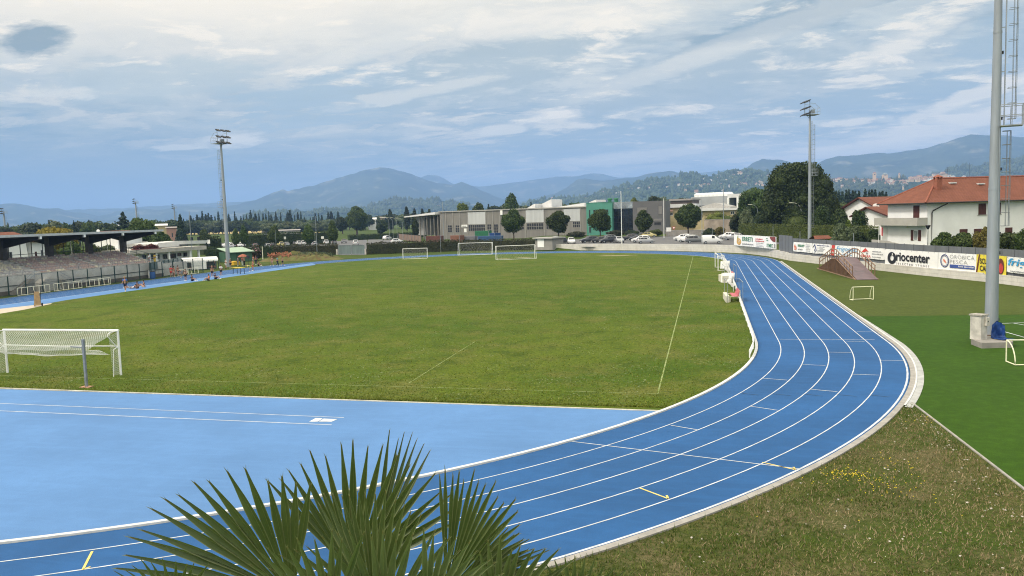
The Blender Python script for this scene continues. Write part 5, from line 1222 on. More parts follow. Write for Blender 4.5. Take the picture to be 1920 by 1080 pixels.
# clubhouse behind the end of the stand
cA, cB = pol(262, 490, 165), pol(383, 485, 176)
cl = Fac('clubhouse', 'low white clubhouse with a broad concrete terrace roof right of the stand', 'clubhouse', cA, cB, 0.)
z_t0 = cl.xz(350, 470)[1]; z_t1 = cl.xz(350, 463)[1]
MB().box((0, 2.5, 0), (cl.W-1.2, 14, z_t0)).build('wall', M_plaster, cl.t); MB().box((-2, 0, z_t0), (cl.W+.8, 14, z_t1)).build('roof', mat('stained_roof_slab', (.40, .375, .34), .9, .2, .7), cl.t)
for a, nx in (((285, 478, 292, 492), 1), ((297, 477, 305, 486), 2), ((309, 477, 317, 486), 2), ((323, 475.5, 348, 485), 6), ((350, 474, 357.5, 480), 2), ((361, 473, 368, 481), 2)):
    r = cl.rect(*a); o = cl.window(r, M_shut if nx == 1 else M_steel, nx, 1, .08); o.location.y = 2.5
for px in (283, 296, 320, 360, 376): x = cl.xz(px, 480)[0]; cl.box('pillar', x-.18, x+.18, .3, .65, 0, z_t0, M_plaster)
cu_ = Fac('terrace_pavilion', 'white pavilion with a long sloping roof upstairs on the clubhouse terrace', 'pavilion', pol(300, 470, 176), pol(381, 470, 184), z_t1)
za, zb = cu_.xz(302, 457)[1], cu_.xz(380, 450)[1]
MB().box((cu_.W*.48, .6, 0), (cu_.W*.97, 7, zb-.8)).build('wall', M_plaster, cu_.t)
for k in range(6): x = cu_.W*(.50+.085*k); cu_.box('window_bay', x, x+.75, .54, .62, .5, 1.75, M_glass) if k % 2 else cu_.box('pillar', x, x+.18, .3, .58, 0, zb-.9, M_plaster)
MB().extrude([(-2, 0, .25), (cu_.W*.35, 0, za*.55), (cu_.W, 0, zb-.75), (cu_.W+1, 0, zb-.1), (cu_.W*.33, 0, za*.55+.75), (-2, 0, .9)], (0, -.8, 0), (0, 9, 0)).build('roof', mat('white_roof_slab', (.58, .58, .56), .8, .1, .6), cu_.t)
MB().extrude([(-3.5, 0, .1), (cu_.W*.25, 0, .1), (cu_.W*.25, 0, 1.0), (-2.3, 0, 1.0)], (0, -2.2, 0), (0, -1.2, 0)).build('lower_roof', MATS['white_roof_slab'], cu_.t)
aw = thing('terrace_hedge', 'red leaved planter hedge on the clubhouse terrace next to the stand', 'hedge', (*pol(283, 470, 168).xy, z_t1-.2), cl.rz)
# dugout with a curved white roof, shed, far houses seen over the stand
dA, dB = at(333, 510.5), at(401, 506.5)
dg_ = Fac('dugout', 'glazed team dugout with a curved white roof beyond the left track', 'dugout', (dA.x-1, dA.y+3), (dB.x-1, dB.y+3), 0.)
zt = 2.25
mb = MB(); n = 8
for k in range(n): pass
MB().extrude([(0, 1.6*(1-math.cos(a)), zt-.75+.75*math.sin(a)) for a in [math.pi*.5*k/8 for k in range(9)]]+[(0, 1.6*(1-math.cos(a))+.02, zt-.82+.75*math.sin(a)) for a in [math.pi*.5*k/8 for k in range(8, -1, -1)]], (0, 0, 0), (dg_.W, 0, 0)).build('roof', M_white2, dg_.t)
r = dg_.rect(359, 489, 387, 503); MB().box((r[0], -.05, .15), (r[1], .0, zt-.7)).build('white_screen', M_white, dg_.t)
for k in range(8): x = dg_.W*k/7; dg_.box('post', x-.05, x+.05, -.03, .04, 0, zt-.6, M_green)
dg_.box('back_panel', 0, dg_.W, 1.7, 1.76, 0, zt-.1, mat('grey_green_panel', (.13, .16, .15), .6, .2, 2)); dg_.box('bench_seat', .3, dg_.W-.3, 1.0, 1.4, .4, .46, M_pink)
fw = Fac('side_fence', 'dark green mesh fence and gate between the stand and the dugout', 'fence', at(282, 522), at(335, 511.5), 0.)
for k in range(7): x = fw.W*k/6; fw.box('post', x-.05, x+.05, -.05, .05, 0, 2.5, M_green)
mb = MB(); [mb.tube([(0, 0, z), (fw.W, 0, z)], .02, 4) for z in (.1, 1.25, 2.45)]; mb.build('rail', M_green, fw.t)
fw.box('low_wall', fw.W*.05, fw.W*.72, .25, .5, 0, 1.25, M_plaster); fw.box('tinted_panel', 0.1, fw.W*.98, .05, .07, 1.3, 2.4, mat('tinted_sheet', (.10, .15, .17), .2, .2, 2))
sA, sB = at(430, 492), at(473.5, 489)
sh = Fac('green_shed', 'green metal shed with a pale green roof behind the athletes', 'shed', sA, sB, 0.); zt = sh.xz(452, 472)[1]; M_shed = mat('green_sheet_metal', (.055, .125, .075), .6, .15, 1, streak=True)
MB().box((0, 0, 0), (sh.W, 4, zt)).build('wall', M_shed, sh.t); MB().extrude([(-.3, -.5, zt-.1), (-.3, 4.3, zt+.75), (-.3, 4.3, zt+.87), (-.3, -.5, zt+.02)], (0, 0, 0), (sh.W+.6, 0, 0)).build('roof', mat('pale_green_roof', (.30, .40, .30), .6, .1, 1), sh.t); MB().box((sh.W*.3, -.04, .05), (sh.W*.55, -.003, 2.1)).build('door', mat('dark_green_door', (.035, .085, .05), .6), sh.t)
for lab, px0, px1, pyb, pyt, D, m in (('white house seen through the rear screen at the left of the stand', -30, 52, 470, 447, 150, M_plaster), ('white villa seen behind the right end of the stand', 222, 268, 470, 441, 178, M_plaster), ('pale house front seen between the stand columns', 60, 92, 470, 452, 155, M_plaster)):
    f = Fac('villa', lab, 'house', pol(px0, pyb, D), pol(px1, pyb, D+4), 2.2); zt = f.xz((px0+px1)/2, pyt)[1]
    MB().box((0, 0, -2.2), (f.W, 8, zt)).build('wall', m, f.t); f.window((f.W*.5, f.W*.62, .6, 2.4), M_steel, 2); f.window((f.W*.15, f.W*.25, .6, 2.2), M_shut, 2)
    me = roof_mesh([((-.6, -.7, zt), (f.W+.6, -.7, zt), (f.W+.6, 4, zt+1.0), (-.6, 4, zt+1.0)), ((f.W+.6, 8.7, zt), (-.6, 8.7, zt), (-.6, 4, zt+1.0), (f.W+.6, 4, zt+1.0))]); me.materials.append(M_tile); link('roof', me, f.t)
for lab, px0, px1, pyt, pyr, D, m, mr in (('pale hangar roof left of the spiky tree behind the stand', 206, 246, 424, 421, 430, M_plaster, M_wroof), ('white capped building right of the bushy tree', 292, 313, 423, 419.5, 400, M_ywall, M_wroof), ('low salmon building beside the dark conifer', 312, 335, 427, 425, 380, mat('salmon_wall', (.34, .20, .16), .9, .1, .5), MATS['grey_brown_roof']), ('small white farmhouse in the green field right of the big tree', 691, 706, 411.5, 408, 640, M_plaster, M_wroof), ('long low brown barn in front of the olive grove', 523, 562, 432, 430, 520, M_concd, MATS['grey_brown_roof']), ('low farm shed at the edge of the wheat', 492, 522, 434, 432.5, 560, M_gconc2, MATS['grey_brown_roof']), ('stone house tower left of the curved lamps', 714, 723, 408, 406, 620, MATS['stained_masonry'], MATS['grey_brown_roof'])):
    f = Fac('farm_building', lab, 'building', pol(px0, 430, D), pol(px1, 430, D), -.2); zt = f.xz((px0+px1)/2, pyt)[1]; zr = f.xz((px0+px1)/2, pyr, 4)[1]
    MB().box((0, 0, 0), (f.W, 8, zt)).build('wall', m, f.t); MB().extrude([(-.5, -.6, zt), (-.5, 4, max(zr, zt+.3)), (-.5, 8.6, zt)], (0, 0, 0), (f.W+1, 0, 0)).build('roof', mr, f.t)
    f.window((f.W*.4, f.W*.5, zt*.45, zt*.7), M_steel, 1)
# double gate in the far hedge, low annexe at the left end of the white wall
ga, gb = at(634.5, 477.5), at(684.5, 477.2)
gt = Fac('double_gate', 'pair of grey mesh gates in the hedge beyond the far bend', 'gate', ga, gb, 0.); zt = gt.xz(660, 459.5)[1]
for k in range(2):
    x0 = gt.W*(.01+.5*k); x1 = gt.W*(.49+.5*k); mb = MB()
    for a, b in (((x0, 0, .1), (x1, 0, .1)), ((x0, 0, zt), (x1, 0, zt)), ((x0, 0, .1), (x0, 0, zt)), ((x1, 0, .1), (x1, 0, zt))): mb.bar(a, b, .09, .09)
    o = mb.build('gate_leaf', M_galv, gt.t); MB().box((x0, .02, .12), (x1, .05, zt)).build('infill', mat('grey_green_mesh', (.13, .17, .17), .8, .2, 1.5, streak=True), o)
for x in (-.5, gt.W+.1): gt.box('pier', x, x+.4, -.2, .2, 0, 1.3, M_conc)
an = Fac('annexe', 'low grey hut with a pale door at the left end of the white wall', 'hut', pol(1004, 472, 181), pol(1036, 470, 178), .1)
zt = an.xz(1020, 447.5)[1]; MB().box((0, 0, 0), (an.W, 4, zt)).build('wall', M_gconc2, an.t); an.slab('door', an.rect(1008, 448, 1020, 463.5), M_plaster, .06)
MB().extrude([(-.4, -.5, zt), (an.W+.4, -.5, zt), (an.W+.4, 4.4, zt), (-.4, 4.4, zt)], (0, 0, 0), (0, 0, .25)).build('roof', M_roofg, an.t)
# ---------------------------------------------------------------- trees and plants
def leaf_cloud(rg, blobs, n, size, jit=.35, shell=.35, flat=0., droop=0.):
    """n leaf clumps as small quads scattered through the outer part of overlapping ellipsoids"""
    B = np.array([b[:6] for b in blobs], float); vol = B[:, 3]*B[:, 4]+B[:, 4]*B[:, 5]+B[:, 3]*B[:, 5]; k = rg.choice(len(B), n, p=vol/vol.sum())
    d = rg.normal(size=(n, 3)); d /= np.linalg.norm(d, axis=1)[:, None]
    r = 1-shell*rg.random(n)**1.6; r *= 1+.10*rg.normal(size=n)*jit
    P = B[k, :3]+d*r[:, None]*B[k, 3:6]
    N = d+rg.normal(size=(n, 3))*.75; N[:, 2] += flat; N /= np.linalg.norm(N, axis=1)[:, None]
    A = np.cross(N, rg.normal(size=(n, 3))); A /= np.linalg.norm(A, axis=1)[:, None]; Bv = np.cross(N, A)
    s = size*(.6+.8*rg.random(n))[:, None]
    a, b = A*s*.5, Bv*s*.32
    V = np.stack([P-a, P-b*1.0+a*.1, P+a, P+b*1.0+a*.1], 1).reshape(-1, 3)
    V[:, 2] += 0
    F = np.arange(4*n, dtype=np.int32).reshape(-1, 4); return V, F
def core(blobs, k=.72, seed=0):
    bm = bmesh.new()
    for i, b in enumerate(blobs):
        r = bmesh.ops.create_icosphere(bm, subdivisions=2, radius=1.)
        for v in r['verts']:
            q = 1+.18*mnoise.noise(v.co*1.7+Vector((i, seed, 0))); v.co = Vector((b[0]+v.co.x*b[3]*k*q, b[1]+v.co.y*b[4]*k*q, b[2]+v.co.z*b[5]*k*q))
    V = np.array([v.co[:] for v in bm.verts]); bm.verts.ensure_lookup_table(); F = np.array([[v.index for v in f.verts]+[f.verts[2].index] for f in bm.faces]); bm.free(); return V, F
def foliage(name, blobs, n, size, m, seed, withcore=True, **kw):
    rg = np.random.default_rng(seed); V, F = leaf_cloud(rg, blobs, n, size, **kw)
    if withcore:
        V2, F2 = core(blobs, kw.get('k', .70), seed); bm = None
        F2 = F2[:, :3]; tri = np.concatenate([F2, F2[:, 2:3]], 1)
        me = bpy.data.meshes.new(name); allv = np.concatenate([V, V2]); n4 = len(F)
        me.vertices.add(len(allv)); me.vertices.foreach_set('co', allv.astype(np.float32).ravel())
        li = np.concatenate([F.ravel(), (F2+len(V)).ravel()]).astype(np.int32); me.loops.add(len(li)); me.loops.foreach_set('vertex_index', li)
        st = np.concatenate([np.arange(n4)*4, n4*4+np.arange(len(F2))*3]).astype(np.int32); me.polygons.add(n4+len(F2)); me.polygons.foreach_set('loop_start', st)
        me.materials.append(m); me.update(calc_edges=True); return me
    return npmesh(name, V, F, m)
M_bark = mat('grey_brown_bark', (.085, .065, .05), .95, .3, 4, bump=.4)
LM = {'oak': leafmat('dark_oak_leaves', (.014, .032, .009), (.068, .10, .026)), 'lime': leafmat('lime_tree_leaves', (.020, .040, .010), (.075, .108, .024)), 'mid': leafmat('mid_green_leaves', (.025, .05, .012), (.09, .125, .028)),
      'con': leafmat('conifer_needles', (.010, .026, .014), (.035, .062, .028), transl=.1), 'yel': leafmat('yellow_shrub_leaves', (.13, .12, .014), (.32, .26, .03)), 'hedge': leafmat('hedge_leaves', (.014, .03, .010), (.055, .075, .024)), 'olive': leafmat('olive_grey_leaves', (.05, .075, .035), (.14, .17, .085)),
      'laurel': leafmat('laurel_hedge_leaves', (.035, .055, .010), (.10, .12, .025)), 'cyp': leafmat('cypress_green_leaves', (.012, .034, .010), (.06, .095, .020), transl=.1), 'red': leafmat('red_leaves', (.07, .02, .018), (.16, .06, .04)), 'gold': leafmat('golden_tipped_leaves', (.07, .07, .012), (.22, .20, .04)), 'fld': leafmat('bright_green_leaves', (.05, .09, .012), (.15, .19, .03)), 'flow': leafmat('oleander_leaves', (.020, .030, .012), (.075, .075, .035))}
def trunk_mb(h, r, limbs=4, seed=0, spread=.35):
    rg = random.Random(seed); mb = MB(); mb.tube([(0, 0, -.2), (.04, 0, h*.5), (.0, .05, h)], [r*1.25, r*.9, r*.7], 8)
    for k in range(limbs):
        a = 2*math.pi*(k+rg.random()*.5)/limbs; L_ = h*spread*(1+rg.random()); mb.tube([(0, 0, h*.85), (math.cos(a)*L_*.5, math.sin(a)*L_*.5, h+L_*.7), (math.cos(a)*L_, math.sin(a)*L_, h+L_*1.6)], [r*.6, r*.4, r*.15], 6)
    return mb
def tree(name, label, x, y, z0, th, tr, blobs, n, size, lm, seed, group=None, cat='tree', **kw):
    t = thing(name, label, cat, (x, y, z0), 0, group)
    trunk_mb(th, tr, 5, seed).build('trunk', M_bark, t, smooth=True)
    link('crown', foliage('crown', blobs, n, size, LM[lm], seed, **kw), t); return t
def place(px, pyb, D, z0=0.): p = pol(px, pyb, D); return p.x, p.y
def clump(rg, R, H, z, k=10, s=.45):
    """a crown: one main ellipsoid with smaller ones bulging out of it"""
    b = [(0, 0, z, R*.80, R*.80, H*.80)]
    for i in range(k):
        a = rg.random()*2*math.pi; e = rg.uniform(-.7, 1)*math.pi/2; q = rg.uniform(.50, .72); s_ = s*rg.uniform(.7, 1.2)
        b.append((R*q*math.cos(a)*math.cos(e), R*q*math.sin(a)*math.cos(e), z+H*q*math.sin(e), R*s_, R*s_, H*s_))
    return b
# clipped round limes before the works
for k, (px, w, yt, yb, D, lab) in enumerate(((962.5, 50, 393, 441, 236, 'round dark tree leftmost of the row before the grey factory'), (1046.5, 48, 393.5, 439, 235, 'round dark tree between two white factory panels'), (1125, 50, 391.5, 438, 232, 'round dark tree before the teal block'), (1207.5, 38, 394, 437, 228, 'smaller round dark tree before the slate grey block'), (1290, 52, 378, 432, 214, 'large round green tree before the yellow shed'))):
    x, y = place(px, 420, D); ztop = hz(x, y, yt)-ZP; zbot = hz(x, y, yb)-ZP; R = w/2*D/FPX*1.0; Hh = (ztop-zbot)/2; rg = random.Random(k)
    tree('round_tree', lab, x, y, ZP, max(zbot+.6, .8), .2, clump(rg, R*.97, Hh, zbot+Hh, 12, .36), 7500, .42, 'lime', 10+k, 'round trees before the works')
# the great dark tree and its neighbours
x, y = place(1496, 420, 190); zt = hz(x, y, 303)-ZP; R = 60*190/FPX; rg = random.Random(5)
b = [(-2.0, 0, zt*.63, 4.6, 5, zt*.36), (2.2, 1, zt*.58, 4.6, 5, zt*.34), (-4.0, 0, zt*.50, 3.2, 4, zt*.27), (4.9, 0, zt*.45, 2.7, 4, zt*.27), (0, -2, zt*.38, 5.2, 4, zt*.22), (-1.8, 0, zt*.83, 3.6, 4, zt*.15), (1.8, 0, zt*.86, 3.2, 4, zt*.135), (5.6, 0, zt*.34, 1.8, 3, zt*.15), (-5.4, -1, zt*.40, 1.9, 3, zt*.2), (4.3, -1, zt*.68, 2.3, 3, zt*.17), (-3.6, -2, zt*.74, 2.4, 3, zt*.14)]
for i in range(22):
    a = rg.random()*2*math.pi; e = rg.uniform(-.3, 1)*1.4; b.append((5.6*math.cos(a)*math.cos(e)*.88, 4.5*math.sin(a)*math.cos(e), zt*.55+zt*.36*math.sin(e), 1.6, 1.6, 1.5))
b = [(q[0]*R/7.0, *q[1:3], q[3]*R/7.0, *q[4:]) for q in b]
tree('oak_tree', 'great dark green tree behind the slim mast, tallest tree of the scene', x, y, ZP, zt*.35, .6, b, 26000, .5, 'oak', 21, shell=.3)
x, y = place(1420, 420, 225); zt = hz(x, y, 352)-ZP; R = 42*225/FPX; rg = random.Random(6)
tree('broadleaf_tree', 'wide olive green tree just left of the great dark tree', x, y, ZP, zt*.4, .4, clump(rg, R, zt*.36, zt*.62, 16, .4), 12000, .55, 'gold' if False else 'lime', 22)
def shrub(name, label, px, pyb, D, w, yt, lm, seed, n=3500, size=.3, z0=ZP, group=None, k=9, s=.42, cat='shrub', ybot=None):
    x, y = place(px, pyb, D); zt = hz(x, y, yt)-z0; R = w/2*D/FPX; rg = random.Random(seed)
    t = thing(name, label, cat, (x, y, z0), 0, group); b = clump(rg, R, zt*.5, zt*.5, k, s)
    link('foliage', foliage('foliage', b, n, size, LM[lm], seed), t)
    MB().tube([(0, 0, -.1), (0, 0, zt*.5)], [.12, .06], 6).build('stem', M_bark, t); return t
for k, a in enumerate((('clipped dark round shrub behind the black flagged hedge, beside the house gable', 1574, 445, 165, 33, 384, 'cyp', 'rounded_cypress'), ('clipped dark round shrub hiding the lower red roof', 1612, 445, 158, 34, 386, 'cyp', 'rounded_cypress'), ('wide clipped bush standing right behind the slim mast', 1540, 445, 168, 40, 377, 'cyp', 'rounded_cypress'), ('yellowish green bush rising between two clipped bushes', 1567, 430, 190, 28, 372, 'mid', 'garden_bush'), ('broad soft green bush left of the slim mast', 1494, 440, 185, 58, 388, 'mid', 'garden_bush'), ('silver green bush at the foot of the great dark tree', 1458, 436, 195, 26, 390, 'olive', 'garden_bush'), ('dark grey round shrub left of the curved grey lamp', 1399, 438, 205, 33, 389, 'olive', 'garden_bush'), ('dark rounded bush between the two curved lamps', 1436, 438, 200, 34, 388, 'hedge', 'garden_bush'), ('small bright bush on top of the long hedge', 1453, 437, 198, 22, 404, 'fld', 'garden_bush'), ('grey green bush rising behind the white curved lamp', 1517, 430, 200, 36, 381, 'olive', 'garden_bush'), ('pale lime bush poking over the hedge beside the olive', 1590, 445, 148, 17, 415, 'fld', 'garden_bush'), ('soft olive bush growing before the long hedge', 1580, 458, 134, 42, 422, 'olive', 'garden_bush'), ('soft grey green bush at the pale fence post', 1603, 457, 130, 30, 424, 'olive', 'garden_bush'), ('dark low bush under the balcony', 1611, 462, 126, 28, 434, 'hedge', 'garden_bush'), ('dark low bush beside the flagpole', 1640, 458, 128, 34, 431, 'hedge', 'garden_bush'), ('green bush growing round the flag under the balcony', 1652, 455, 130, 30, 428, 'mid', 'garden_bush'), ('creeper mass hanging over the stained stone wall', 1346, 425, 237, 62, 394, 'fld', 'creeper'), ('dark bush at the right end of the stone wall', 1379, 430, 226, 24, 398, 'hedge', 'garden_bush'), ('dark bush in front of the stained stone wall', 1330, 440, 222, 30, 428, 'hedge', 'garden_bush'), ('yellowing bush before the stone wall', 1349, 440, 221, 22, 425, 'gold', 'garden_bush'), ('low bush strip before the slate grey block', 1230, 440, 233, 30, 430, 'laurel', 'garden_bush'), ('low brown green bush strip before the teal block', 1155, 440, 240, 40, 432, 'flow', 'garden_bush'), ('low bush strip before the glass hall', 1184, 440, 238, 30, 431, 'hedge', 'garden_bush'), ('low bush strip beside the grey annexe trees', 1080, 441, 246, 40, 434, 'flow', 'garden_bush'))):
    lab, px, pyb, D, w, yt, lm, nm = a
    shrub(nm, lab, px, pyb, D, w, yt, lm, 40+k, 4200 if D < 210 else 2600, .30, group='garden bushes right of the works', k=9 if lm != 'cyp' else 3, s=.42)
# fruit trees by the house
for k, (px, D, w, yt, lm, lab) in enumerate(((1771, 105, 42, 438, 'mid', 'small spreading tree with bare forked limbs before the house wall'), (1808, 104, 52, 437, 'mid', 'broad leafy tree before the low brown shutters'), (1847, 102, 40, 427, 'gold', 'yellowing leafy tree just left of the near mast'), (1888, 100, 48, 432, 'lime', 'dark leafy tree right of the near mast'), (1918, 99, 34, 430, 'lime', 'dark leafy tree cut by the right edge of the frame'))):
    x, y = place(px, 460, D); zt = hz(x, y, yt)-ZP; R = w/2*D/FPX; rg = random.Random(80+k)
    tree('fruit_tree', lab, x, y, ZP, zt*.42, .11, clump(rg, R, zt*.30, zt*.70, 11, .38) if k < 2 else clump(rg, R, zt*.46, zt*.54, 12, .38), 4500, .26, lm, 90+k, 'garden trees by the house')
def hedge(label, A, B, h, w, lm, seed, dens=60, size=.3, z0=0., name='hedge', group=None, lump=.25):
    A, B = Vector(A[:2]+(0,) if isinstance(A, tuple) else (A.x, A.y, 0)), Vector(B[:2]+(0,) if isinstance(B, tuple) else (B.x, B.y, 0)); L_ = (B-A).length
    t = thing(name, label, 'hedge', (A.x, A.y, z0), math.atan2(B.y-A.y, B.x-A.x), group); rg = np.random.default_rng(seed)
    n = int(L_*(2*h+w)*dens/ (size*10)); u = rg.random(n)*L_; s = rg.random(n)*(2*h+w)
    top = np.array([h*(1+lump*.4*mnoise.noise(Vector((q*.45, seed, 0)))+lump*.3*mnoise.noise(Vector((q*1.6, seed, 3)))) for q in u])
    P = np.where((s < h)[:, None], np.stack([u, np.zeros(n), s/h*top], 1), np.where((s < h+w)[:, None], np.stack([u, s-h, top], 1), np.stack([u, np.full(n, w), (s-h-w)/h*top], 1)))
    P += rg.normal(size=(n, 3))*.10
    N = rg.normal(size=(n, 3)); N[:, 1] -= .6; N /= np.linalg.norm(N, axis=1)[:, None]; A_ = np.cross(N, rg.normal(size=(n, 3))); A_ /= np.linalg.norm(A_, axis=1)[:, None]; B_ = np.cross(N, A_); ss = size*(.6+.8*rg.random(n))[:, None]
    V = np.stack([P-A_*ss*.5, P-B_*ss*.32, P+A_*ss*.5, P+B_*ss*.32], 1).reshape(-1, 3); link('foliage', npmesh('foliage', V, np.arange(4*n).reshape(-1, 4), LM[lm]), t)
    MB().box((0, .12, 0), (L_, w-.12, h*.9)).build('twigs', LM[lm], t); return t
hedge('long clipped hedge running behind the car park under the great dark tree', pol(1384, 440, 196), pol(1665, 460, 139), 3.55, 1.5, 'laurel', 1, 55, .26, ZP, lump=.08)
hedge('flowering hedge beyond the far bend, right of the grey gates', at(688, 477.3), at(862, 470.6), 2.55, 1.6, 'flow', 2, 60, .3)
hedge('flowering hedge continuing behind the middle far goal', at(863, 470.5), at(1000, 468.5), 2.4, 1.6, 'flow', 3, 60, .3)
hedge('dark hedge beyond the far bend, left of the grey gates', at(510, 480.5), at(632, 477.3), 2.45, 1.8, 'flow', 4, 60, .3, lump=.5)
hedge('dark hedge behind the green shed and the left mast', pol(386, 480, 196), pol(512, 476, 196), 2.6, 1.8, 'hedge', 5, 60, .3, lump=.5)
hedge('tall dark hedge at the back of the left car park', pol(462, 450, 285), pol(620, 448, 290), 4.4, 2., 'hedge', 6, 50, .4, lump=.1)
hedge('dark tall hedge right of the clubhouse', pol(382, 456, 232), pol(416, 456, 236), 4.6, 2., 'hedge', 7, 50, .4)
hedge('low hedge of the green field behind the big tree', pol(655, 440, 330), pol(800, 440, 345), 2.0, 2., 'hedge', 8, 40, .5)
rdh = link('foliage', foliage('foliage', [(i*.9-3.4, 0, .4+.15*math.sin(i*2), .6, .6, .5) for i in range(6)], 1300, .22, LM['red'], 77), aw); aw.location.z = z_t1
MB().box((-4, -.6, -.25), (2, .6, .15)).build('planter', mat('maroon_planter', (.14, .03, .035), .7), aw)
oq = shrub('oleander', 'pink flowering oleander bush right of the green shed', 482, 488, 184, 22, 468, 'flow', 300, 2500, .28, 0.)
rg_ = np.random.default_rng(4); V, F_ = leaf_cloud(rg_, [(0, 0, 1.6, 1.2, 1.2, 1.2)], 160, .16); link('blossom', npmesh('blossom', V, F_, mat('pink_blossom', (.55, .28, .33), .8)), oq)
# mound of rubble and weeds
q = at(547, 490); md = thing('rubble_mound', 'low mound of orange rubble and weeds before the dark hedge', 'mound', (q.x, q.y+4, 0), .2)
bm = bmesh.new(); bmesh.ops.create_grid(bm, x_segments=40, y_segments=14, size=1)
for v in bm.verts:
    x_, y_ = v.co.x, v.co.y; e = max(0, 1-x_*x_)*max(0, 1-y_*y_); v.co = (x_*8.5, y_*2.6, 2.0*e**.8*(.75+.5*mnoise.noise(Vector((x_*4, y_*3, 1)))+.3*mnoise.noise(Vector((x_*14, y_*9, 2))))-.05)
me = bpy.data.meshes.new('earth'); bm.to_mesh(me); bm.free(); me.materials.append(mat('rubble_earth', (.19, .12, .06), .95, .4, 1.2, col2=(.12, .14, .04))); link('earth', me, md)
mb = MB(); rg = random.Random(3)
for k in range(60):
    x_ = rg.uniform(-6.5, -1.5); y_ = rg.uniform(-2, 0); mb.bar((x_, y_, .6+rg.random()*.8), (x_+rg.uniform(-.4, .4), y_+rg.uniform(-.3, .3), 1.0+rg.random()*.9), .22, .16)
mb.build('rubble', mat('broken_brick', (.34, .14, .08), .9, .3, 3), md)
V, F_ = leaf_cloud(np.random.default_rng(9), [(2, 0, .9, 5, 1.8, .8), (-3, 0, .8, 4, 1.5, .6)], 2200, .3); link('weeds', npmesh('weeds', V, F_, LM['olive']), md)
# columnar hornbeams in the left car park
for k, (px, w, yt, yb, D, lab) in enumerate(((441.5, 15, 428, 458, 262, 'short columnar hornbeam just right of the left mast'), (457, 16, 421.5, 458, 266, 'taller columnar hornbeam second right of the left mast'), (514, 25, 421.5, 456, 262, 'broad columnar hornbeam in the middle of the left car park'), (578.5, 25, 420, 455, 255, 'broad columnar hornbeam left of the lamp pole'), (623.5, 21, 412.5, 452, 255, 'tallest columnar hornbeam near the grey gates'))):
    x, y = place(px, 440, D); zt = hz(x, y, yt); zb = max(.6, hz(x, y, yb)); R = w/2*D/FPX; Hh = (zt-zb)/2
    b = [(0, 0, zb+Hh*.75, R*.95, R*.95, Hh*.75), (0, 0, zb+Hh*1.2, R*.62, R*.62, Hh*.78)]+[(R*.5*math.cos(a), R*.5*math.sin(a), zb+Hh*(.5+.25*(i % 3)), R*.45, R*.45, Hh*.45) for i, a in enumerate(np.arange(0, 6.2, .9))]
    tree('hornbeam_tree', lab, x, y, 0, zb+.5, .16, b, 4200, .42, 'mid', 120+k, 'columnar hornbeams in the left car park')
# trees around the left and centre middle distance
def big(name, lab, px, D, w, yt, lm, seed, n=7000, size=.8, asp=None, zb=.25, z0=0., group=None, trunk=True):
    x, y = place(px, 430, D); zt = hz(x, y, yt)-z0; R = w/2*D/FPX; rg = random.Random(seed); Hh = zt*(1-zb)/2
    return tree(name, lab, x, y, z0, zt*zb+.5, R*.09, clump(rg, R*.98, Hh*.98, zt*zb+Hh, 18, .36), n, size, lm, seed, group)
big('broadleaf_tree', 'big full green tree standing alone in the fields left of centre', 669, 460, 46, 386.5, 'mid', 200, 11000, .8, zb=.1)
big('broadleaf_tree', 'darker broad tree half behind the big full tree', 642, 500, 26, 405, 'hedge', 201, 4000, .9, zb=.1)
big('broadleaf_tree', 'dark bushy clump of a tree below the poplars left of the curved lamps', 717, 430, 24, 412, 'hedge', 202, 4000, .8, zb=.05)
big('broadleaf_tree', 'dark tree standing inside the canopy yard', 779, 300, 15, 411, 'hedge', 203, 3500, .5, zb=.1)
big('broadleaf_tree', 'tall green tree rising behind the factory roof at its middle', 961, 380, 32, 361.5, 'mid', 204, 8000, .7, zb=.15)
big('broadleaf_tree', 'bright green tree behind the factory roof, left of the roof mast', 870, 370, 28, 379, 'fld', 205, 6000, .7, zb=.2)
big('broadleaf_tree', 'dull green tree behind the factory roof, right of the bright one', 898, 372, 28, 378, 'mid', 206, 6000, .7, zb=.2)
big('broadleaf_tree', 'bright tree top showing over the slate grey block', 1191, 330, 26, 370, 'fld', 207, 4000, .6, zb=.3)
big('broadleaf_tree', 'dark tree top showing over the right of the grey block', 1227, 340, 40, 366.5, 'hedge', 208, 5000, .6, zb=.3)
big('broadleaf_tree', 'dark leaning pine like tree over the clubhouse terrace', 296, 182, 42, 430, 'oak', 209, 9000, .45, zb=.3)
big('broadleaf_tree', 'spiky light green tree rising above the stand roof', 262, 200, 66, 410, 'mid', 210, 9000, .5, zb=.15)
big('garden_bush', 'dome of yellow leaves showing over the stand roof', 108, 175, 74, 422.5, 'yel', 211, 9000, .35, zb=.3)
big('broadleaf_tree', 'single green tree at the edge of the wheat behind the clubhouse', 383, 300, 22, 430, 'mid', 212, 3500, .5, zb=.1)
for k, (px, w, yt, D) in enumerate(((70, 24, 447, 172), (130, 42, 452, 165), (170, 30, 450, 168), (200, 30, 455, 170), (92, 22, 455, 165))):
    big('garden_bush', ('yellow green bush seen through the stand columns at the left', 'broad dark bush seen between the two middle stand columns', 'bush seen right of the third stand column', 'bush seen before the right hand stand column', 'pale bush seen just left of the second stand column')[k], px, D, w, yt, ('gold', 'mid', 'mid', 'olive', 'olive')[k], 230+k, 2500, .3, zb=.02, z0=1.2, group='bushes behind the stand')
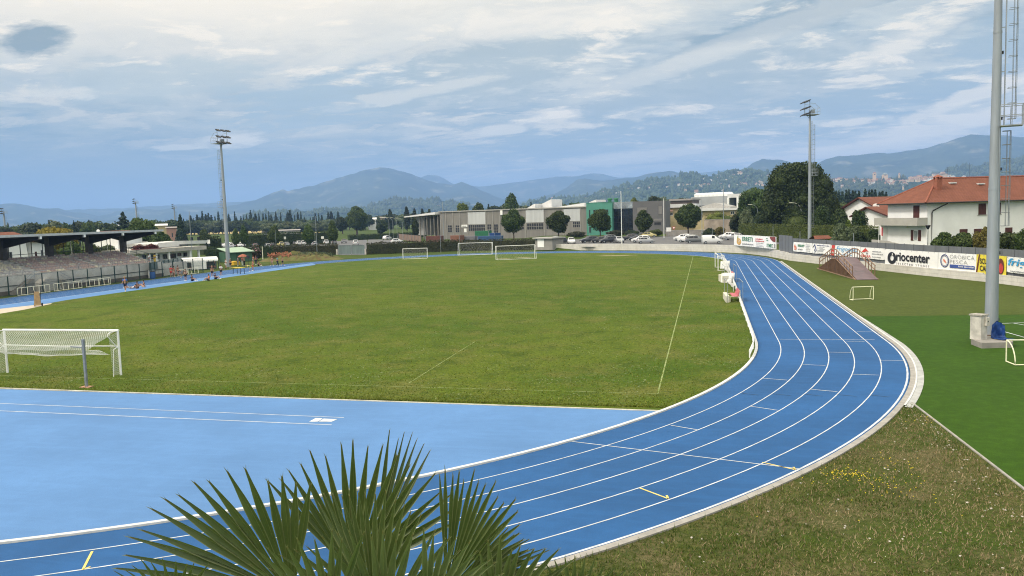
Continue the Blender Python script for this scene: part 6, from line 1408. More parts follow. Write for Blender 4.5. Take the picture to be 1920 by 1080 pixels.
# cedar with tiers
x, y = place(232, 430, 330); zt = hz(x, y, 398); t = thing('cedar_tree', 'dark tiered cedar standing above the stand roof', 'tree', (x, y, 0))
MB().tube([(0, 0, 0), (0, 0, zt*.97)], [.4, .05], 7).build('trunk', M_bark, t)
b = [(math.cos(k*2.1)*(1-k/16)*1.6, math.sin(k*2.1)*(1-k/16)*1.6, zt*(.42+.56*k/15), 3.1*(1-k/17), 3.1*(1-k/17), .5) for k in range(16)]+[(0, 0, zt*.95, .5, .5, 1)]
link('crown', foliage('crown', b, 6000, .5, LM['con'], 240, withcore=False), t)
x, y = place(339.5, 435, 330); zt = hz(x, y, 404); t = thing('spruce_tree', 'dense dark spruce standing left of the flagpole', 'tree', (x, y, 0))
MB().tube([(0, 0, 0), (0, 0, zt*.9)], [.35, .05], 7).build('trunk', M_bark, t)
b = [(0, 0, zt*(.12+.84*k/12), 2.3*(1-k/13)+.25, 2.3*(1-k/13)+.25, zt*.1) for k in range(13)]; link('crown', foliage('crown', b, 6000, .55, LM['con'], 241), t)
# rows of conifers, poplars and far broadleaf trees
def proto(kind, seed):
    rg = random.Random(seed); t = thing(kind, '', 'tree')
    if kind == 'conifer_tree':
        MB().tube([(0, 0, 0), (0, 0, .95)], [.02, .004], 5).build('trunk', M_bark, t); b = [(rg.uniform(-.01, .01), 0, .14+.80*k/9, .135*(1-k/10.5)*rg.uniform(.85, 1.15), .13*(1-k/10.5), .075) for k in range(10)]; link('crown', foliage('crown', b, 1500, .07, LM['con'], seed), t)
    elif kind == 'poplar_tree':
        MB().tube([(0, 0, 0), (0, 0, .9)], [.02, .004], 5).build('trunk', M_bark, t); b = [(rg.uniform(-.02, .02), rg.uniform(-.02, .02), .2+.68*k/7, .12*(1-abs(k-3)/7), .12*(1-abs(k-3)/7), .13) for k in range(8)]; link('crown', foliage('crown', b, 1500, .06, LM['hedge'], seed), t)
    else:
        MB().tube([(0, 0, 0), (0, 0, .6)], [.03, .01], 5).build('trunk', M_bark, t); link('crown', foliage('crown', clump(rg, .5, .42, .54, 12, .4), 1800, .085, LM[('mid', 'hedge', 'olive')[seed % 3]], seed), t)
    return t
PR = {'conifer_tree': [proto('conifer_tree', 400+k) for k in range(3)], 'poplar_tree': [proto('poplar_tree', 410+k) for k in range(2)], 'broadleaf_tree': [proto('broadleaf_tree', 420+k) for k in range(6)]}
used = set()
def scatter(kind, px, D, h, lab, grp, w=1., z0=0., idx=None, yt=None):
    p0 = PR[kind][(idx if idx is not None else rnd.randrange(99)) % len(PR[kind])]; x, y = place(px, 430, D)
    if yt is not None: h = hz(x, y, yt)-z0
    k = h
    if p0.name not in used: used.add(p0.name); o = p0; o.location = (x, y, z0); o.rotation_euler = (0, 0, rnd.random()*6); o.scale = (k*w, k*w, k); o['label'] = lab; o['group'] = grp
    else: o = dup(p0, (x, y, z0), rnd.random()*6, lab, (k*w, k*w, k), grp)
    o['label'] = lab; o['group'] = grp
    return o
for k, px in enumerate(np.arange(346, 640, 5.9)):        # the row of pointed conifers behind the fields
    scatter('conifer_tree', px+rnd.uniform(-1.6, 1.6), 760+rnd.uniform(-30, 40), 0, 'pointed dark conifer in the long row behind the wheat field', 'row of conifers behind the fields', rnd.choice((.7, .9, 1.1, 1.5, 1.9)), yt=401+rnd.choice((-4, -1, 0, 2, 4, 7, 9))+rnd.uniform(-1, 2)-(px-346)*.012)
for k, px in enumerate(np.arange(330, 660, 8.5)):
    scatter('broadleaf_tree', px+rnd.uniform(-3, 3), 700+rnd.uniform(-25, 25), 0, 'rounded dark tree in the belt at the foot of the conifers', 'belt of rounded trees behind the fields', rnd.uniform(1.0, 1.4), yt=413+rnd.uniform(-3, 3.5)-(px-330)*.010)
for k, px in enumerate(np.arange(505, 612, 11.5)):
    scatter('broadleaf_tree', px+rnd.uniform(-2, 2), 560, 0, 'broad soft green olive like tree in the grove behind the hornbeams', 'olive grove behind the hornbeams', 1.5, yt=417+rnd.uniform(-2, 2), idx=2)
for k, px in enumerate(list(np.arange(-6, 245, 8.2))):
    scatter('broadleaf_tree' if k % 3 else 'conifer_tree', px+rnd.uniform(-3, 3), 420+rnd.uniform(-40, 60), 0, 'dark tree in the line showing over the stand roof', 'line of trees over the stand roof', rnd.uniform(.75, 1.05), yt=419+rnd.uniform(-5, 6)-px*.012)
for px, yt, w, lab in ((100, 412, 1.0, 'rounded tree top standing out left of the yellow dome'), (60, 416, 1.2, 'broad pale topped tree left of the yellow dome'), (165, 411.5, .7, 'dark peaked tree right of the yellow dome'), (190, 413.5, 1.0, 'broad dark tree left of the cedar')): scatter('broadleaf_tree', px, 380, 0, lab, 'single trees over the stand roof', w, yt=yt)
for k, px in enumerate(np.arange(246, 345, 9.5)): scatter('broadleaf_tree', px, 520+rnd.uniform(-30, 30), 0, 'green tree in the line behind the salmon building', 'trees behind the salmon building', 1.1, yt=412+rnd.uniform(-3, 3))
for px, yt, lab in ((733, 391.5, 'poplar leftmost of the five behind the curved lamps'), (763.5, 387.5, 'tallest poplar, second of the five behind the curved lamps'), (778, 391, 'poplar third of the five over the canopy roof'), (793, 391.5, 'poplar fourth of the five over the canopy roof'), (806.5, 391, 'poplar rightmost of the five over the canopy roof')): scatter('poplar_tree', px, 520, 0, lab, 'five poplars over the canopy', 1.15, yt=yt)
for k, px in enumerate(np.arange(655, 835, 9.5)): scatter('broadleaf_tree', px+rnd.uniform(-3, 3), 640+rnd.uniform(-30, 60), 0, 'dark tree in the line behind the green field', 'tree line behind the green field', 1.15, yt=402+rnd.uniform(-3, 3)-(px-655)*.02)
for k, px in enumerate(np.arange(915, 1100, 7.)): scatter('broadleaf_tree' if k % 4 else 'conifer_tree', px+rnd.uniform(-3, 3), 520+rnd.uniform(-30, 60), 0, 'tree top just showing over the factory roof', 'tree tops over the factory roof', 1.0, yt=384+rnd.uniform(-3, 3)-(px-915)*.022)
for k, px in enumerate(list(np.arange(1561, 1616, 6.2))+list(np.arange(1622, 1665, 6.4))): scatter('conifer_tree', px+rnd.uniform(-1, 1), 430+rnd.uniform(-15, 15), 0, 'pointed dark conifer in the row between the great tree and the house', 'row of conifers behind the house', 1.25, yt=358+rnd.uniform(-3, 3))
for k, px in enumerate(np.arange(1235, 1400, 9)): scatter('broadleaf_tree', px+rnd.uniform(-3, 3), 560+rnd.uniform(-30, 60), 0, 'distant tree among the plant buildings', 'distant trees beyond the plant', 1.1, yt=371+rnd.uniform(-4, 3))
for k, px in enumerate(np.arange(1560, 1700, 9)): scatter('broadleaf_tree', px+rnd.uniform(-3, 3), 330+rnd.uniform(-20, 30), 0, 'green tree in the belt before the conifers behind the house', 'belt of trees behind the house', 1.2, yt=377+rnd.uniform(-5, 3))
for kk in PR:
    for p0 in PR[kk]:
        if p0.name not in used:
            for ch in KIDS.get(p0.name, []): bpy.data.objects.remove(ch)
            bpy.data.objects.remove(p0)
# ---------------------------------------------------------------- grass blades, flowers and stones on the near verge
def blades(name, n, region, hmin, hmax, m, seed, w=.012, z=-.012, bias=0.):
    rg = np.random.default_rng(seed); P = []
    while len(P) < n:
        q = rg.random((n*3, 2)); X = region[0]+(region[1]-region[0])*q[:, 0]; Y = region[2]+(region[3]-region[2])*q[:, 1]
        r = np.hypot(X, Y); ok = (r > RO+.26)&(X < 43.33+np.clip((-15.6-Y)*.05, 0, .9))&(Y < -15.9)
        d = np.array([mnoise.noise(Vector((a*.45, b*.45, seed)))+.6*mnoise.noise(Vector((a*1.7, b*1.7, seed+4))) for a, b in zip(X[ok][:n*2], Y[ok][:n*2])]); k = d+bias*np.clip((X[ok][:n*2]-37)*.14, -.7, .7) > rg.uniform(-.7, .35, len(d))
        P += list(zip(X[ok][:n*2][k], Y[ok][:n*2][k]))
    P = np.array(P[:n]); a = rg.random(n)*6.28; h = hmin+(hmax-hmin)*rg.random(n)**1.5; ln = rg.normal(size=(n, 2))*h[:, None]*.55; dx = np.stack([np.cos(a), np.sin(a)], 1)*w
    base = np.concatenate([P, np.full((n, 1), z)], 1); V = np.empty((n, 3, 3)); V[:, 0] = base; V[:, 0, :2] -= dx; V[:, 1] = base; V[:, 1, :2] += dx; V[:, 2] = base; V[:, 2, :2] += ln; V[:, 2, 2] += h
    return npmesh(name, V.reshape(-1, 3), np.arange(3*n).reshape(-1, 3), m)
reg = (18, 45, -47, -15.8)
o = struct('grass_tufts', blades('grass_tufts', 52000, reg, .04, .15, leafmat('verge_blades', (.035, .075, .008), (.125, .17, .03), transl=.3), 1, .014, bias=-1.), 'stuff')
o = struct('dry_grass', blades('dry_grass', 32000, reg, .03, .11, leafmat('dry_blades', (.17, .13, .06), (.36, .29, .16), transl=.2), 2, .012, bias=1.3), 'stuff')
mb = MB(); rg = random.Random(2); yf_ = MB(); wf = MB()
def flower(mb, x, y, h, s): 
    a = rg.random()*3; mb.add([(x+s*math.cos(a+k*1.05), y+s*math.sin(a+k*1.05), h+.01*(k % 2)) for k in range(6)], [(0, 1, 2, 3, 4, 5)])
def okv(x, y): return math.hypot(x, y) > RO+.45 and x < 43.8 and y < -16.2
for c, n, s_ in (((1587, 896), 75, .33), ((1535, 888), 26, .6), ((1690, 873), 16, .4), ((1685, 931), 22, .45), ((1655, 903), 25, .5), ((1735, 793), 14, .4), ((1450, 930), 10, 2.)):
    p = at(*c)
    for k in range(n):
        x, y = p.x+rg.gauss(0, s_), p.y+rg.gauss(0, s_)
        if okv(x, y): flower(yf_, x, y, .06+rg.random()*.12, .017)
for k in range(260):
    x, y = rg.uniform(22, 43.5), rg.uniform(-44, -20)
    if okv(x, y) and mnoise.noise(Vector((x*.3, y*.3, 8))) > .0: flower(wf, x, y, .05+rg.random()*.08, .010)
struct('yellow_flowers', yf_.mesh('yellow_flowers', mat('dandelion_yellow', (.72, .52, .02), .8)), 'stuff'); struct('white_clover', wf.mesh('white_clover', mat('clover_white', (.62, .62, .56), .8)), 'stuff')
bm = bmesh.new()
for k in range(300):
    x, y = rg.uniform(34, 45), rg.uniform(-36, -16); x = x if rg.random() < .6 else 43.4-abs(rg.gauss(0, .5))
    if not okv(x, y): continue
    r = rg.uniform(.012, .04); q = bmesh.ops.create_icosphere(bm, subdivisions=1, radius=r, matrix=Matrix.Translation((x, y, -.01))@Matrix.Diagonal((1, 1.3, .6, 1)))
    for v in q['verts']: v.co += Vector((rg.uniform(-1, 1), rg.uniform(-1, 1), rg.uniform(-1, 1)))*r*.25
me = bpy.data.meshes.new('gravel_stones'); bm.to_mesh(me); bm.free(); me.materials.append(mat('pale_stone', (.40, .37, .33), .9, .3, 5)); struct('gravel_stones', me, 'stuff')
def pitch_tufts(n, seed):
    rg = np.random.default_rng(seed); u = rg.random(n); X = rg.uniform(-18, 38, n); Y = -17.5+110*rg.random(n)**3.2
    ok = (Y > -16.85-.0331*(X-.5))&~((Y < 0)&(np.hypot(X, Y) > RI-.25)); X, Y = X[ok], Y[ok]; n = len(X); a = rg.random(n)*6.28; h = .03+.06*rg.random(n)**2; w = .03
    edge = np.abs(Y-(-16.92-.0331*(X-.5))) < .5; h = np.where(edge, h*1.5, h)
    base = np.stack([X, Y, np.full(n, .008)], 1); V = np.empty((n, 3, 3)); V[:, 0] = base; V[:, 1] = base; V[:, 2] = base; dx = np.stack([np.cos(a), np.sin(a)], 1)*w; V[:, 0, :2] -= dx; V[:, 1, :2] += dx; V[:, 2, :2] += rg.normal(size=(n, 2))*.03; V[:, 2, 2] += h
    return npmesh('pitch_tufts', V.reshape(-1, 3), np.arange(3*n).reshape(-1, 3), leafmat('pitch_blades', (.085, .125, .010), (.20, .22, .035), transl=.3))
struct('pitch_tufts', pitch_tufts(60000, 3), 'stuff')
# ---------------------------------------------------------------- fan palm below the viewpoint
M_palm, nt, b = newmat('palm_leaf'); g_ = nt.nodes.new('ShaderNodeNewGeometry'); uv = nt.nodes.new('ShaderNodeUVMap'); sp_ = nt.nodes.new('ShaderNodeSeparateXYZ'); lk(nt, uv.outputs[0], sp_.inputs[0])
n = noise_node(nt, g_.outputs['Position'], 9, 4); r = nt.nodes.new('ShaderNodeTexWave'); r.inputs['Scale'].default_value = 2.2; r.inputs['Distortion'].default_value = 1.0; lk(nt, uv.outputs[0], r.inputs['Vector'])
c = mixc(nt, remap(nt, n.outputs[0], .3, .7), (.060, .098, .032), (.125, .160, .060)); oi = nt.nodes.new('ShaderNodeObjectInfo'); hs = nt.nodes.new('ShaderNodeHueSaturation'); lk(nt, oi.outputs['Color'], hs.inputs['Value']); lk(nt, remap(nt, oi.outputs['Color'], .6, 1.3, 1.12, .85), hs.inputs['Saturation']); lk(nt, c, hs.inputs['Color']); c = hs.outputs[0]; c = mixc(nt, remap(nt, r.outputs[1], .2, 1, 0, .35), c, (.10, .15, .045)); c = mixc(nt, remap(nt, sp_.outputs[1], .955, 1., 0, .8), c, (.16, .10, .04)); ab = nt.nodes.new('ShaderNodeMath'); ab.operation = 'PINGPONG'; ab.inputs[1].default_value = .5; lk(nt, sp_.outputs[0], ab.inputs[0]); c = mixc(nt, remap(nt, ab.outputs[0], .09, .03, 0, .8), c, (.24, .26, .12)); c = mixc(nt, remap(nt, ab.outputs[0], .46, .49, 0, .6), c, (.20, .23, .09))
lk(nt, c, b.inputs['Base Color']); b.inputs['Roughness'].default_value = .42; b.inputs['Specular IOR Level'].default_value = .45
tl = nt.nodes.new('ShaderNodeBsdfTranslucent'); lk(nt, mixc(nt, .5, c, (.12, .2, .03)), tl.inputs[0]); mx = nt.nodes.new('ShaderNodeMixShader'); mx.inputs[0].default_value = .30; lk(nt, b.outputs[0], mx.inputs[1]); lk(nt, tl.outputs[0], mx.inputs[2]); lk(nt, mx.outputs[0], nt.nodes['Material Output'].inputs[0])
M_pet = mat('palm_stalk', (.10, .14, .04), .6, .2, 5)
def fan_leaf(parent, O, up, side, R, a0, a1, n, seed, crownpt, fold=.30, cup=.15, lens=None, droopk=.05, tone=.9):
    """a fan blade: n folded fingers radiating from the stalk end O in the plane (side, up)"""
    rg = random.Random(seed); up = up.normalized(); side = (side-up*side.dot(up)).normalized(); nr = side.cross(up)
    bm = bmesh.new(); uvl = bm.loops.layers.uv.new('UVMap'); da = (a1-a0)/n
    for k in range(n):
        a = a0+da*(k+.5)+rg.uniform(-.2, .2)*da; Lk = R*(lens(k/(n-1)) if lens else 1)*rg.uniform(.95, 1.05); d = side*math.sin(a)+up*math.cos(a); t = side*math.cos(a)-up*math.sin(a)
        bend = rg.uniform(.5, 1.5)*droopk; rows_ = []; M_ = 9; tw = rg.uniform(-.12, .12)
        for j in range(M_+1):
            u = j/M_; rr = Lk*(.03+.97*u); fused = math.tan(da/2)*rr*1.04; wmax = R*.031*(1 if u < .45 else max(.16, 1-((u-.45)/.55)**1.8)); w = min(fused, wmax)
            f = fold*w*2*(1 if k % 2 else 1)
            c0 = O+d*rr+nr*(cup*R*(u**1.5)*.5)-Vector((0, 0, 1))*bend*R*u**3.2
            tn = (t+nr*tw*u).normalized()
            rows_.append((c0-tn*w+nr*f*.5, c0-nr*f, c0+tn*w+nr*f*.5))
        vs = [[bm.verts.new(p) for p in r] for r in rows_]
        for j in range(M_):
            for q in range(2):
                fc = bm.faces.new((vs[j][q], vs[j][q+1], vs[j+1][q+1], vs[j+1][q]))
                for lp, uvv in zip(fc.loops, ((q/2, j/M_), ((q+1)/2, j/M_), ((q+1)/2, (j+1)/M_), (q/2, (j+1)/M_))): lp[uvl].uv = uvv
        # split tip
        for q, s in ((0, -1), (2, 1)):
            e = vs[M_][q].co+d*R*.035*rg.uniform(.4, 1.2)+t*s*R*.004; v = bm.verts.new(e); mid = vs[M_][1]; fc = bm.faces.new((vs[M_][q], mid, v))
            for lp in fc.loops: lp[uvl].uv = (.5, .98)
    me = bpy.data.meshes.new('frond'); bm.to_mesh(me); bm.free(); me.materials.append(M_palm); me.polygons.foreach_set('use_smooth', [False]*len(me.polygons)); o = link('frond', me, parent); o.color = (tone, tone, tone, 1)  # front fronds coloured lighter as if lit, rear ones darker as if shaded
    mb = MB(); cp = Vector(crownpt); mid = (O+cp)/2+Vector((0, 0, .10*(O-cp).length)); mb.tube([cp, mid, O], [.016, .011, .008], 5); mb.build('stalk', M_pet, o)
    return o
D0 = 2.9
pc = pol(690, 1330, 2.9); palm = thing('fan_palm', 'large dark green fan palm reaching up in front of the track', 'palm', (pc.x, pc.y, 0))
W0 = Vector((pc.x, pc.y, 0)); crown = Vector((0, 0, pc.z-.15))
mb = MB(); mb.tube([(0, 0, -.1), (.03, 0, crown.z*.5), (0, 0, crown.z)], [.17, .14, .12], 12); mb.build('trunk', mat('fibrous_trunk', (.12, .085, .055), .95, .4, 12, bump=.8), palm, smooth=True)
mb = MB(); rg = random.Random(1)
for k in range(260): a = rg.random()*6.28; z = rg.random()*crown.z; mb.tube([(.14*math.cos(a), .14*math.sin(a), z), (.20*math.cos(a+.2), .20*math.sin(a+.2), z+.08+rg.random()*.12)], [.012, .002], 3)
mb.build('trunk_fibre', MATS['fibrous_trunk'], palm)
cr, cu2, cf = r_, u_, f_
def pxfan(px, py, D, R_px, a0, a1, n, seed, tilt=0., turn=0., lens=None, **kw):
    O = pol(px, py, D)-W0; R = R_px*D/FPX
    up = (cu2*math.cos(tilt)+cf*math.sin(tilt)); side = cr*math.cos(turn)+cf*math.sin(turn)
    return fan_leaf(palm, O, up, side, R, a0, a1, n, seed, crown, lens=lens, **kw)
pxfan(548, 1118, 2.75, 318, R_(-97), R_(14), 19, 1, tone=0.8, tilt=-.22, turn=.12, lens=lambda u: 1.0-.22*u**2, droopk=.03)
pxfan(662, 1078, 3.05, 258, R_(-42), R_(64), 18, 2, tone=0.66, tilt=-.10, lens=lambda u: .90+.10*math.sin(u*3.1), droopk=.01)
pxfan(705, 1040, 3.2, 225, R_(2), R_(38), 7, 8, tone=0.75, tilt=.05, turn=.95, droopk=.0)
pxfan(835, 1110, 2.85, 275, R_(0), R_(62), 19, 3, tone=0.85, tilt=-.08, turn=-.62, lens=lambda u: .88+.14*math.sin(u*3.1), droopk=.03)
pxfan(720, 1190, 2.45, 275, R_(-64), R_(64), 20, 4, tone=1.25, tilt=-.30, turn=.0, lens=lambda u: .95+.05*math.sin(u*9), droopk=.04)
pxfan(620, 1180, 2.4, 235, R_(-62), R_(20), 13, 5, tone=1.1, tilt=-.35, turn=.2, droopk=.05)
pxfan(850, 1125, 2.6, 215, R_(26), R_(96), 14, 6, tone=0.95, tilt=-.25, turn=.3, lens=lambda u: .85+.15*u, droopk=.06)
pxfan(930, 1180, 2.5, 255, R_(-10), R_(78), 17, 7, tone=1.1, tilt=-.25, turn=-.1, lens=lambda u: .84+.2*u, droopk=.08)
pxfan(1075, 1180, 2.5, 190, R_(-20), R_(72), 16, 12, tone=1.1, tilt=-.3, droopk=.10)
pxfan(800, 1165, 2.35, 235, R_(0), R_(66), 13, 13, tone=1.25, tilt=-.3, turn=-.3, droopk=.06)
pxfan(330, 1160, 2.6, 150, R_(-40), R_(40), 11, 9, tilt=-.3, droopk=.1)
pxfan(1185, 1215, 2.5, 190, R_(-40), R_(66), 15, 14, tone=1.1, tilt=-.3, droopk=.12)
pxfan(1275, 1235, 2.5, 175, R_(-30), R_(70), 13, 16, tone=1.1, tilt=-.3, droopk=.12)
pxfan(700, 1150, 2.6, 250, R_(-30), R_(30), 13, 15, tone=0.8, tilt=-.05, turn=-.4, droopk=.03)
for k in range(9):                                       # lower fronds hanging round the crown, mostly out of frame
    a = k*.7; O = crown+Vector((.62*math.cos(a), .62*math.sin(a), -.25)); fan_leaf(palm, O, Vector((math.cos(a), math.sin(a), -.35)), Vector((-math.sin(a), math.cos(a), .1)), .5, R_(-100), R_(100), 26, 30+k, crown, droopk=.25)
# ---------------------------------------------------------------- parked cars
M_cg = mat('tinted_car_glass', (.012, .014, .018), .22, .1, 3, spec=.35)
def paint(name, col, metal=.0):
    m, nt, b = newmat(name); b.inputs['Base Color'].default_value = L(col); b.inputs['Roughness'].default_value = .28; b.inputs['Metallic'].default_value = metal; b.inputs['Coat Weight'].default_value = .5; b.inputs['Coat Roughness'].default_value = .08; return m
PA = {'white': paint('white_car_paint', (.62, .63, .64)), 'silver': paint('silver_car_paint', (.36, .37, .39), .3), 'grey': paint('grey_car_paint', (.13, .14, .15), .2), 'dark': paint('dark_car_paint', (.022, .025, .035)), 'black': paint('black_car_paint', (.012, .012, .014)), 'red': paint('red_car_paint', (.42, .025, .045)), 'wine': paint('wine_car_paint', (.13, .02, .025)), 'cream': paint('cream_car_paint', (.55, .48, .22)), 'lilac': paint('pale_lilac_car_paint', (.45, .42, .52))}
M_lamp = mat('headlamp_glass', (.55, .56, .58), .15, .05, 3, spec=.6); M_tail = mat('tail_lamp_red', (.30, .01, .012), .3, .05, 3)
SHAPES = {
 'hatchback': (4.0, .86, [(-2.0, .45, .72, .72), (-1.93, .30, .92, .98), (-1.72, .27, .96, 1.28), (-1.35, .25, .96, 1.44), (-.5, .22, .95, 1.50), (.25, .22, .94, 1.44), (.95, .24, .92, 1.02), (1.55, .26, .86, .88), (1.9, .30, .74, .75), (2.0, .40, .60, .61)]),
 'estate': (4.55, .90, [(-2.27, .48, .80, .80), (-2.2, .32, 1.0, 1.06), (-2.0, .30, 1.06, 1.42), (-1.6, .28, 1.06, 1.60), (-.5, .26, 1.05, 1.66), (.35, .26, 1.04, 1.58), (1.05, .28, 1.02, 1.10), (1.75, .30, .97, .99), (2.15, .34, .82, .83), (2.27, .45, .66, .67)]),
 'van': (4.3, .90, [(-2.15, .45, 1.05, 1.70), (-2.12, .30, 1.10, 1.80), (-1.9, .28, 1.10, 1.84), (-1.2, .26, 1.10, 1.86), (-.1, .26, 1.10, 1.86), (.55, .26, 1.08, 1.76), (1.25, .28, 1.02, 1.12), (1.75, .30, .93, .95), (2.05, .34, .80, .81), (2.15, .45, .62, .63)])}
def car_proto(kind, name):
    Lc, w, st = SHAPES[kind]; t = thing(name, '', 'van' if kind == 'van' else 'car'); V = []; F = []
    for x, zb, zw, zt in st:
        e = .86 if abs(x) > Lc*.47 else (.96 if abs(x) > Lc*.42 else 1.); cab = zt-zw > .15; tw = w*e*(.76 if cab else .90); mid = (zb+zw)/2
        ring_ = [(w*e*.90, zb), (w*e, zb+.12), (w*e*1.01, mid), (w*e*.985, zw), (tw, zt-(.07 if cab else .005)), (tw*.86, zt)]
        V += [(x, y, z) for y, z in ring_]+[(x, -y, z) for y, z in reversed(ring_)]
    n = 12
    for i in range(len(st)-1):
        for k in range(n): F.append((i*n+k, i*n+(k+1) % n, (i+1)*n+(k+1) % n, (i+1)*n+k))
    F.append(tuple(range(n))[::-1]); F.append(tuple(range((len(st)-1)*n, len(st)*n)))
    mb = MB(); mb.add(V, F); body = mb.build('body', PA['white'], t, smooth=True)
    P = lambda i, k: Vector(V[i*n+k])
    cab = [i for i, s in enumerate(st) if s[3]-s[2] > .15]; gl = MB()
    lo = cab if kind != 'van' else [i for i in cab if st[i][0] > -.2]
    for a, b in zip(lo, lo[1:]):
        for k0, k1, s in ((3, 4, 1), (8, 7, -1)):
            o = Vector((0, .012*s, .006)); q = [P(a, k0).lerp(P(a, k1), .12), P(b, k0).lerp(P(b, k1), .12), P(b, k0).lerp(P(b, k1), .90), P(a, k0).lerp(P(a, k1), .90)]
            d = (q[1]-q[0])*.05; gl.quad(q[0]+o+d, q[1]+o-d, q[2]+o-d, q[3]+o+d)
    f = cab[-1]
    def pane(i, j, sgn, k0=.06, k1=.92):
        o = Vector((.014*sgn, 0, .014)); a, b, c, d = P(i, 5), P(i, 6), P(j, 6), P(j, 5); ks = (k0, k0, k1, k1); q = [a.lerp(d, k0), b.lerp(c, k0), b.lerp(c, k1), a.lerp(d, k1)]
        m_ = sum(q, Vector())/4; gl.quad(*[m_+Vector(((p-m_).x, (p-m_).y*1.04, (p-m_).z))+o for p in q])
    pane(f, f+1, 1)
    if kind != 'van': pane(cab[0], cab[0]-1, -1, -.0, .95); pane(cab[1], cab[0], -1, .35, 1.)
    gl.build('glazing', M_cg, t, fix=False)
    for x in (-Lc*.31, Lc*.31):
        for y in (-w*.93, w*.93):
            s = 1 if y > 0 else -1; wb = MB(); wb.tube([(x, y-.10*s, .31), (x, y+.08*s, .31)], .31, 14); wo = wb.build('wheel', M_rub, t); MB().tube([(x, y+.081*s, .31), (x, y+.095*s, .31)], .2, 10).build('rim', M_galv, wo)
    for y in (-w*.66, w*.66):
        MB().box((Lc/2-.22, y-.16, .60), (Lc/2-.035, y+.16, .72)).build('headlight', M_lamp, t); MB().box((-Lc/2+.005, y-.11, .74), (-Lc/2+.10, y+.11, .96)).build('tail_light', M_tail, t)
    MB().box((Lc/2-.12, -.32, .36), (Lc/2+.012, .32, .47)).build('number_plate', M_white, t)
    return t
CPR = {'hatchback': car_proto('hatchback', 'parked_car'), 'estate': car_proto('estate', 'parked_car'), 'van': car_proto('van', 'parked_van')}
cused = set()
def car(kind, col, px, py, heading, label, z0, grp, D=None):
    """heading: degrees, 0 = nose to the right of the picture, 90 = nose away"""
    p = at(px, py, z0) if D is None else pol(px, py, D); rz = YAW*.0+R_(heading)+math.atan2(p.y-CY, p.x-CX)-math.pi/2
    if kind not in cused: cused.add(kind); o = CPR[kind]; o.location = (p.x, p.y, z0); o.rotation_euler = (0, 0, rz)
    else: o = dup(CPR[kind], (p.x, p.y, z0), rz)
    o['label'] = label; o['group'] = grp; own_mat([c for c in KIDS[o.name] if c.name.startswith('body')][0], PA[col]); return o
ZC = ZP+.02; g1 = 'cars parked before the works'; g2 = 'cars parked behind the flowering hedge'
for a in (('hatchback', 'lilac', 1037, 454.5, 200, 'pale lilac hatchback parked under the second round tree'), ('hatchback', 'dark', 1050, 457, 230, 'dark hatchback parked beside the lilac one'), ('hatchback', 'white', 1071, 457, -85, 'white hatchback parked nose towards us, alone before the pole'), ('estate', 'dark', 1105, 455, 200, 'dark estate car leftmost of the dark row before the teal block'), ('hatchback', 'black', 1124, 455, 190, 'black hatchback second in the dark row before the teal block'), ('hatchback', 'dark', 1139, 455, 205, 'dark hatchback third in the dark row before the teal block'), ('estate', 'grey', 1148, 452, 20, 'grey estate car at the right end of the dark row'), ('hatchback', 'silver', 1161, 455, -80, 'small silver hatchback standing at the white pole'), ('estate', 'dark', 1181, 450.5, 170, 'dark estate car right of the white pole'), ('hatchback', 'black', 1194, 452, 190, 'black hatchback behind the slanting white car'), ('estate', 'white', 1202, 454.5, 170, 'white car parked just behind the silver hatchback'), ('hatchback', 'silver', 1211, 456.5, 8, 'silver grey hatchback nearest the wall in the open car park'), ('hatchback', 'cream', 1217, 445, 10, 'cream yellow car behind the white and silver pair'), ('estate', 'white', 1281, 451.5, 150, 'white estate car at the left end of the row before the large round tree'), ('estate', 'white', 1290, 454, 160, 'white estate car beside the grey one'), ('estate', 'grey', 1305, 455.5, 5, 'grey estate car parked behind the white van'), ('van', 'white', 1335, 457, 4, 'white delivery van with a windowless rear by the wall'), ('estate', 'white', 1366, 448, 150, 'white car partly behind the silver one right of the van'), ('estate', 'silver', 1375, 450, 165, 'silver car parked left of the ERRETI banner'), ('estate', 'grey', 1403, 444, 20, 'grey car behind the ERRETI banner left of the red one'), ('hatchback', 'red', 1418, 444.5, 10, 'bright red hatchback above the ERRETI banner'), ('estate', 'black', 1436, 446, 0, 'black car above the ERRETI banner right of the red one'), ('estate', 'white', 1466, 449, 5, 'white sports utility car right of the ERRETI banner'), ('hatchback', 'silver', 1489, 454.5, 8, 'silver car with only its roof over the grey fence')): car(*a, ZC, g1)
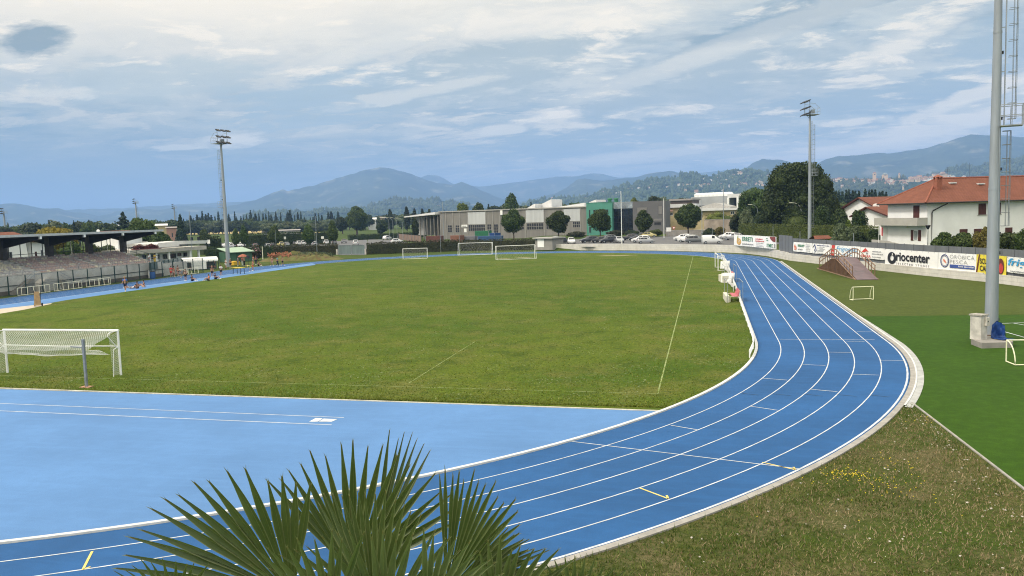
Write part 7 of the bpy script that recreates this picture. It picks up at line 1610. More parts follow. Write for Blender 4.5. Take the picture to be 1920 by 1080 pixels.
for a in (('estate', 'white', 426, 463.5, 140, 'white car half hidden by the left mast'), ('hatchback', 'silver', 436, 465, 120, 'silver hatchback just right of the left mast'), ('estate', 'white', 451, 463, 135, 'white estate above the left part of the green shed roof'), ('hatchback', 'white', 465, 462, 130, 'white hatchback above the right part of the green shed roof'), ('hatchback', 'wine', 478, 465.5, 100, 'dark wine red hatchback above the pink oleander'), ('estate', 'white', 488, 462, 120, 'white estate just right of the wine red hatchback'), ('hatchback', 'white', 500, 460.5, 130, 'white hatchback in the row left of the lamp pole'), ('hatchback', 'silver', 502, 465.5, 100, 'silver hatchback nearest the hedge under the lamp pole'), ('hatchback', 'dark', 512, 463.5, 90, 'dark hatchback at the foot of the lamp pole'), ('estate', 'cream', 526, 462.5, 100, 'pale cream car just right of the lamp pole'), ('hatchback', 'silver', 537, 462, 100, 'silver hatchback under the parking sign'), ('estate', 'white', 545, 460, 110, 'white estate right of the parking sign'), ('hatchback', 'grey', 552.5, 460, 100, 'grey hatchback between two white cars in the left car park'), ('estate', 'white', 559.5, 460.5, 100, 'white estate left of the tall white car by the hornbeam'), ('estate', 'white', 569.5, 460, 90, 'tall white car facing away beside the broad hornbeam'), ('hatchback', 'silver', 589.5, 461, 95, 'silver hatchback between hornbeam and lamp pole'), ('estate', 'white', 611.5, 458.5, 92, 'white car at the last hornbeam near the gates'), ('hatchback', 'grey', 627, 458, 90, 'grey hatchback by the gate pier'), ('hatchback', 'dark', 645, 456, -90, 'dark hatchback on the road behind the left gate leaf'), ('estate', 'white', 667, 459, 90, 'white car driving away behind the gates'), ('estate', 'white', 726, 449.5, 60, 'white car parked far back in the yard'), ('hatchback', 'white', 744.5, 455.5, 20, 'white hatchback in the yard above the hedge')): car(*a, 0, g2)
# ---------------------------------------------------------------- people
def skinmesh(name, J, bones, root, m, lev=1):
    ks = list(J); me = bpy.data.meshes.new(name); me.from_pydata([J[k][0] for k in ks], [(ks.index(a), ks.index(b)) for a, b in bones], []); o = bpy.data.objects.new(name, me); C.objects.link(o)
    md = o.modifiers.new('s', 'SKIN'); md.branch_smoothing = .4
    for k, sv in zip(ks, me.skin_vertices[0].data): r = J[k][1]; sv.radius = (r, r) if not isinstance(r, tuple) else r; sv.use_root = (k == root)
    s = o.modifiers.new('u', 'SUBSURF'); s.levels = s.render_levels = lev
    r = bpy.data.meshes.new_from_object(o.evaluated_get(bpy.context.evaluated_depsgraph_get())); bpy.data.objects.remove(o); r.name = name; r.materials.clear(); r.materials.append(m); r.polygons.foreach_set('use_smooth', [True]*len(r.polygons)); return r
SKIN = mat('tanned_skin', (.36, .19, .12), .6, .1, 9)
def pose(kind):
    V3 = Vector; stand = dict(pel=(0, 0, .95), che=(0, 0, 1.28), nec=(0, -.01, 1.48), hed=(0, .02, 1.63), top=(0, .01, 1.74),
      Ls=(-.18, 0, 1.42), Le=(-.25, -.02, 1.14), Lh=(-.24, .08, .90), Rs=(.18, 0, 1.42), Re=(.25, -.02, 1.14), Rh=(.24, .08, .90), Lp=(-.09, 0, .90), Lk=(-.11, .02, .50), La=(-.11, -.02, .09), Lt=(-.12, .14, .035), Rp=(.09, 0, .90), Rk=(.11, .02, .50), Ra=(.11, -.02, .09), Rt=(.12, .14, .035))
    p = dict(stand)
    if kind == 'walk': p.update(Lk=(-.10, .18, .52), La=(-.10, .26, .10), Lt=(-.10, .41, .07), Rk=(.10, -.05, .50), Ra=(.10, -.30, .14), Rt=(.10, -.17, .035), Lh=(-.24, -.18, .95), Rh=(.23, .26, 1.0), Re=(.25, .02, 1.15))
    if kind == 'hips': p.update(Le=(-.40, -.05, 1.18), Lh=(-.17, .08, 1.02), Re=(.40, -.05, 1.18), Rh=(.17, .08, 1.02))
    if kind == 'point': p.update(Re=(.30, .18, 1.36), Rh=(.32, .45, 1.42))
    if kind == 'bend': p.update(pel=(0, -.10, .92), che=(0, .22, 1.10), nec=(0, .40, 1.14), hed=(0, .53, 1.08), top=(0, .62, 1.02), Ls=(-.18, .34, 1.10), Le=(-.2, .38, .82), Lh=(-.18, .45, .56), Rs=(.18, .34, 1.10), Re=(.2, .38, .82), Rh=(.18, .45, .56), Lp=(-.09, -.1, .88), Rp=(.09, -.1, .88), Lk=(-.11, .02, .48), Rk=(.11, .02, .48))
    if kind == 'sit': p.update(pel=(0, 0, .12), che=(0, -.06, .45), nec=(0, -.05, .64), hed=(0, 0, .79), top=(0, 0, .90), Ls=(-.18, -.06, .58), Le=(-.26, -.18, .34), Lh=(-.26, -.32, .06), Rs=(.18, -.06, .58), Re=(.26, .10, .40), Rh=(.18, .34, .46), Lp=(-.10, .04, .12), Lk=(-.15, .42, .40), La=(-.14, .68, .09), Lt=(-.15, .83, .04), Rp=(.10, .04, .12), Rk=(.14, .42, .42), Ra=(.13, .62, .09), Rt=(.14, .77, .04))
    if kind == 'lie': p.update(pel=(0, 0, .12), che=(0, -.34, .16), nec=(0, -.54, .22), hed=(0, -.66, .30), top=(0, -.76, .34), Ls=(-.18, -.46, .18), Le=(-.34, -.52, .10), Lh=(-.30, -.30, .05), Rs=(.18, -.46, .18), Re=(.34, -.5, .1), Rh=(.30, -.26, .05), Lp=(-.1, .06, .12), Lk=(-.12, .40, .38), La=(-.12, .66, .09), Lt=(-.13, .8, .05), Rp=(.1, .06, .12), Rk=(.12, .48, .14), Ra=(.12, .9, .07), Rt=(.14, .98, .17))
    return {k: V3(v) for k, v in p.items()}
BON = [('pel', 'che'), ('che', 'nec'), ('nec', 'hed'), ('hed', 'top'), ('che', 'Ls'), ('Ls', 'Le'), ('Le', 'Lh'), ('che', 'Rs'), ('Rs', 'Re'), ('Re', 'Rh'), ('pel', 'Lp'), ('Lp', 'Lk'), ('Lk', 'La'), ('La', 'Lt'), ('pel', 'Rp'), ('Rp', 'Rk'), ('Rk', 'Ra'), ('Ra', 'Rt')]
RAD = dict(pel=.115, che=.125, nec=.055, hed=.088, top=.06, Ls=.06, Le=.042, Lh=.032, Rs=.06, Re=.042, Rh=.032, Lp=.085, Lk=.058, La=.04, Lt=.032, Rp=.085, Rk=.058, Ra=.04, Rt=.032)
POSES = {}
def pose_meshes(kind):
    if kind in POSES: return POSES[kind]
    p = pose(kind); J = {k: (p[k], RAD[k]) for k in p}
    body = skinmesh('body', J, BON, 'pel', SKIN)
    def cloth(keys, bones, root, mid, grow): return skinmesh('cloth', {k: ((p[k] if k in p else mid[k]), (RAD.get(k, .06)+grow)) for k in keys}, bones, root, SKIN)
    mid = {'Lm': p['Ls'].lerp(p['Le'], .7), 'Rm': p['Rs'].lerp(p['Re'], .7), 'low': p['pel'].lerp(p['che'], .12), 'Lq': p['Lp'].lerp(p['Lk'], .75), 'Rq': p['Rp'].lerp(p['Rk'], .75), 'nk': p['che'].lerp(p['nec'], .75)}
    shirt = cloth(['low', 'che', 'nk', 'Ls', 'Lm', 'Rs', 'Rm'], [('low', 'che'), ('che', 'nk'), ('che', 'Ls'), ('Ls', 'Lm'), ('che', 'Rs'), ('Rs', 'Rm')], 'low', mid, .022)
    vest = cloth(['low', 'che', 'nk', 'Ls', 'Rs'], [('low', 'che'), ('che', 'nk'), ('che', 'Ls'), ('che', 'Rs')], 'low', mid, .018)
    shorts = cloth(['pel', 'Lp', 'Lq', 'Rp', 'Rq'], [('pel', 'Lp'), ('Lp', 'Lq'), ('pel', 'Rp'), ('Rp', 'Rq')], 'pel', mid, .025)
    trous = cloth(['pel', 'Lp', 'Lk', 'La', 'Rp', 'Rk', 'Ra'], [('pel', 'Lp'), ('Lp', 'Lk'), ('Lk', 'La'), ('pel', 'Rp'), ('Rp', 'Rk'), ('Rk', 'Ra')], 'pel', mid, .022)
    hd = (p['top']-p['nec']).normalized(); fw_ = Vector((0, 1, 0)) if abs(hd.y) < .8 else Vector((0, .2, -1)); bk_ = p['hed'].lerp(p['top'], .45)-fw_*.02
    bm = bmesh.new(); bmesh.ops.create_icosphere(bm, subdivisions=2, radius=.105); 
    for v in bm.verts:
        if v.co.dot(fw_) > .05 and v.co.dot(hd) < .04: v.co *= .6
        v.co = v.co+bk_+hd*.015
    hair = bpy.data.meshes.new('hair'); bm.to_mesh(hair); bm.free(); hair.materials.append(SKIN)
    sd = hd.cross(fw_).normalized(); bm = bmesh.new()
    for s in (-1, 1):
        bmesh.ops.create_icosphere(bm, subdivisions=1, radius=.012, matrix=Matrix.Translation(p['hed']+fw_*.088+sd*.033*s+hd*.02)); bmesh.ops.create_icosphere(bm, subdivisions=1, radius=.022, matrix=Matrix.Translation(p['hed']+sd*.092*s))
    bmesh.ops.create_icosphere(bm, subdivisions=1, radius=.017, matrix=Matrix.Translation(p['hed']+fw_*.10-hd*.012)); bmesh.ops.create_icosphere(bm, subdivisions=1, radius=.016, matrix=Matrix.Translation(p['hed']+fw_*.088-hd*.05)@Matrix.Diagonal((1.6, .5, .5, 1)))
    for s, h_, e in ((-1, 'Lh', 'Le'), (1, 'Rh', 'Re')):       # fingers and a thumb on each hand
        d = (p[h_]-p[e]).normalized(); q = d.cross(Vector((0, 1, .3))).normalized()
        for f, (o, l) in enumerate(((-.024, .07), (-.008, .08), (.008, .078), (.024, .06), (.04, .045))):
            a = p[h_]+q*o+d*(.01 if f < 4 else -.02); dd = (d+q*(0 if f < 4 else .8)).normalized(); mtx = Matrix.Translation(a+dd*(l/2+.02))@dd.to_track_quat('Z', 'Y').to_matrix().to_4x4(); bmesh.ops.create_cone(bm, cap_ends=True, segments=5, radius1=.011, radius2=.006, depth=l, matrix=mtx)
    face = bpy.data.meshes.new('hands_and_face'); bm.to_mesh(face); bm.free(); face.materials.append(SKIN)
    bm = bmesh.new()
    for a, t_ in (('La', 'Lt'), ('Ra', 'Rt')):
        d = (p[t_]-p[a]); m_ = p[a].lerp(p[t_], .55); fwd = d.normalized(); mtx = Matrix.Translation(m_-Vector((0, 0, .0)))@fwd.to_track_quat('Y', 'Z').to_matrix().to_4x4()@Matrix.Diagonal((.05, .14, .045, 1)); bmesh.ops.create_icosphere(bm, subdivisions=2, radius=1, matrix=mtx)
    shoes = bpy.data.meshes.new('shoes'); bm.to_mesh(shoes); bm.free(); shoes.materials.append(SKIN)
    POSES[kind] = (body, {'shirt': shirt, 'vest': vest}, {'shorts': shorts, 'trousers': trous}, hair, face, shoes); return POSES[kind]
CL = {n: mat('cloth_'+n, c, .85, .12, 8) for n, c in {'blue': (.03, .12, .42), 'navy': (.015, .02, .05), 'black': (.014, .014, .016), 'white': (.66, .66, .66), 'red': (.50, .05, .05), 'orange': (.62, .17, .07), 'pink': (.55, .24, .20), 'yellow': (.62, .42, .04), 'teal': (.06, .28, .30), 'grey': (.25, .25, .26), 'lime': (.55, .60, .12), 'peach': (.55, .34, .25)}.items()}
HR = {'dark': mat('dark_hair', (.018, .012, .009), .7, .2, 20), 'brown': mat('brown_hair', (.07, .04, .02), .7, .2, 20), 'fair': mat('fair_hair', (.34, .24, .11), .7, .2, 20), 'grey': mat('grey_hair', (.32, .31, .30), .7, .2, 20)}
def person(label, px, py, kind, top, bottom, hair, facing, ttype='shirt', btype='shorts', z0=0., X=None, grp='athletes on the left straight', s=1.):
    p = at(px, py, z0) if X is None else atX(px, py, X); t = thing('person', label, 'person', (p.x, p.y, z0), R_(facing), grp); t.scale = (s, s, s)
    b, tops, bots, hm, fm, sm = pose_meshes(kind); bo = link('body', b, t); link('hands_and_face', fm, bo)
    for nm, me, m in ((ttype, tops[ttype], CL[top]), (btype, bots[btype], CL[bottom]), ('hair', hm, HR[hair]), ('shoes', sm, CL['white' if bottom != 'white' else 'black'])): own_mat(link(nm, me, t), m)
    return t
p1 = person('person in a blue shirt and dark shorts walking alone on the pale blue runway', 235.5, 547, 'walk', 'blue', 'navy', 'fair', 200, s=1.08)
for a in (('person in black sitting on the pale runway beside the walking one', 257.5, 541, 'sit', 'black', 'black', 'dark', 60), ('person sitting on the runway facing the one in black', 269.5, 538.5, 'sit', 'black', 'peach', 'dark', 110, 'vest'), ('person lying stretched out on towels beside the sitters', 245, 541, 'lie', 'white', 'grey', 'brown', 100),
  ('person in a red shirt standing at the outer rail', 321.5, 520, 'stand', 'red', 'red', 'brown', 20), ('person in black standing just right of the red shirt', 327, 520, 'hips', 'black', 'peach', 'dark', -30, 'vest'), ('person in a black top leaning by the yellowed rail', 334.5, 519, 'point', 'black', 'peach', 'dark', 60, 'vest'), ('person in a black and white top bending at the yellowed rail', 340, 520.5, 'bend', 'black', 'grey', 'dark', 120), ('person in black standing on the track in front of the rail', 348.5, 527, 'hips', 'black', 'black', 'dark', 170, 'vest'),
  ('person in navy sitting on the track edge with knees up', 360.5, 527, 'sit', 'navy', 'navy', 'dark', -100), ('person in a salmon shirt lying back on the runway', 391.5, 526.5, 'sit', 'orange', 'black', 'brown', 95), ('person in black shorts standing behind the salmon shirt', 398.5, 520, 'stand', 'black', 'black', 'fair', 190, 'vest'), ('person in navy sitting next to the salmon shirt', 404, 523.5, 'sit', 'navy', 'navy', 'dark', -90), ('person in a white shirt and dark shorts standing with back turned', 415, 517.5, 'stand', 'white', 'black', 'dark', 10),
  ('person in an orange vest standing at the end of the yellow table', 474.5, 508, 'hips', 'orange', 'orange', 'brown', 140, 'vest'), ('person in lime yellow bending beside the orange vest', 469, 510, 'bend', 'lime', 'lime', 'fair', 120), ('person in pale clothes standing left of the parasol', 446.5, 499, 'stand', 'grey', 'grey', 'dark', 100, 'shirt', 'trousers'), ('person in pale trousers standing under the parasol', 454.5, 499, 'stand', 'red', 'white', 'dark', -60, 'shirt', 'trousers'), ('person in black with fair hair right of the parasol', 458.5, 499, 'point', 'black', 'black', 'fair', 90, 'vest', 'trousers'), ('person in pink standing right of the loudspeaker', 475.5, 496, 'stand', 'pink', 'grey', 'brown', 150, 'vest'), ('person in navy standing beside the one in pink', 480.5, 496, 'hips', 'navy', 'navy', 'dark', 200, 'shirt', 'trousers'), ('person sitting on the grass edge right of the loudspeaker', 485.5, 498.5, 'sit', 'black', 'black', 'dark', -120, 'vest'),
  ('person in pale pink leftmost of the three on the bend', 510.5, 499, 'walk', 'pink', 'peach', 'fair', 60, 'vest'), ('person in a teal shirt and dark trousers, middle of the three on the bend', 520.5, 499, 'walk', 'teal', 'navy', 'dark', -40, 'shirt', 'trousers'), ('person in a black vest rightmost of the three on the bend', 530, 499, 'walk', 'black', 'black', 'dark', -60, 'vest'), ('person in a spotted pale shirt standing by the dugout end', 401.5, 504, 'stand', 'pink', 'navy', 'dark', 150), ('person in a white cap standing behind the left mast', 432.5, 503, 'stand', 'black', 'black', 'grey', 180), ('person in white standing left of the left mast foot', 424, 504, 'stand', 'white', 'white', 'dark', 150)): person(*a)
for a in (('person in a white shirt on the end of the stand terrace', 280, 493, 'stand', 'white', 'grey', 'dark', 90), ('person in yellow on the end of the stand terrace', 290.5, 492, 'stand', 'yellow', 'yellow', 'dark', 90, 'shirt', 'trousers')): 
    t = person(*a, z0=0., X=None); q = atX(a[1], a[2], -50.6); t.location = (q.x, q.y, 1.9)
pf = thing('end_terrace', 'raised concrete landing beside the end of the stand', 'landing', (-50, 62.3, 0)); MB().box((-2.2, 0, 0), (.7, 6.5, 1.9)).build('slab', M_stand, pf); MB().box((.5, .1, 1.9), (.6, 6.4, 2.0)).build('kerb', M_conc, pf)
# ---------------------------------------------------------------- hills and mountains, each at its own distance
def hillmat(name, a, b_, c_, s):
    m, nt, b = newmat(name); p = pos(nt); n1 = noise_node(nt, p, s, 7, .65); n2 = noise_node(nt, p, s*9, 5, .7); n3 = noise_node(nt, p, s*2.3, 6, .6)
    c = mixc(nt, remap(nt, n1.outputs[0], .38, .64), a, b_); c = mixc(nt, remap(nt, n3.outputs[0], .56, .70, 0, .8), c, c_); c = mixc(nt, remap(nt, n2.outputs[0], .35, .7, .6, 0), c, sc(a, .35))
    lk(nt, c, b.inputs['Base Color']); b.inputs['Roughness'].default_value = 1; b.inputs['Specular IOR Level'].default_value = 0; return m
M_mtn = hillmat('mountain_forest', (.03, .05, .028), (.07, .09, .045), (.30, .28, .20), .0019)
M_hill = hillmat('wooded_hill', (.022, .042, .016), (.045, .07, .024), (.12, .13, .05), .006)
def ridge(name, pts, D, depth, m, amp, seed, nv=26, step=4., rough=1., zbase=-3., kind='structure'):
    """pts: skyline as (px, py) seen in the photograph; the ridge line stands D metres off, its foot `depth` metres nearer"""
    xs = np.arange(pts[0][0], pts[-1][0]+.1, step); ys = np.interp(xs, [p[0] for p in pts], [p[1] for p in pts]); nu = len(xs); V = []; F = []
    for i, (px, py) in enumerate(zip(xs, ys)):
        t = pol(px, py, D); zt = t.z
        for j in range(nv+4):
            v = j/nv if j <= nv else 1+(j-nv)*.25; d = D-depth*(1-v) if v <= 1 else D+depth*.5*(v-1); q = pol(px, py, d)
            s = v**.75*(.35+.65*v) if v <= 1 else 1-(v-1)*.9; w = min(1, 4*v*(1.03-v)) if v <= 1 else .3
            r = mnoise.fractal(Vector((q.x*rough/amp*.16, q.y*rough/amp*.16, seed)), 1.0, 2.1, 6); g = abs(mnoise.noise(Vector((q.x*rough/amp*.09, q.y*rough/amp*.05, seed+7))))
            V.append((q.x, q.y, zbase+(zt-zbase)*s+amp*w*(r*.8-g*.9)+(amp*.10*mnoise.fractal(Vector((q.x*rough/amp*.9, q.y*rough/amp*.9, seed)), 1., 2., 4))))
    k = nv+4
    for i in range(nu-1):
        for j in range(k-1): F.append((i*k+j, (i+1)*k+j, (i+1)*k+j+1, i*k+j+1))
    me = npmesh(name, np.array(V), np.array(F), m); me.polygons.foreach_set('use_smooth', [True]*len(me.polygons)); return struct(name, me, kind)
ridge('far_mountains', [(-260, 400), (0, 396), (120, 394), (230, 390), (330, 384), (480, 376), (700, 368), (770, 340), (800, 328), (822, 329), (850, 345), (900, 350), (960, 342), (1000, 337), (1050, 331), (1085, 330), (1110, 324.5), (1125, 325), (1160, 333), (1210, 330), (1290, 327), (1330, 322), (1370, 318), (1420, 322), (1600, 340)], 11500, 2000, M_mtn, 60, 1, nv=14, step=6, rough=.8)
ridge('left_mountains', [(-300, 372), (-120, 376), (0, 382), (25, 380.5), (60, 386), (78, 390.5), (105, 390), (135, 398), (165, 399.5), (185, 405), (215, 396), (240, 391), (265, 390), (300, 392), (340, 386), (390, 389), (430, 387), (470, 388), (560, 392), (700, 398)], 9500, 2600, M_mtn, 90, 2, nv=20, step=4, rough=.8)
ridge('main_mountain', [(400, 392), (440, 384), (465, 377), (490, 369), (515, 358), (530, 353), (540, 357), (560, 352), (590, 345), (620, 336), (655, 327), (685, 317), (712, 312.5), (735, 315), (760, 321), (790, 333), (820, 343), (845, 346), (865, 341), (885, 347), (905, 358), (930, 369), (950, 376), (980, 388), (1010, 396)], 8600, 2800, M_mtn, 120, 3, nv=30, step=3, rough=.8)
ridge('middle_mountain', [(880, 398), (940, 388), (980, 378), (1010, 370), (1040, 362), (1060, 352), (1085, 336), (1097, 334), (1120, 338), (1150, 338), (1190, 332), (1230, 323), (1255, 321.5), (1275, 324), (1300, 327), (1340, 334), (1420, 345), (1500, 352)], 8000, 2400, M_mtn, 105, 4, nv=26, step=3, rough=.8)
ridge('right_mountain', [(1380, 330), (1410, 308), (1430, 299), (1465, 300), (1490, 309), (1530, 307), (1550, 297), (1570, 291), (1600, 290), (1640, 287), (1690, 283), (1740, 276), (1770, 268), (1800, 257), (1820, 251.5), (1860, 254), (1920, 257), (2050, 262), (2200, 275)], 7600, 2600, M_mtn, 120, 5, nv=30, step=3, rough=.8)
ridge('low_wooded_hill', [(660, 398), (690, 386), (720, 377), (745, 373), (760, 375), (790, 376), (820, 375), (840, 378), (870, 384), (900, 389), (960, 393)], 4300, 1000, M_hill, 16, 6, nv=22, step=2.)
ridge('near_foothills', [(455, 402), (480, 399), (520, 397), (560, 396.5), (600, 394), (640, 392), (690, 393), (740, 396), (800, 399)], 3600, 500, M_hill, 7, 8, nv=12, step=2.)
HB = [(920, 392), (980, 383), (1010, 375), (1040, 371.5), (1080, 373), (1100, 368), (1130, 358), (1150, 353), (1165, 351), (1180, 348), (1200, 341), (1215, 336), (1240, 334), (1258, 336), (1265, 335), (1280, 327), (1300, 326), (1320, 331), (1345, 329), (1370, 321), (1385, 318.5), (1395, 316.5), (1400, 320), (1420, 322), (1440, 326), (1480, 332), (1560, 340), (1640, 345)]
ridge('villa_hill', HB, 3900, 1500, M_hill, 24, 9, nv=40, step=1.6)
HT = [(1480, 345), (1540, 340), (1565, 336), (1600, 338), (1650, 338), (1700, 336), (1740, 333), (1765, 327), (1790, 331), (1830, 334), (1880, 332), (1990, 335), (2120, 345)]
ridge('town_hill', HT, 3500, 900, M_hill, 12, 11, nv=26, step=1.6)
ridge('right_foothill', [(1690, 340), (1740, 329), (1770, 322), (1800, 315), (1840, 309), (1880, 304), (1920, 297), (2040, 288), (2150, 285)], 4600, 1300, M_hill, 26, 12, nv=26, step=2.)
# woodland and houses sit on the surfaces just made
bpy.context.view_layer.update()
from mathutils.bvhtree import BVHTree
def bvh(n): me = bpy.data.objects[n].data; return BVHTree.FromPolygons([v.co for v in me.vertices], [p.vertices[:] for p in me.polygons])
BV = {n: bvh(n) for n in ('villa_hill', 'town_hill', 'low_wooded_hill', 'right_foothill', 'near_foothills')}
def onhill(n, px, py):
    d = ray(px, py).normalized(); h = BV[n].ray_cast(Vector((CX, CY, CH)), d, 9000)[0]; return h
V_, F_, n0 = [], [], 0
rg = random.Random(11)
ico = bmesh.new(); bmesh.ops.create_icosphere(ico, subdivisions=1, radius=1); IV = [v.co.copy() for v in ico.verts]; IF = [tuple(v.index for v in f.verts) for f in ico.faces]; ico.free()
def wood(n, x0, x1, top, depth, num, seed, s0, s1):
    rg = random.Random(seed); V = []; F = []
    for k in range(num):
        px = rg.uniform(x0, x1); yt = np.interp(px, [q[0] for q in top], [q[1] for q in top]); py = yt+depth*rg.random()**1.3+.3; p = onhill(n, px, py)
        if p is None or mnoise.noise(Vector((px*.05, py*.12, seed))) < -.18: continue
        s = rg.uniform(s0, s1); b = len(V); e = rg.uniform(.8, 1.5) if rg.random() < .85 else 2.2
        for v in IV: q = rg.uniform(.75, 1.2); V.append((p.x+v.x*s*q, p.y+v.y*s*q, p.z+s*e*.5+v.z*s*e*q))
        F += [tuple(i+b for i in f) for f in IF]
    return struct('hillside_wood', npmesh('hillside_wood', np.array(V), np.array(F), LM['far']), 'stuff')
LM['far'] = leafmat('far_wood_leaves', (.018, .038, .012), (.05, .075, .022), transl=.0)
wood('villa_hill', 980, 1470, HB, 62, 5200, 1, 4, 8.5); wood('town_hill', 1550, 1700, HT, 34, 1500, 2, 3.5, 7); wood('low_wooded_hill', 690, 880, [(660, 398), (690, 386), (745, 373), (820, 375), (900, 389)], 22, 1600, 3, 5, 9); wood('right_foothill', 1730, 1925, [(1690, 340), (1800, 315), (1920, 297)], 34, 1200, 4, 5, 9); wood('near_foothills', 462, 790, [(455, 402), (560, 396.5), (640, 392), (800, 399)], 9, 1200, 5, 3, 7)
M_hw = [mat('far_wall_'+n, c, .9, .08, .05) for n, c in (('white', (.75, .73, .68)), ('cream', (.66, .56, .42)), ('ochre', (.54, .40, .27)), ('rose', (.58, .42, .36)))]; M_hr = mat('far_tiled_roof', (.26, .13, .09), .9, .15, .05)
def house_proto(w, d, hgt, wm, name='hill_house'):
    t = thing(name, '', 'house'); mb = MB(); mb.extrude([(-w/2, 0, -6), (w/2, 0, -6), (w/2, 0, hgt), (0, 0, hgt+w*.18), (-w/2, 0, hgt)], (0, -d/2, 0), (0, d/2, 0)); mb.build('wall', wm, t)
    me = roof_mesh([((-w/2-.5, d/2+.5, hgt-.1), (-w/2-.5, -d/2-.5, hgt-.1), (0, -d/2-.5, hgt+w*.2), (0, d/2+.5, hgt+w*.2)), ((w/2+.5, -d/2-.5, hgt-.1), (w/2+.5, d/2+.5, hgt-.1), (0, d/2+.5, hgt+w*.2), (0, -d/2-.5, hgt+w*.2))], .3); me.materials.append(M_hr); link('roof', me, t)
    mb = MB()
    for z in np.arange(1.5, hgt-1.5, 3.):
        for x in np.arange(-w/2+1.2, w/2-1.5, 2.6): mb.box((x, -d/2-.06, z), (x+1.1, -d/2+.02, z+1.5))
    mb.build('windows_row', M_wd, t); return t
HPR = [house_proto(w, d, hh, M_hw[k]) for w, d, hh, k in ((11, 14, 6.5, 0), (14, 10, 7, 0), (9, 12, 9, 1), (16, 11, 8, 1), (10, 9, 6, 3), (13, 16, 10, 2))]
hus = set()
def hhouse(n, px, py, lab, grp, k=None, s=1.):
    p = onhill(n, px, py)
    if p is None: return
    i = rg.randrange(len(HPR)) if k is None else k; rz = rg.choice((0, math.pi/2))+rg.uniform(-.4, .4)
    if i not in hus: hus.add(i); o = HPR[i]; o.location = p; o.rotation_euler = (0, 0, rz); o.scale = (s, s, s)
    else: o = dup(HPR[i], p, rz, None, s)
    o['label'] = lab; o['group'] = grp
gv1 = 'small houses scattered on the wooded hill'; lv1 = 'small pale house with a tiled roof among the trees of the wooded hill'
for cx, cy_, n, sx, sy in ((1392, 326, 12, 22, 5), (1375, 333, 14, 30, 5), (1420, 332, 10, 22, 5), (1345, 338, 6, 25, 4), (1395, 346.5, 22, 60, 2.5), (1330, 350, 16, 55, 3), (1300, 349, 8, 30, 2.5), (1270, 352, 8, 28, 4), (1240, 345, 7, 40, 5), (1210, 352, 7, 30, 4), (1180, 358, 6, 30, 5), (1140, 364, 6, 35, 4), (1300, 361, 8, 70, 3), (1080, 371, 7, 60, 2.5), (1030, 371.5, 5, 30, 2), (1440, 345, 8, 25, 4)):
    for k in range(n): hhouse('villa_hill', cx+rg.uniform(-sx, sx), cy_+rg.uniform(-sy, sy), lv1, gv1, s=rg.uniform(.55, .95))
gt1 = 'houses packed along the hilltop town'; lt1 = 'house in the packed pale row of the hilltop town on the horizon'
for k in range(175): px = rg.uniform(1556, 1775); hhouse('town_hill', px, np.interp(px, [q[0] for q in HT], [q[1] for q in HT])+rg.uniform(.6, 6.5)+(2 if 1650 < px < 1700 else 0)*rg.random()*3, lt1, gt1, s=rg.uniform(.7, 1.15))
for k in range(26): hhouse('town_hill', rg.uniform(1648, 1700), rg.uniform(340, 347), lt1, gt1, s=rg.uniform(.6, .95))
for k in range(16): hhouse('town_hill', rg.uniform(1562, 1640), rg.uniform(348, 354), 'pale house in the fringe below the hilltop town', 'houses below the hilltop town', s=rg.uniform(.6, .9))
for k in range(14): px = rg.uniform(1775, 1860); hhouse('town_hill', px, np.interp(px, [q[0] for q in HT], [q[1] for q in HT])+rg.uniform(.6, 3), lt1, gt1, s=rg.uniform(.6, .9))
for cx, n, hl, yt, yb in ((765, 6, 'low_wooded_hill', 377, 392), (850, 6, 'low_wooded_hill', 384, 391)):
    for k in range(n): hhouse(hl, cx+rg.uniform(-35, 35), rg.uniform(yt, yb), 'tiny pale house on the low round hill left of centre', 'houses on the low round hill', s=rg.uniform(.5, .9))
def tower(label, px, yb, yt, wpx, dome=False):
    p = onhill('town_hill', px, yb)
    if p is None: p = pol(px, yb, 3450)
    D = math.hypot(p.x-CX, p.y-CY); hgt = hz(p.x, p.y, yt)-p.z; w = wpx*D/FPX; t = thing('church_tower', label, 'tower', p)
    MB().box((-w/2, -w/2, -8), (w/2, w/2, hgt*(.72 if dome else .88))).build('shaft', M_hw[2], t)
    if dome: MB().lathe([(w*.5, hgt*.72), (w*.5, hgt*.8), (w*.42, hgt*.9), (w*.2, hgt*.97), (w*.05, hgt)], 14).build('dome', mat('grey_green_dome', (.22, .25, .24), .7), t)
    else: MB().add([(-w*.55, -w*.55, hgt*.88), (w*.55, -w*.55, hgt*.88), (w*.55, w*.55, hgt*.88), (-w*.55, w*.55, hgt*.88), (0, 0, hgt)], [(0, 1, 4), (1, 2, 4), (2, 3, 4), (3, 0, 4), (3, 2, 1, 0)]).build('spire', M_hr, t)
    MB().box((-w*.2, -w/2-.1, hgt*.6), (w*.2, -w/2, hgt*.7)).build('belfry_opening', M_wd, t)
tower('square ochre tower rising highest on the left of the hilltop town', 1639.5, 336, 322.5, 5)
tower('pale domed church in the middle of the hilltop town', 1659, 336, 324.5, 8, True)
tower('slender bell tower between the dome and the fortress', 1686, 336, 323.5, 2.5)
tower('domed chapel low on the slope below the town, beside the house roof', 1693.5, 356, 346, 2.6, True)
tower('broad fortress block at the right end of the hilltop town', 1765, 335, 324.5, 14)
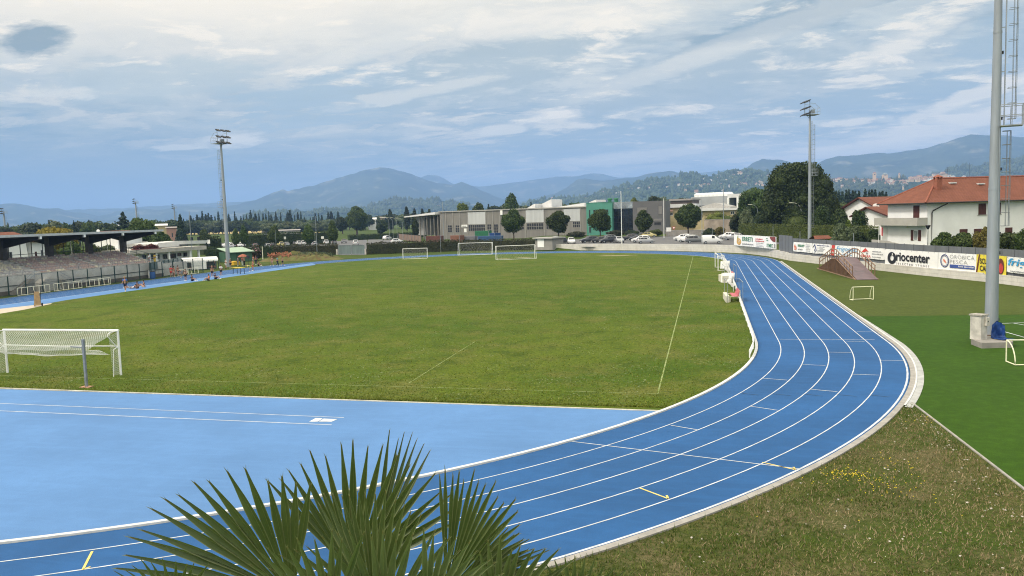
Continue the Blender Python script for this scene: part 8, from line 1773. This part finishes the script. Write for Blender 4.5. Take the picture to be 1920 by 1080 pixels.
# ---------------------------------------------------------------- sky, sun, air
w = bpy.data.worlds.new('World'); scene.world = w; w.use_nodes = True; nt = w.node_tree; nt.nodes.clear()
N = lambda t: nt.nodes.new(t)
SUN_EL, SUN_DIR = 46., Vector((-.80, -.50, 0)).normalized()
out_ = N('ShaderNodeOutputWorld'); sky = N('ShaderNodeTexSky'); sky.sky_type = 'NISHITA'; sky.sun_disc = False; sky.sun_elevation = R_(SUN_EL); sky.sun_rotation = math.atan2(SUN_DIR.x, SUN_DIR.y); sky.air_density = 1.3; sky.dust_density = 2.0
bg = N('ShaderNodeBackground'); bg.inputs[1].default_value = .09; lk(nt, sky.outputs[0], bg.inputs[0])
tc = N('ShaderNodeTexCoord'); sx = N('ShaderNodeSeparateXYZ'); lk(nt, tc.outputs['Generated'], sx.inputs[0])
def M(op, a, b=None, c=None):
    n = N('ShaderNodeMath'); n.operation = op
    for i, v in enumerate((a, b, c)):
        if v is None: continue
        if isinstance(v, (int, float)): n.inputs[i].default_value = v
        else: lk(nt, v, n.inputs[i])
    return n.outputs[0]
zc = M('MAXIMUM', sx.outputs[2], .0); den = M('ADD', zc, .13); u = M('DIVIDE', sx.outputs[0], den); v = M('DIVIDE', sx.outputs[1], den)
cb = N('ShaderNodeCombineXYZ'); lk(nt, u, cb.inputs[0]); lk(nt, v, cb.inputs[1])
mp = N('ShaderNodeMapping'); mp.inputs['Rotation'].default_value = (0, 0, R_(-38)); mp.inputs['Scale'].default_value = (1.0, 1.35, 1); mp.inputs['Location'].default_value = (.7, 3.1, 0); lk(nt, cb.outputs[0], mp.inputs[0])
n1 = noise_node(nt, mp.outputs[0], 1.5, 10, .60); n1.inputs['Distortion'].default_value = .5
n2 = noise_node(nt, mp.outputs[0], 4.6, 9, .64); n2.inputs['Distortion'].default_value = .35
n3 = noise_node(nt, cb.outputs[0], .38, 3, .5)
# lightness by compass direction: blue-grey low in the west, bright high up there, pale rifts elsewhere
across = M('ADD', M('MULTIPLY', sx.outputs[0], .972), M('MULTIPLY', sx.outputs[1], .237)); west = remap(nt, across, .25, -.42); east = remap(nt, across, -.05, .45)
el = sx.outputs[2]; low = remap(nt, el, .17, .05); hi = remap(nt, el, .13, .25)
cov = remap(nt, n1.outputs[0], .40, .62); det = remap(nt, n2.outputs[0], .40, .66)
wis = N('ShaderNodeTexNoise'); wis.inputs['Scale'].default_value = 2.6; wis.inputs['Detail'].default_value = 11; wis.inputs['Roughness'].default_value = .64; wis.inputs['Distortion'].default_value = .35; lk(nt, mp.outputs[0], wis.inputs['Vector'])
c = mixc(nt, cov, (.30, .43, .57), (.62, .71, .77))
c = mixc(nt, M('MULTIPLY', det, .55), c, (.74, .79, .81))
grey = remap(nt, n3.outputs[0], .47, .62); c = mixc(nt, M('MULTIPLY', grey, .55), c, (.36, .46, .56))
rift = remap(nt, wis.outputs[0], .535, .615); c = mixc(nt, M('MULTIPLY', rift, .7), c, (1.0, .99, .95))
dark_ = remap(nt, wis.outputs[0], .45, .36); c = mixc(nt, M('MULTIPLY', dark_, .6), c, (.27, .37, .47))
veil = M('MULTIPLY', west, low); c = mixc(nt, M('MULTIPLY', veil, .92), c, (.14, .245, .34))
c = mixc(nt, M('MULTIPLY', M('MULTIPLY', hi, remap(nt, across, .30, -.30)), .93), c, (1.0, .985, .93))
c = mixc(nt, M('MULTIPLY', M('MULTIPLY', remap(nt, el, .20, .28), remap(nt, across, .55, .0)), .55), c, (.90, .92, .91))
def blob(px, py, rx, ry, col, k, th=.5, rot=0., am=1.):
    """one particular cloud: a patch of sky round a fixed compass direction, broken up by noise"""
    global c
    d = ray(px, py).normalized(); sv = (ray(px+100, py-100*math.tan(rot)).normalized()-d).normalized(); uv_ = d.cross(sv).normalized()*-1
    def dot(vec):
        n = N('ShaderNodeVectorMath'); n.operation = 'DOT_PRODUCT'; n.inputs[1].default_value = vec; lk(nt, tc.outputs['Generated'], n.inputs[0]); return n.outputs['Value']
    X = M('DIVIDE', dot(sv), rx/FPX); Y = M('DIVIDE', dot(uv_), ry/FPX); r = M('ADD', M('MULTIPLY', X, X), M('MULTIPLY', Y, Y)); r = M('ADD', r, M('MULTIPLY', M('SUBTRACT', n2.outputs[0], .5), 4.2*am)); r = M('ADD', r, M('MULTIPLY', M('SUBTRACT', wis.outputs[0], .5), 4.*am))
    f = M('MULTIPLY', remap(nt, r, 1.15, th), remap(nt, dot(d), .2, .5)); c = mixc(nt, M('MULTIPLY', f, k), c, col)
DK, MD, LT, WH = (.22, .33, .44), (.36, .47, .57), (.80, .84, .85), (.98, .98, .95)
for q in ((600, 190, 210, 55, (.36, .50, .64), .85, .3, .15), (880, 140, 270, 55, (.38, .49, .58), .8, .3, .25), (1250, 165, 260, 55, MD, .75, .3, .2), (1480, 30, 170, 30, DK, .75, .3, .3), (1040, 270, 260, 38, (.27, .40, .54), .75, .3, .1), (1560, 195, 240, 24, (.30, .43, .57), .75, .3, .15), (1850, 110, 110, 50, (.33, .46, .60), .8, .3, .3), (1340, 240, 130, 26, MD, .6, .3, .15), (1300, 75, 50, 10, DK, .6, .3, 0), (240, 150, 190, 36, (.45, .57, .66), .6, .3, .1),
          (1640, 105, 95, 20, WH, .65, .2, .45), (1450, 55, 240, 20, LT, .35, .3, .35), (1190, 150, 200, 16, LT, .45, .3, .3), (985, 222, 60, 15, WH, .9, .2, .1), (880, 250, 60, 10, LT, .8, .3, .1), (1560, 285, 190, 14, WH, .8, .3, .12), (1750, 240, 200, 16, WH, .8, .3, .2), (1130, 300, 170, 12, LT, .7, .3, .1), (375, 268, 62, 15, (.80, .84, .86), .9, .2, .1), (290, 278, 60, 6, LT, .7, .3, .05), (700, 90, 200, 16, LT, .5, .3, .3), (1800, 190, 130, 12, WH, .7, .3, .35), (720, 185, 160, 12, LT, .6, .3, .2), (55, 175, 60, 10, LT, .7, .3, 0), (1020, 40, 230, 30, WH, .6, .3, .1), (12, 80, 55, 30, (.20, .29, .36), .92, .3, .1, .6)): blob(*q)
gain = M('ADD', 1., M('ADD', M('MULTIPLY', remap(nt, el, .34, .75), .95), M('MULTIPLY', remap(nt, M('ADD', M('MULTIPLY', sx.outputs[0], .237), M('MULTIPLY', sx.outputs[1], -.972)), -.25, .5), .75)))  # added sky brightness overhead and behind the viewpoint, lights walls facing it
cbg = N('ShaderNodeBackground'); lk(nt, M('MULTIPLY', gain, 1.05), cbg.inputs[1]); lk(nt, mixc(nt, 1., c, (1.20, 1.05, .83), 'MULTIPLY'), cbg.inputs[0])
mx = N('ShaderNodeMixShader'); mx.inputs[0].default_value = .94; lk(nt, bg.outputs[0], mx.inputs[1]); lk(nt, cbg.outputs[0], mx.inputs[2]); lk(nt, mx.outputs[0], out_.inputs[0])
sd = bpy.data.lights.new('sun', 'SUN'); sd.energy = 2.2; sd.angle = R_(9); sd.color = (1, .955, .88); so = bpy.data.objects.new('sun', sd); C.objects.link(so)
dirv = Vector((SUN_DIR.x*math.cos(R_(SUN_EL)), SUN_DIR.y*math.cos(R_(SUN_EL)), math.sin(R_(SUN_EL)))); so.rotation_euler = dirv.to_track_quat('Z', 'Y').to_euler()
mh = bpy.data.materials.new('haze_air'); mh.use_nodes = True; hn = mh.node_tree; hn.nodes.clear(); ho = hn.nodes.new('ShaderNodeOutputMaterial'); hv = hn.nodes.new('ShaderNodeVolumePrincipled'); hv.inputs['Color'].default_value = (.305, .50, .93, 1); hv.inputs['Density'].default_value = 1.32e-4; hv.inputs['Anisotropy'].default_value = 0.; hn.links.new(hv.outputs[0], ho.inputs['Volume'])
mb = MB(); mb.box((-19000, -3000, -4), (19000, 19000, 800)); hzo = link('haze', mb.mesh('haze', mh)); hzo['kind'] = 'stuff'
g = bpy.data.objects['ground']; 
scene.cycles.use_denoising = True; scene.cycles.denoising_prefilter = 'NONE'; scene.cycles.filter_width = 1.1
try: scene.cycles.denoiser = 'OPENIMAGEDENOISE'; scene.cycles.denoising_input_passes = 'RGB_ALBEDO_NORMAL'
except Exception: pass
scene.cycles.max_bounces = 6; scene.cycles.diffuse_bounces = 3; scene.cycles.glossy_bounces = 2; scene.cycles.transmission_bounces = 2; scene.cycles.transparent_max_bounces = 8; scene.cycles.volume_bounces = 2
scene.view_settings.view_transform = 'Standard'; scene.view_settings.look = 'None'; scene.view_settings.exposure = .15; scene.view_settings.gamma = 1
